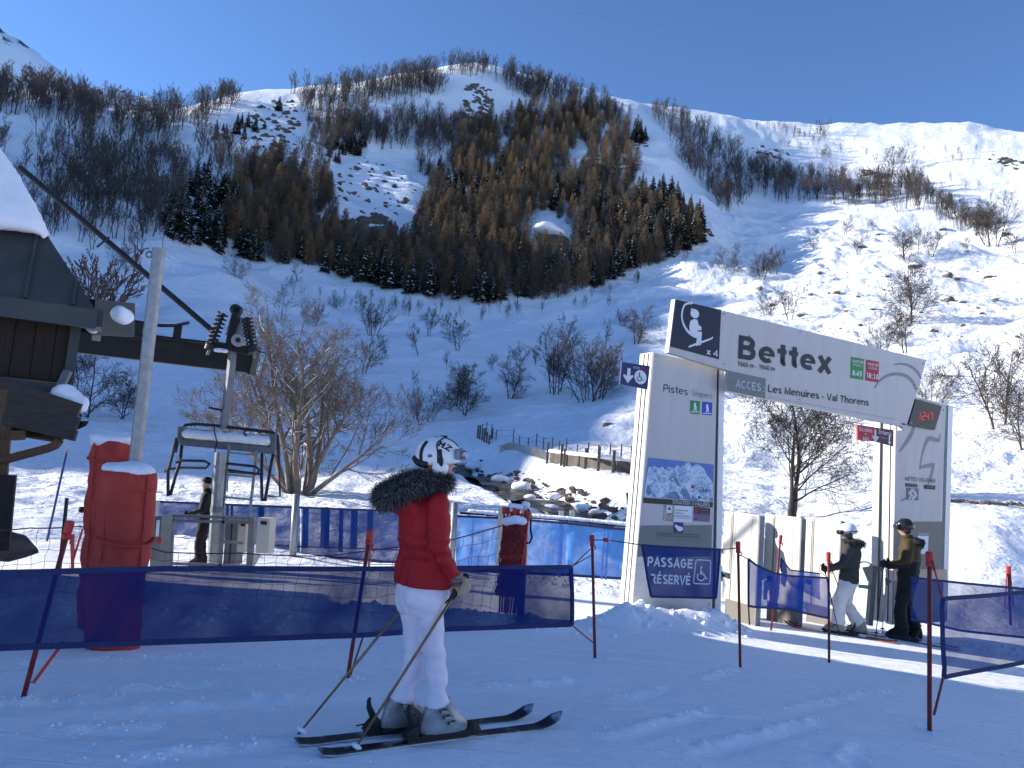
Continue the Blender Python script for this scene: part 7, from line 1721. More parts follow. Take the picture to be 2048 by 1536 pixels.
def fur(name, parent, path, rad, n, length, mats, seed, core):
    rg = random.Random(seed); pts = [Vector(p) for p in path]; vs, fs, mi = [], [], []
    L = [0]
    for i in range(1, len(pts)): L.append(L[-1] + (pts[i] - pts[i - 1]).length)
    for k in range(n):
        s = rg.random() * L[-1]
        for i in range(1, len(L)):
            if s <= L[i]: break
        t = (s - L[i - 1]) / (L[i] - L[i - 1]); p = pts[i - 1].lerp(pts[i], t); d = (pts[i] - pts[i - 1]).normalized(); x, y, z = frame_from(d)
        a = rg.uniform(0, 6.283); o = x * math.cos(a) + y * math.sin(a)
        dr = (o + d * rg.uniform(-.7, .7) + V(rg.uniform(-.3, .3), rg.uniform(-.3, .3), rg.uniform(-.55, .15))).normalized()
        b = p + o * rad * rg.uniform(.55, .98); ln = length * rg.uniform(.45, 1.2); w = .0017
        sd = dr.cross(o + V(.01, .02, .03)).normalized() * w; md = b + dr * ln * .55; tip = b + dr * ln + V(0, 0, -.25 * ln)
        q = len(vs); vs += [b - sd, b + sd, md + sd * .8, md - sd * .8, tip]; c = rg.choices((0, 1, 2), (.50, .28, .22))[0]
        fs += [(q, q + 1, q + 2, q + 3), (q + 3, q + 2, q + 4)]; mi += [c, c]
    m = MB(); m.tube(pts, rad * .86, 12); cr = m.build(name, core, parent, smooth=True)
    me = bpy.data.meshes.new('mesh'); me.from_pydata(vs, [], fs); me.polygons.foreach_set('material_index', mi); me.update()
    link_mesh('hair', me, mats, cr, 'stuff'); return cr
SKIN = mat('skin', (.50, .30, .22), .55, var=.08, scale=20); LIP = mat('lips', (.38, .14, .12), .5); HAIRM = mat('hair_brown', (.07, .04, .025), .7, stretch=(1, 1, .2), scale=60, var=.4)
def cloth(name, col, rough=.75, var=.14, scale=9, bump=.35, bscale=70): return mat(name, col, rough, var=var, scale=scale, bump=bump, bscale=bscale, spec=.25)
def wrinkle(o, amp, sc, seed, zband=None):
    me = o.data; n = len(me.vertices); co = np.empty(n * 3, np.float32); me.vertices.foreach_get('co', co); co = co.reshape(-1, 3); no = np.empty(n * 3, np.float32); me.vertices.foreach_get('normal', no); no = no.reshape(-1, 3)
    ang = np.arctan2(co[:, 1], co[:, 0] + .3)
    d = fbm(ang * 1.6 + seed, co[:, 2] / sc + co[:, 0] * 2.0, 3, seed) * amp
    if zband is not None:
        for z, wd, k in zband: d = d - k * np.exp(-((co[:, 2] - z) / wd) ** 2)
    co += no * d[:, None]; me.vertices.foreach_set('co', co.ravel()); me.update()
def person(label, loc, rz, J, K):
    """J joints in the person's own frame (x forward, y left, z up from the snow), K looks"""
    root = thing('person', label, 'person', loc, None, rz); vx = K.get('voxel', .014); s = K.get('s', 1.0); F = K.get('face', V(1, 0, 0)).normalized()
    hd = Vector(J['head']); rotH = Matrix((F, V(-F.y, F.x, 0).normalized(), F.cross(V(-F.y, F.x, 0).normalized()) )).transposed()
    # body: one continuous figure
    b = MB(); rings = [ring(V(x, 0, z), rx * .80, ry * .78) for z, x, rx, ry in J['torso']]; b.loft(rings)
    for sd in ('R', 'L'):
        limb(b, [J['sh' + sd], J['el' + sd], J['wr' + sd]], [.052, .042, .030]); b.ball(J['ha' + sd], (.03, .03, .04), 10, 8)
        limb(b, [J['hip' + sd], J['kn' + sd], J['an' + sd]], [.060, .040, .036]); limb(b, [J['an' + sd], Vector(J['an' + sd]) + V(.12, 0, -.03)], [.04, .032])
    nb = Vector(J['neck']); limb(b, [nb - V(0, 0, .05), hd - V(.01, 0, .06)], [.058, .052])
    b.ball(hd, (.096 * s, .074 * s, .112 * s), 18, 14, rotH); b.ball(hd + rotH @ V(.045, 0, -.065), (.045, .045, .052), 12, 8, rotH)   # skull, jaw
    limb(b, [hd + rotH @ V(.088, 0, .022), hd + rotH @ V(.108, 0, -.018)], [.010, .016], 10)        # nose
    for q in (1, -1): b.ball(hd + rotH @ V(-.005, q * .074, -.012), (.018, .010, .030), 8, 6, rotH)  # ears
    body = link_mesh('body', remesh(b, vx * .9, 3), SKIN, root)
    for q in (1, -1):
        m = MB(); m.ball(hd + rotH @ V(.083, q * .030, .012), (.010, .012, .010), 10, 8, rotH); m.build('eye', mat('eye_white', (.6, .6, .6), .3), body, smooth=True)
    m = MB(); m.ball(hd + rotH @ V(.086, 0, -.052), (.010, .024, .008), 10, 6, rotH); m.build('lips', LIP, body, smooth=True)
    # trousers
    t = MB(); T = J['torso']; z0, x0, rx0, ry0 = T[0]
    hipz = max(J['hipR'][2], J['hipL'][2]); hx = (J['hipR'][0] + J['hipL'][0]) / 2
    t.loft([ring(V(x0, 0, z0 + .08), rx0 * .72, ry0 * .70), ring(V(hx, 0, hipz + .04), rx0 * .90, ry0 * .88), ring(V(hx, 0, hipz - .04), rx0 * .88, ry0 * .86), ring(V(hx, 0, hipz - .12), rx0 * .70, ry0 * .66)])
    for sd in ('R', 'L'):
        a = Vector(J['an' + sd]); k = Vector(J['kn' + sd]); h = Vector(J['hip' + sd]); w = K.get('leg', (.108, .083, .082, .092))
        limb(t, [h, k, k.lerp(a, .55), a + V(0, 0, K.get('hem', .03))], list(w), 18, False)
    tr = link_mesh('trousers', remesh(t, vx, 4), K['trousers'], root); wrinkle(tr, K.get('wr', .020), .10, 3, [(J['knR'][2], .02, .005), (J['knR'][2] - .07, .015, .004), (J['knR'][2] + .08, .015, .004)])
    # jacket
    j = MB(); j.loft([ring(V(x, 0, z), rx, ry) for z, x, rx, ry in T])
    for sd in ('R', 'L'):
        sh, el, wr = Vector(J['sh' + sd]), Vector(J['el' + sd]), Vector(J['wr' + sd]); aw = K.get('arm', (.078, .068, .064, .052))
        limb(j, [sh, sh.lerp(el, .5), el, wr], list(aw), 16)
    for c, r in K.get('hood', []): j.ball(c, r, 14, 10)
    jk = link_mesh('jacket', remesh(j, vx, 4), K['jacket'], root)
    wrinkle(jk, K.get('wj', .016), .075, 7, K.get('bands'))
    if len(K['jacket']) > 1:
        me = jk.data; zc = np.array([p.center.z for p in me.polygons]); xc = np.array([p.center.x for p in me.polygons]); me.polygons.foreach_set('material_index', (zc + .04 * np.sin(xc * 9) < K['split']).astype(np.int32))
    m = MB(); m.tube([V(T[-1][1] + .01, 0, T[-1][0] - .02), V(T[-1][1] + .015, 0, T[-1][0] + .035)], [T[-1][2] * 1.02, T[-1][2] * .95], 18); m.build('collar', K['jacket'][0], jk, smooth=True)
    # gloves and boots
    for sd, q in (('R', -1), ('L', 1)):
        h = Vector(J['ha' + sd]); g = glove(None, h, J.get('ax' + sd, V(-.2, 0, 1)), J.get('bk' + sd, V(.3, q, 0)), K.get('gs', 1.0))
        go = link_mesh('glove', remesh(g, .0065 if vx < .016 else .010, 2), K['glove'], root)
        wr = Vector(J['wr' + sd]); d = (h - wr); m = MB(); m.tube([wr - d * .25, wr + d * .1, wr + d * .55], [.053, .050, .040], 14); m.build('cuff', K.get('cuff', K['glove']), go, smooth=True)
        boot(root, V(*J['an' + sd]), K['boot'], K.get('buckle', M_GALV), K.get('bh', 1.0))
    return root, hd, rotH
def boot(root, an, mats, mb2, bh=1.0):
    x, y = an.x, an.y; z = .058
    def sec(cx, z0, hw, hl): return ring(V(cx, y, z0), hw, hl, 18, p=2.8)
    m = MB(); m.loft([sec(x + .045, z, .050, .152), sec(x + .045, z + .03, .054, .156), sec(x + .043, z + .055, .053, .150), sec(x + .030, z + .085, .050, .130), sec(x + .008, z + .12, .050, .100), sec(x + .002, z + .15, .050, .080), sec(x + .003, z + .18, .048, .072), sec(x + .004, z + .20, .044, .064)])
    b = link_mesh('ski_boot', remesh(m, .010, 2), mats, root)
    m = MB(); m.box((x + .05, y, z - .008), (.31, .078, .022)); m.build('sole', M_BLACK, b)
    for dx, dz, hl in ((.105, .062, .062), (.070, .095, .062), (.045, .132, .058)):
        m = MB(); m.tube([V(x + dx + .05 * math.cos(a) - .05, y + .062 * math.sin(a), z + dz + .008 * math.cos(a)) for a in np.linspace(R(-100), R(100), 13)], .0085, 6); m.build('buckle', M_BLACK, b)
        m = MB(); m.box((x + dx - .035, y - .066, z + dz), (.045, .014, .015)); m.build('clasp', mb2, b)
M_SKIT = mat('ski_top', (.012, .013, .016), .35, col2=(.5, .54, .6), scale=4.2, stretch=(1, 1, 1)); M_SKIE = mat('ski_edge', (.42, .44, .46), .4, metal=.3)
for nn in M_SKIT.node_tree.nodes:
    if nn.type == 'MAP_RANGE': nn.inputs['From Min'].default_value = .30; nn.inputs['From Max'].default_value = .42
def ski(label, tail, tip, topm, grp, bind=.50, w=1.0, edge=None, feet=True):
    tail, tip = Vector(tail), Vector(tip); d = tip - tail; L = d.length; d.normalize(); sd = V(-d.y, d.x, 0).normalized(); up = d.cross(sd) * -1
    up = sd.cross(d) * -1 if sd.cross(d).z < 0 else sd.cross(d)
    root = thing('ski', label, 'ski', tail.lerp(tip, .5), grp)
    def at(t):
        hw = (.034 + .020 * (2 * t - 1) ** 2 * (1.25 if t > .5 else .9)) * w
        if t > .955: hw *= math.sqrt(max(.02, 1 - ((t - .955) / .045) ** 2))
        rise = .075 * max(0, (t - .88) / .12) ** 1.7 + .012 * max(0, (.05 - t) / .05)
        return tail + d * L * t + EZ * rise, hw
    N = 44
    for nm, z0, z1, mt, k in (('base', .002, .010, edge or M_SKIE, 1.0), ('top_sheet', .010, .019, topm, .97)):
        rings = []
        for i in range(N + 1):
            c, hw = at(i / N); th = 1 - .45 * abs(2 * i / N - 1)
            rings.append([c - sd * hw * k + up * z0, c + sd * hw * k + up * z0, c + sd * hw * k * .96 + up * (z0 + (z1 - z0) * th), c - sd * hw * k * .96 + up * (z0 + (z1 - z0) * th)])
        m = MB(); m.loft(rings); m.build(nm, mt, root)
    if feet:
        c, hw = at(bind); o = c + up * .019
        def bx(nm, l, z, sx, sy, sz, par=root, mt=M_BLACK):
            m = MB(); rot = Matrix((d, sd, up)).transposed(); m.box(o + d * l + up * (z + sz / 2), (sx, sy, sz), rot, 0); return m.build(nm, mt, par)
        pl = bx('binding_plate', 0, 0, .46, .062, .020)
        tp_ = MB(); tp_.loft([[o + d * l + sd * (s1 * hw_) + up * z_ for s1, z_ in ((-1, .02), (1, .02), (.8, h_), (-.8, h_))] for l, hw_, h_ in ((.255, .02, .03), (.235, .034, .055), (.20, .038, .065), (.17, .030, .06), (.165, .026, .03))]); tp_.build('toe_piece', M_BLACK, root)
        hp = MB(); hp.loft([[o + d * l + sd * (s1 * hw_) + up * z_ for s1, z_ in ((-1, .02), (1, .02), (.8, h_), (-.8, h_))] for l, hw_, h_ in ((-.15, .028, .06), (-.165, .036, .085), (-.20, .036, .08), (-.235, .030, .05), (-.25, .02, .03))]); hp.build('heel_piece', M_BLACK, root)
        m = MB(); q = [o + d * l + up * z_ for l, z_ in ((-.185, .075), (-.205, .11), (-.225, .145), (-.232, .185), (-.225, .20))]; m.tube(q, [.020, .020, .017, .012, .008], 8); m.build('heel_lever', M_BLACK, root)
        for s1 in (-1, 1): m = MB(); m.tube([o + d * -.10 + sd * s1 * .045 + up * .02, o + d * -.22 + sd * s1 * .05 + up * .035, o + d * -.27 + sd * s1 * .05 + up * .03], .005, 5); m.build('brake_arm', M_BLACK, root)
    return root
def pole(label, hand, tip, mats, grp, r=.0075, basket=None, extra=.10):
    hand, tip = Vector(hand), Vector(tip); d = (hand - tip).normalized(); top = hand + d * .075
    root = thing('ski_pole', label, 'ski pole', tip, grp)
    m = MB(); m.tube([tip, tip.lerp(hand, .5), hand - d * .06], [r * .75, r, r * 1.05], 10); m.build('shaft', mats, root, smooth=True)
    m = MB(); m.tube([hand - d * .075, hand - d * .07, hand, hand + d * .06, top, top + d * .012], [.014, .016, .0165, .0165, .021, .016], 12); m.build('grip', M_BLACK, root, smooth=True)
    b = tip + d * .07; m = MB(); m.tube([b - d * .012, b, b + d * .01], [.030, .034, .012], 14); m.build('basket', basket or SNOWCAP, root)
    m = MB(); s_ = V(d.y, -d.x, .2); m.tube([top, top + V(-.05, 0, -.02), top + V(-.06, 0, -.10), hand - d * .11 + V(-.02, 0, 0)], .006, 6); m.build('strap', M_BLACK, root)
    return root
# ---------------------------------------------------------------- woman in the red jacket
TH = R(31.0)
W0 = G0(838, 1477); W0.z = HF(W0.x, W0.y)
def w2(l, o=W0, th=TH): return o + V(l[0] * math.cos(th) - l[1] * math.sin(th), l[0] * math.sin(th) + l[1] * math.cos(th), l[2])
M_JR = cloth('red_jacket', (.34, .009, .015), .62, scale=5, bump=.25); M_TW = cloth('white_ski_trousers', (.74, .69, .76), .6, var=.05, bump=.15)
M_GLB = mat('beige_leather', (.36, .27, .19), .6, var=.15, scale=30); M_GLK = mat('striped_knit', (.06, .055, .05), .85, col2=(.25, .22, .19), scale=5, stretch=(1, 1, 14))
M_BOOT = mat('silver_boot', (.36, .38, .40), .28, metal=.25, col2=(.13, .145, .16), scale=9)
M_HWHITE = mat('helmet_white', (.74, .75, .77), .22, var=.03, spec=.6)
JW = dict(torso=[(.885, -.060, .196, .166), (.93, -.064, .193, .163), (1.00, -.075, .180, .148), (1.08, -.085, .163, .132), (1.18, -.092, .172, .138), (1.28, -.095, .180, .144), (1.36, -.092, .170, .130), (1.42, -.085, .122, .104), (1.465, -.07, .080, .080), (1.50, -.06, .072, .074)],
          head=(-.035, -.01, 1.625), neck=(-.06, 0, 1.47), shR=(-.095, -.185, 1.375), shL=(-.095, .185, 1.375), elR=(-.095, -.225, 1.13), elL=(-.08, .225, 1.14), wrR=(.035, -.205, .965), wrL=(.05, .21, .97), haR=(.075, -.200, .905), haL=(.075, .205, .915),
          hipR=(-.062, -.085, .84), hipL=(-.062, .085, .84), knR=(.030, -.066, .475), knL=(-.050, .066, .475), anR=(.065, -.083, .135), anL=(-.105, .083, .135))
tipR = G0(700, 1503); tipR.z = HF(tipR.x, tipR.y) - .03; tipL = G0(588, 1471); tipL.z = HF(tipL.x, tipL.y) - .03
hR, hL = w2(JW['haR']), w2(JW['haL'])
def loc_dir(v, th): return V(v.x * math.cos(th) + v.y * math.sin(th), -v.x * math.sin(th) + v.y * math.cos(th), v.z)
JW['axR'] = loc_dir(hR - tipR, TH); JW['axL'] = loc_dir(hL - tipL, TH); JW['bkR'] = V(.5, -.8, .1); JW['bkL'] = V(.5, .8, .1)
KW = dict(jacket=[M_JR], trousers=M_TW, glove=M_GLB, cuff=M_GLK, boot=M_BOOT, voxel=.012, leg=(.094, .064, .064, .086), hem=.070, arm=(.074, .067, .062, .052), face=V(1, -.10, -.04), gs=1.08,
          hood=[(V(-.19, 0, 1.355), (.135, .135, .07)), (V(-.12, 0, 1.40), (.11, .11, .05))], bands=[(1.09, .022, .010), (1.16, .015, .005), (1.02, .014, .005)], bh=.55, wj=.020, wr=.026)
pw, hc, rh = person('woman in a dark red fur trimmed jacket and white ski trousers standing in the foreground', W0, TH, JW, KW)
_jk = [c for c in pw.children if c.name.startswith('jacket')][0]; _me = _jk.data
_co = np.array([v.co[:] for v in _me.vertices]); _no = np.array([v.normal[:] for v in _me.vertices]); _an = np.arctan2(_co[:, 1], _co[:, 0] + .08); _body = np.abs(_co[:, 1]) < .165
_d = np.where(_body, np.exp(-((_co[:, 2] - 1.085) / .05) ** 2) * .005 * np.sin(_an * 34 + 2 * np.sin(_co[:, 2] * 60)), 0)
for _a in (2.55, -2.55): _d = _d - np.where(_body, .006 * np.exp(-((_an - _a - .25 * (_co[:, 2] - 1.1)) / .03) ** 2), 0)
for _z in (1.06, 1.115): _d = _d - np.where(_body, .005 * np.exp(-((_co[:, 2] - _z) / .006) ** 2), 0)
_d = _d - .006 * np.exp(-((np.hypot(_co[:, 0] + .095, (np.abs(_co[:, 1]) - .185) * .5) - .095) / .008) ** 2) * (_co[:, 2] > 1.25)
_d = _d + np.where(~_body, .006 * np.sin(_co[:, 2] * 95 + 3 * np.sin(_co[:, 0] * 40)) * np.exp(-((_co[:, 2] - 1.13) / .07) ** 2), 0)
_co += _no * _d[:, None]; _me.vertices.foreach_set('co', _co.astype(np.float32).ravel()); _me.update()
hm, hr = helmet(pw, hc + V(-.008, 0, .020), rh, M_HWHITE, 1.0, stripe=M_HWHITE, rad=(.146, .118, .128)); hc2 = hc + V(-.008, 0, .020)
def on_helm(path, w, mats, nm, lift=1.006):
    pts = []
    for az, el in path:
        az, el = R(az), R(el); pts.append(hc2 + rh @ V(math.cos(el) * math.cos(az) * hr[0] * lift, math.cos(el) * math.sin(az) * hr[1] * lift, math.sin(el) * hr[2] * lift))
    m = MB(); m.tube(pts, w, 6); m.build(nm, mats, hm, smooth=True)
on_helm(spl([(-104, -22), (-108, 10), (-112, 42), (-80, 66), (-45, 56), (-28, 36)], 6), .005, M_INK, 'stripe'); on_helm(spl([(-96, -24), (-100, 0), (-104, 22)], 6), [.016] * 6 + [.012] * 6 + [.004], M_BLACK, 'stripe', .97)
on_helm(spl([(-150, 40), (-152, 15), (-150, -14)], 6), .012, M_BLACK, 'clip_band', .98); on_helm(spl([(175, -10), (200, -22), (228, -26)], 6), .024, M_BLACK, 'nape_pad', .95)
m = MB(); m.ball(hc2 + rh @ V(-.085, -.098, .0), (.016, .010, .010), 10, 6); m.build('clip', M_GREY, hm)
ell_text('HZ', hc2, hr, rh, R(-88), R(32), .50, R(-28), M_INK, hm, 1.014, .05)
M_LENS = mat('goggle_lens', (.22, .12, .10), .12, col2=(.10, .16, .30), scale=6, spec=.8); M_LENSB = mat('blue_lens', (.10, .18, .32), .12, spec=.8)
gg = goggles(pw, hc2, rh, 1.02, M_LENS, .030, mat('goggle_frame', (.30, .30, .34), .35), False)
m = MB(); m.ball(hc2 + rh @ V(.085, -.098, .022), (.024, .012, .026), 12, 8, rh); m.build('side_disc', M_LENSB, gg, smooth=True)
for q in (1, -1):
    m = MB(); m.ball(hc + rh @ V(.100, q * .034, .004), (.008, .030, .022), 10, 8, rh); sg = m.build('sunglasses', M_BLACK, pw, smooth=True)
    m = MB(); m.tube([hc + rh @ V(.098, q * .064, .012), hc + rh @ V(.02, q * .084, .012)], .004, 5); m.build('temple', M_BLACK, sg)
    m = MB(); m.tube([hc + rh @ V(.02, q * .090, -.05), hc + rh @ V(.04, q * .070, -.10), hc + rh @ V(.05, 0, -.122)], .006, 6); m.build('chin_strap', M_BLACK, hm)
FURM = [mat('fur_dark', (.022, .021, .022), .8, var=.4, scale=30), mat('fur_grey', (.085, .080, .080), .8, var=.3), mat('fur_light', (.26, .25, .255), .8, var=.2)]
fp = [(.005, -.060, 1.488), (-.03, -.088, 1.508), (-.08, -.096, 1.513), (-.15, -.108, 1.498), (-.24, -.104, 1.463), (-.33, -.085, 1.413), (-.36, 0, 1.383), (-.33, .085, 1.413), (-.24, .104, 1.463), (-.15, .108, 1.498), (-.08, .096, 1.513), (-.03, .088, 1.508), (.005, .060, 1.488)]
fur('fur_trim', pw, spl(fp, 5), .040, 15000, .058, FURM, 1, FURM[0])
GS = 'skis of the woman in red'
def gnd(p, dz=.004): p = Vector(p); p.z = HF(p.x, p.y) + dz; return p
s1a, s1b = gnd(G0(640, 1512)), gnd(G0(1121, 1452)); s2a, s2b = gnd(G0(592, 1492)), gnd(G0(1064, 1436))
for a, b in ((s1a, s1b), (s2a, s2b)):
    zz = max(a.z, b.z, HF(*((a + b) / 2).xy) + .004)
ft = (w2((.065 + .045, -.085, 0)) - s1a).length / (s1b - s1a).length; fl = (w2((-.105 + .045, .085, 0)) - s2a).length / (s2b - s2a).length
ski('near ski of the woman in red, black with pale edge', s1a, s1b, M_SKIT, GS, ft); ski('far ski of the woman in red, half hidden by the near one', s2a, s2b, M_SKIT, GS, fl)
M_POLE = mat('bronze_pole', (.30, .20, .10), .35, metal=.4, col2=(.16, .10, .055), scale=9)
pole('right bronze ski pole of the woman in red, planted behind the near ski', hR, tipR, M_POLE, 'ski poles of the woman in red', .0085); pole('left bronze ski pole of the woman in red, planted furthest left', hL, tipL, M_POLE, 'ski poles of the woman in red', .0085)
# ---------------------------------------------------------------- skiers at the gates
def std(s=1.0, **kw):
    J = dict(torso=[(.86, 0, .205, .155), (.92, 0, .205, .158), (1.02, -.005, .190, .145), (1.10, -.01, .185, .142), (1.20, -.015, .200, .150), (1.32, -.015, .205, .150), (1.40, -.01, .180, .130), (1.46, 0, .115, .105), (1.50, .01, .085, .085)],
             head=(.05, 0, 1.635), neck=(.01, 0, 1.47), shR=(-.01, -.20, 1.40), shL=(-.01, .20, 1.40), elR=(.02, -.25, 1.13), elL=(.02, .25, 1.13), wrR=(.24, -.22, 1.04), wrL=(.24, .22, 1.04), haR=(.32, -.21, 1.03), haL=(.32, .21, 1.03),
             hipR=(0, -.095, .86), hipL=(0, .095, .86), knR=(.05, -.12, .48), knL=(.05, .12, .48), anR=(0, -.12, .14), anL=(0, .12, .14))
    J.update(kw); J['axR'] = V(.1, .05, 1); J['axL'] = V(.1, -.05, 1)
    return J
def place(px, py, Y=None):
    if Y is None: return GH(px, py)
    q = P(px, py, Y); q.z = HF(q.x, q.y); return q
M_JD = cloth('charcoal_jacket', (.045, .043, .042)); M_JO = cloth('olive_jacket', (.062, .043, .016)); M_JN = cloth('black_jacket', (.012, .013, .018)); M_TB = cloth('black_trousers', (.010, .010, .012)); M_TC = cloth('cream_trousers', (.66, .65, .62), var=.06)
M_GD = cloth('dark_glove', (.020, .022, .030)); M_HB = mat('helmet_black', (.014, .014, .018), .25, spec=.6); M_BB = mat('beige_boot', (.30, .27, .20), .4)
def skis_for(o, th, lab, colm, grp, dx=.0, dy=.12, tails=-.75, tips=.88, edge=None):
    for q, nm in ((-dy, 'near'), (dy, 'far')):
        a = o + V(math.cos(th) * (tails + dx) - math.sin(th) * q, math.sin(th) * (tails + dx) + math.cos(th) * q, 0); b = o + V(math.cos(th) * (tips + dx) - math.sin(th) * q, math.sin(th) * (tips + dx) + math.cos(th) * q, 0)
        a, b = gnd(a, .006), gnd(b, .006); ski(nm + ' ' + lab, a, b, colm, grp, .49, edge=edge)
M_SKR = mat('red_ski_top', (.35, .02, .02), .4, col2=(.03, .02, .02), scale=3)
# in white trousers
O2 = place(1695, 1247, 12.35); T2 = R(146)
J2 = std(torso=[(.80, 0, .190, .150), (.90, 0, .192, .150), (1.00, -.005, .178, .138), (1.10, -.01, .180, .138), (1.20, -.015, .192, .145), (1.30, -.015, .195, .145), (1.38, -.01, .172, .125), (1.43, 0, .11, .10), (1.47, .01, .085, .085)], head=(.05, 0, 1.59), neck=(.01, 0, 1.44), shR=(-.01, -.19, 1.36), shL=(-.01, .19, 1.36), knR=(.06, -.13, .47), knL=(.10, .12, .47), anR=(-.16, -.14, .14), anL=(.12, .13, .14), hipR=(-.01, -.09, .82), hipL=(.01, .09, .82), elR=(.0, -.25, 1.10), elL=(.06, .24, 1.10), wrR=(.23, -.20, 1.00), wrL=(.26, .20, 1.00), haR=(.31, -.19, .99), haL=(.33, .20, .99))
p2, h2, r2 = person('skier in charcoal jacket and white trousers with white helmet at the third gate', O2, T2, J2, dict(jacket=[M_JD], trousers=M_TC, glove=M_GD, boot=M_BB, voxel=.018, leg=(.11, .095, .10, .115), face=V(1, .15, -.22), hood=[(V(-.10, 0, 1.40), (.10, .13, .075))], wr=.03))
hm2, hr2 = helmet(p2, h2 + V(-.01, 0, .02), r2, M_HWHITE, 1.0, stripe=M_HB); goggles(p2, h2 + V(-.01, 0, .02), r2, 1.0, M_HB, -.005)
fur('fur_trim', p2, spl([(.06, -.09, 1.45), (-.02, -.14, 1.46), (-.12, -.13, 1.45), (-.19, 0, 1.43), (-.12, .13, 1.45), (-.02, .14, 1.46), (.06, .09, 1.45)], 5), .035, 1500, .045, [mat('fur_brown', (.05, .042, .035), .8), mat('fur_grey_brown', (.11, .10, .09), .8), FURM[0]], 2, FURM[0])
skis_for(O2, T2, 'ski of the skier in white trousers, red topped', M_SKR, 'skis of the skier in white trousers', .05)
def wl(o, th, l): return w2(l, o, th)
for nm, hk, tp_ in (('near', 'haR', (-.12, -.26, .0)), ('far', 'haL', (.05, .34, .0))):
    t_ = wl(O2, T2, tp_); t_.z = HF(t_.x, t_.y); pole(nm + ' dark ski pole of the skier in white trousers', wl(O2, T2, J2[hk]), t_, M_DARK, 'ski poles of the skier in white trousers', .008, M_BLACK)
# in olive and black
O3 = place(1813, 1247, 12.5); T3 = R(150)
J3 = std(torso=[(.90, 0, .215, .165), (.98, 0, .212, .165), (1.08, -.01, .200, .155), (1.16, -.015, .198, .155), (1.28, -.02, .215, .162), (1.40, -.02, .222, .162), (1.49, -.015, .195, .14), (1.55, 0, .12, .11), (1.60, .01, .09, .09)], head=(.07, 0, 1.745), neck=(.02, 0, 1.56), shR=(-.01, -.215, 1.49), shL=(-.01, .215, 1.49), elR=(-.02, -.27, 1.20), elL=(.02, .26, 1.20), wrR=(.22, -.26, 1.13), wrL=(.26, .22, 1.13), haR=(.31, -.25, 1.13), haL=(.34, .21, 1.14), hipR=(-.01, -.10, .92), hipL=(.01, .10, .92), knR=(.02, -.13, .50), knL=(.09, .12, .50), anR=(-.12, -.13, .14), anL=(.06, .13, .14))
p3, h3, r3 = person('tall skier in olive and black jacket with black helmet beside the right pillar', O3, T3, J3, dict(jacket=[M_JO, M_JN], split=1.20, trousers=M_TB, glove=M_GD, boot=M_JN, voxel=.018, leg=(.12, .098, .10, .115), arm=(.092, .086, .076, .058), face=V(1, .1, -.30), hood=[(V(-.12, 0, 1.51), (.11, .14, .085))], wr=.03, buckle=M_GALV))
hd3 = MB(); hd3.ball(V(-.13, 0, 1.53), (.115, .15, .085), 14, 10); soft('hood', hd3, M_JN, p3, .02, 3, disp=.02, dscale=.08)
helmet(p3, h3 + V(-.01, 0, .02), r3, M_HB, 1.02); goggles(p3, h3 + V(-.01, 0, .02), r3, 1.0, mat('dark_lens', (.02, .03, .06), .1, spec=.8), 0.03)
skis_for(O3, T3, 'ski of the tall skier in olive jacket', M_SKIT, 'skis of the tall skier in olive')
t_ = wl(O3, T3, (.36, -.26, 0)); t_.z = HF(t_.x, t_.y); pole('red and white ski pole of the tall skier in olive jacket', wl(O3, T3, J3['haR']), t_, mat('red_pole', (.4, .05, .04), .4, col2=(.6, .6, .6), scale=3), 'ski poles of the tall skier in olive', .009, M_BLACK)
t_ = wl(O3, T3, (.42, .24, 0)); t_.z = HF(t_.x, t_.y); pole('second ski pole of the tall skier, half hidden behind the legs', wl(O3, T3, J3['haL']), t_, M_DARK, 'ski poles of the tall skier in olive', .008, M_BLACK)
# behind the first gate
O4 = place(1488, 1215, 13.6); T4 = R(140)
p4, h4, r4 = person('person with patterned dark helmet standing behind the first ski pass gate', O4, T4, std(elL=(.06, .33, 1.2), wrL=(.22, .42, 1.12), haL=(.30, .45, 1.10)), dict(jacket=[M_JN], trousers=M_TB, glove=M_GD, boot=M_JN, voxel=.022, face=V(-.5, .8, 0)))
helmet(p4, h4 + V(0, 0, .02), r4, mat('patterned_helmet', (.020, .020, .022), .4, col2=(.14, .13, .09), scale=9), 1.05); m = MB(); m.tube([V(.02, 0, 1.50), V(.02, 0, 1.565)], [.10, .085], 14); m.build('scarf', cloth('salmon_scarf', (.42, .16, .11)), p4, smooth=True)
# man at the boarding gate
O5 = place(399, 1140, 15.4); T5 = R(187)
p5, h5, r5 = person('man in black jacket and cap standing behind the boarding gate under the chair', O5, T5, std(elR=(.10, -.25, 1.12), wrR=(.30, -.20, .98), haR=(.37, -.19, .95)), dict(jacket=[M_JN], trousers=M_TB, glove=M_GD, boot=M_JN, voxel=.022, face=V(1, 0, -.12)))
m = MB(); m.ball(h5 + V(-.01, 0, .045), (.108, .088, .085), 16, 10); soft('cap', m, M_JN, p5, .016, 2, disp=.01, dscale=.05)
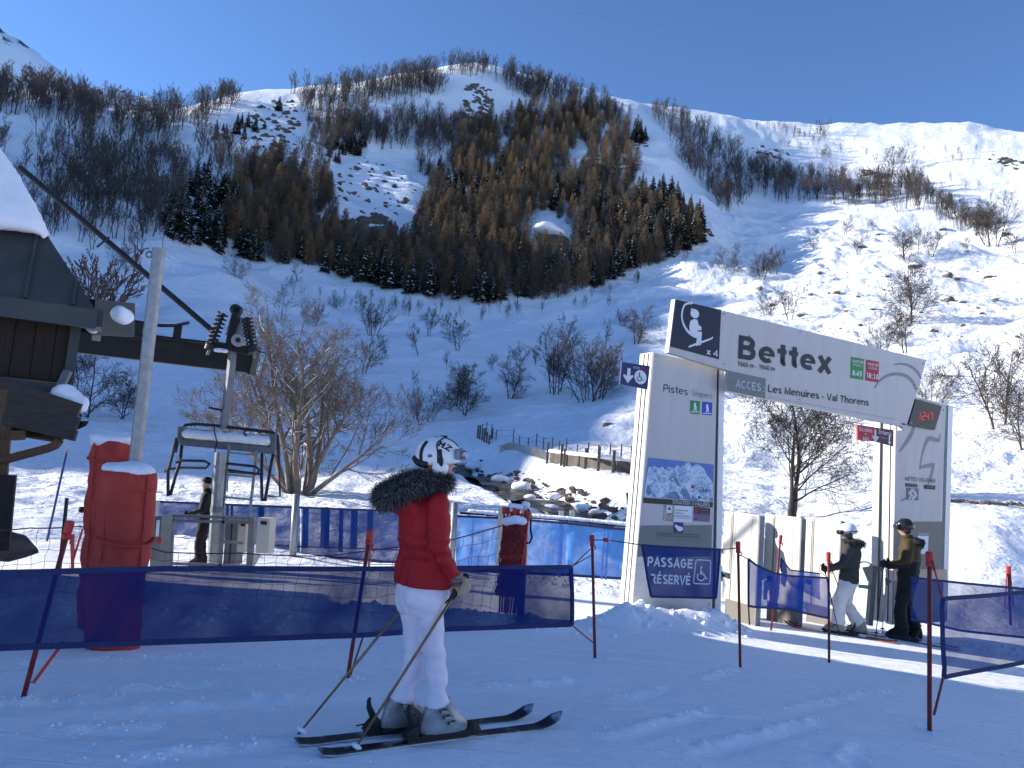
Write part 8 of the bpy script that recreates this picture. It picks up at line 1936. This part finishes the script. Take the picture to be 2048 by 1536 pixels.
# skier behind the red pads
O6 = place(208, 1150, 13.6); T6 = R(183)
J6 = std(wrL=(.30, .24, 1.02), haL=(.39, .25, 1.02), wrR=(.32, -.24, 1.05), haR=(.41, -.25, 1.06))
p6, h6, r6 = person('skier in black and green half hidden behind the taller red pad', O6, T6, J6, dict(jacket=[M_JN], trousers=M_TB, glove=M_GD, cuff=mat('green_cuff', (.03, .12, .03), .7), boot=M_JN, voxel=.022))
helmet(p6, h6 + V(0, 0, .02), r6, M_HB, 1.0)
t_ = wl(O6, T6, (.34, -.27, 0)); t_.z = HF(t_.x, t_.y); pole('grey ski pole of the skier behind the red pads', wl(O6, T6, J6['haR']), t_, M_GALV, None, .009, M_BLACK)
# ================================================================== small things: crumbs and clods of snow
def clods(name, spots, lab):
    rg = random.Random(77); V_, F_ = [], []; off = 0
    base = []
    for k in range(5):
        bm = bmesh.new(); bmesh.ops.create_icosphere(bm, subdivisions=1, radius=1.0)
        for v in bm.verts: v.co *= rg.uniform(.7, 1.15)
        base.append((np.array([v.co[:] for v in bm.verts]), np.array([[v.index for v in f.verts] for f in bm.faces]))); bm.free()
    for x, y, s in spots:
        v, f = base[rg.randrange(5)]; a = rg.uniform(0, 6.28); c, q = math.cos(a), math.sin(a)
        w = np.stack([(v[:, 0] * c - v[:, 1] * q) * s + x, (v[:, 0] * q + v[:, 1] * c) * s * .8 + y, v[:, 2] * s * .7 + HF(x, y) + s * .12], 1)
        V_.append(w); F_.append(f + off); off += len(v)
    o = link_mesh(name, np_mesh(np.concatenate(V_), np.concatenate(F_), smooth=True), SNOWCAP, kind='stuff'); o['label'] = lab
rg = random.Random(31); sp = []
for (ax, ay), (bx, by), h in TRACKS:          # loose snow thrown up along ski tracks
    n = int(math.hypot(bx - ax, by - ay) * 60)
    for k in range(n):
        t = rg.random(); sp.append((ax + (bx - ax) * t + rg.gauss(0, .05), ay + (by - ay) * t + rg.gauss(0, .06), rg.uniform(.003, .011) * rg.choice((1, 1, 1.6))))
for k in range(900):
    y = rg.uniform(3.2, 10); x = rg.uniform(-.75, .75) * y; sp.append((x, y, rg.uniform(.003, .010)))
for mx, my, h, rx, ry, rot in MOUNDS:          # heaps left by the shovel
    for k in range(int(60 * rx)):
        a, b = rg.gauss(0, .55) * rx, rg.gauss(0, .7) * ry; c, s_ = math.cos(rot), math.sin(rot)
        sp.append((mx + a * c - b * s_, my + a * s_ + b * c, rg.choice((.015, .02, .03, .03, .045, .06)) * rg.uniform(.6, 1.2)))
for px, pyy in ((1859, 1464), (45, 1402), (695, 1357), (1190, 1318), (1480, 1306), (1658, 1290)):
    p = G0(px, pyy)
    for k in range(26): sp.append((p.x + rg.gauss(0, .07), p.y + rg.gauss(0, .07), rg.uniform(.006, .018)))
clods('snow_crumbs', sp, 'loose snow crumbs and clods on the piste')
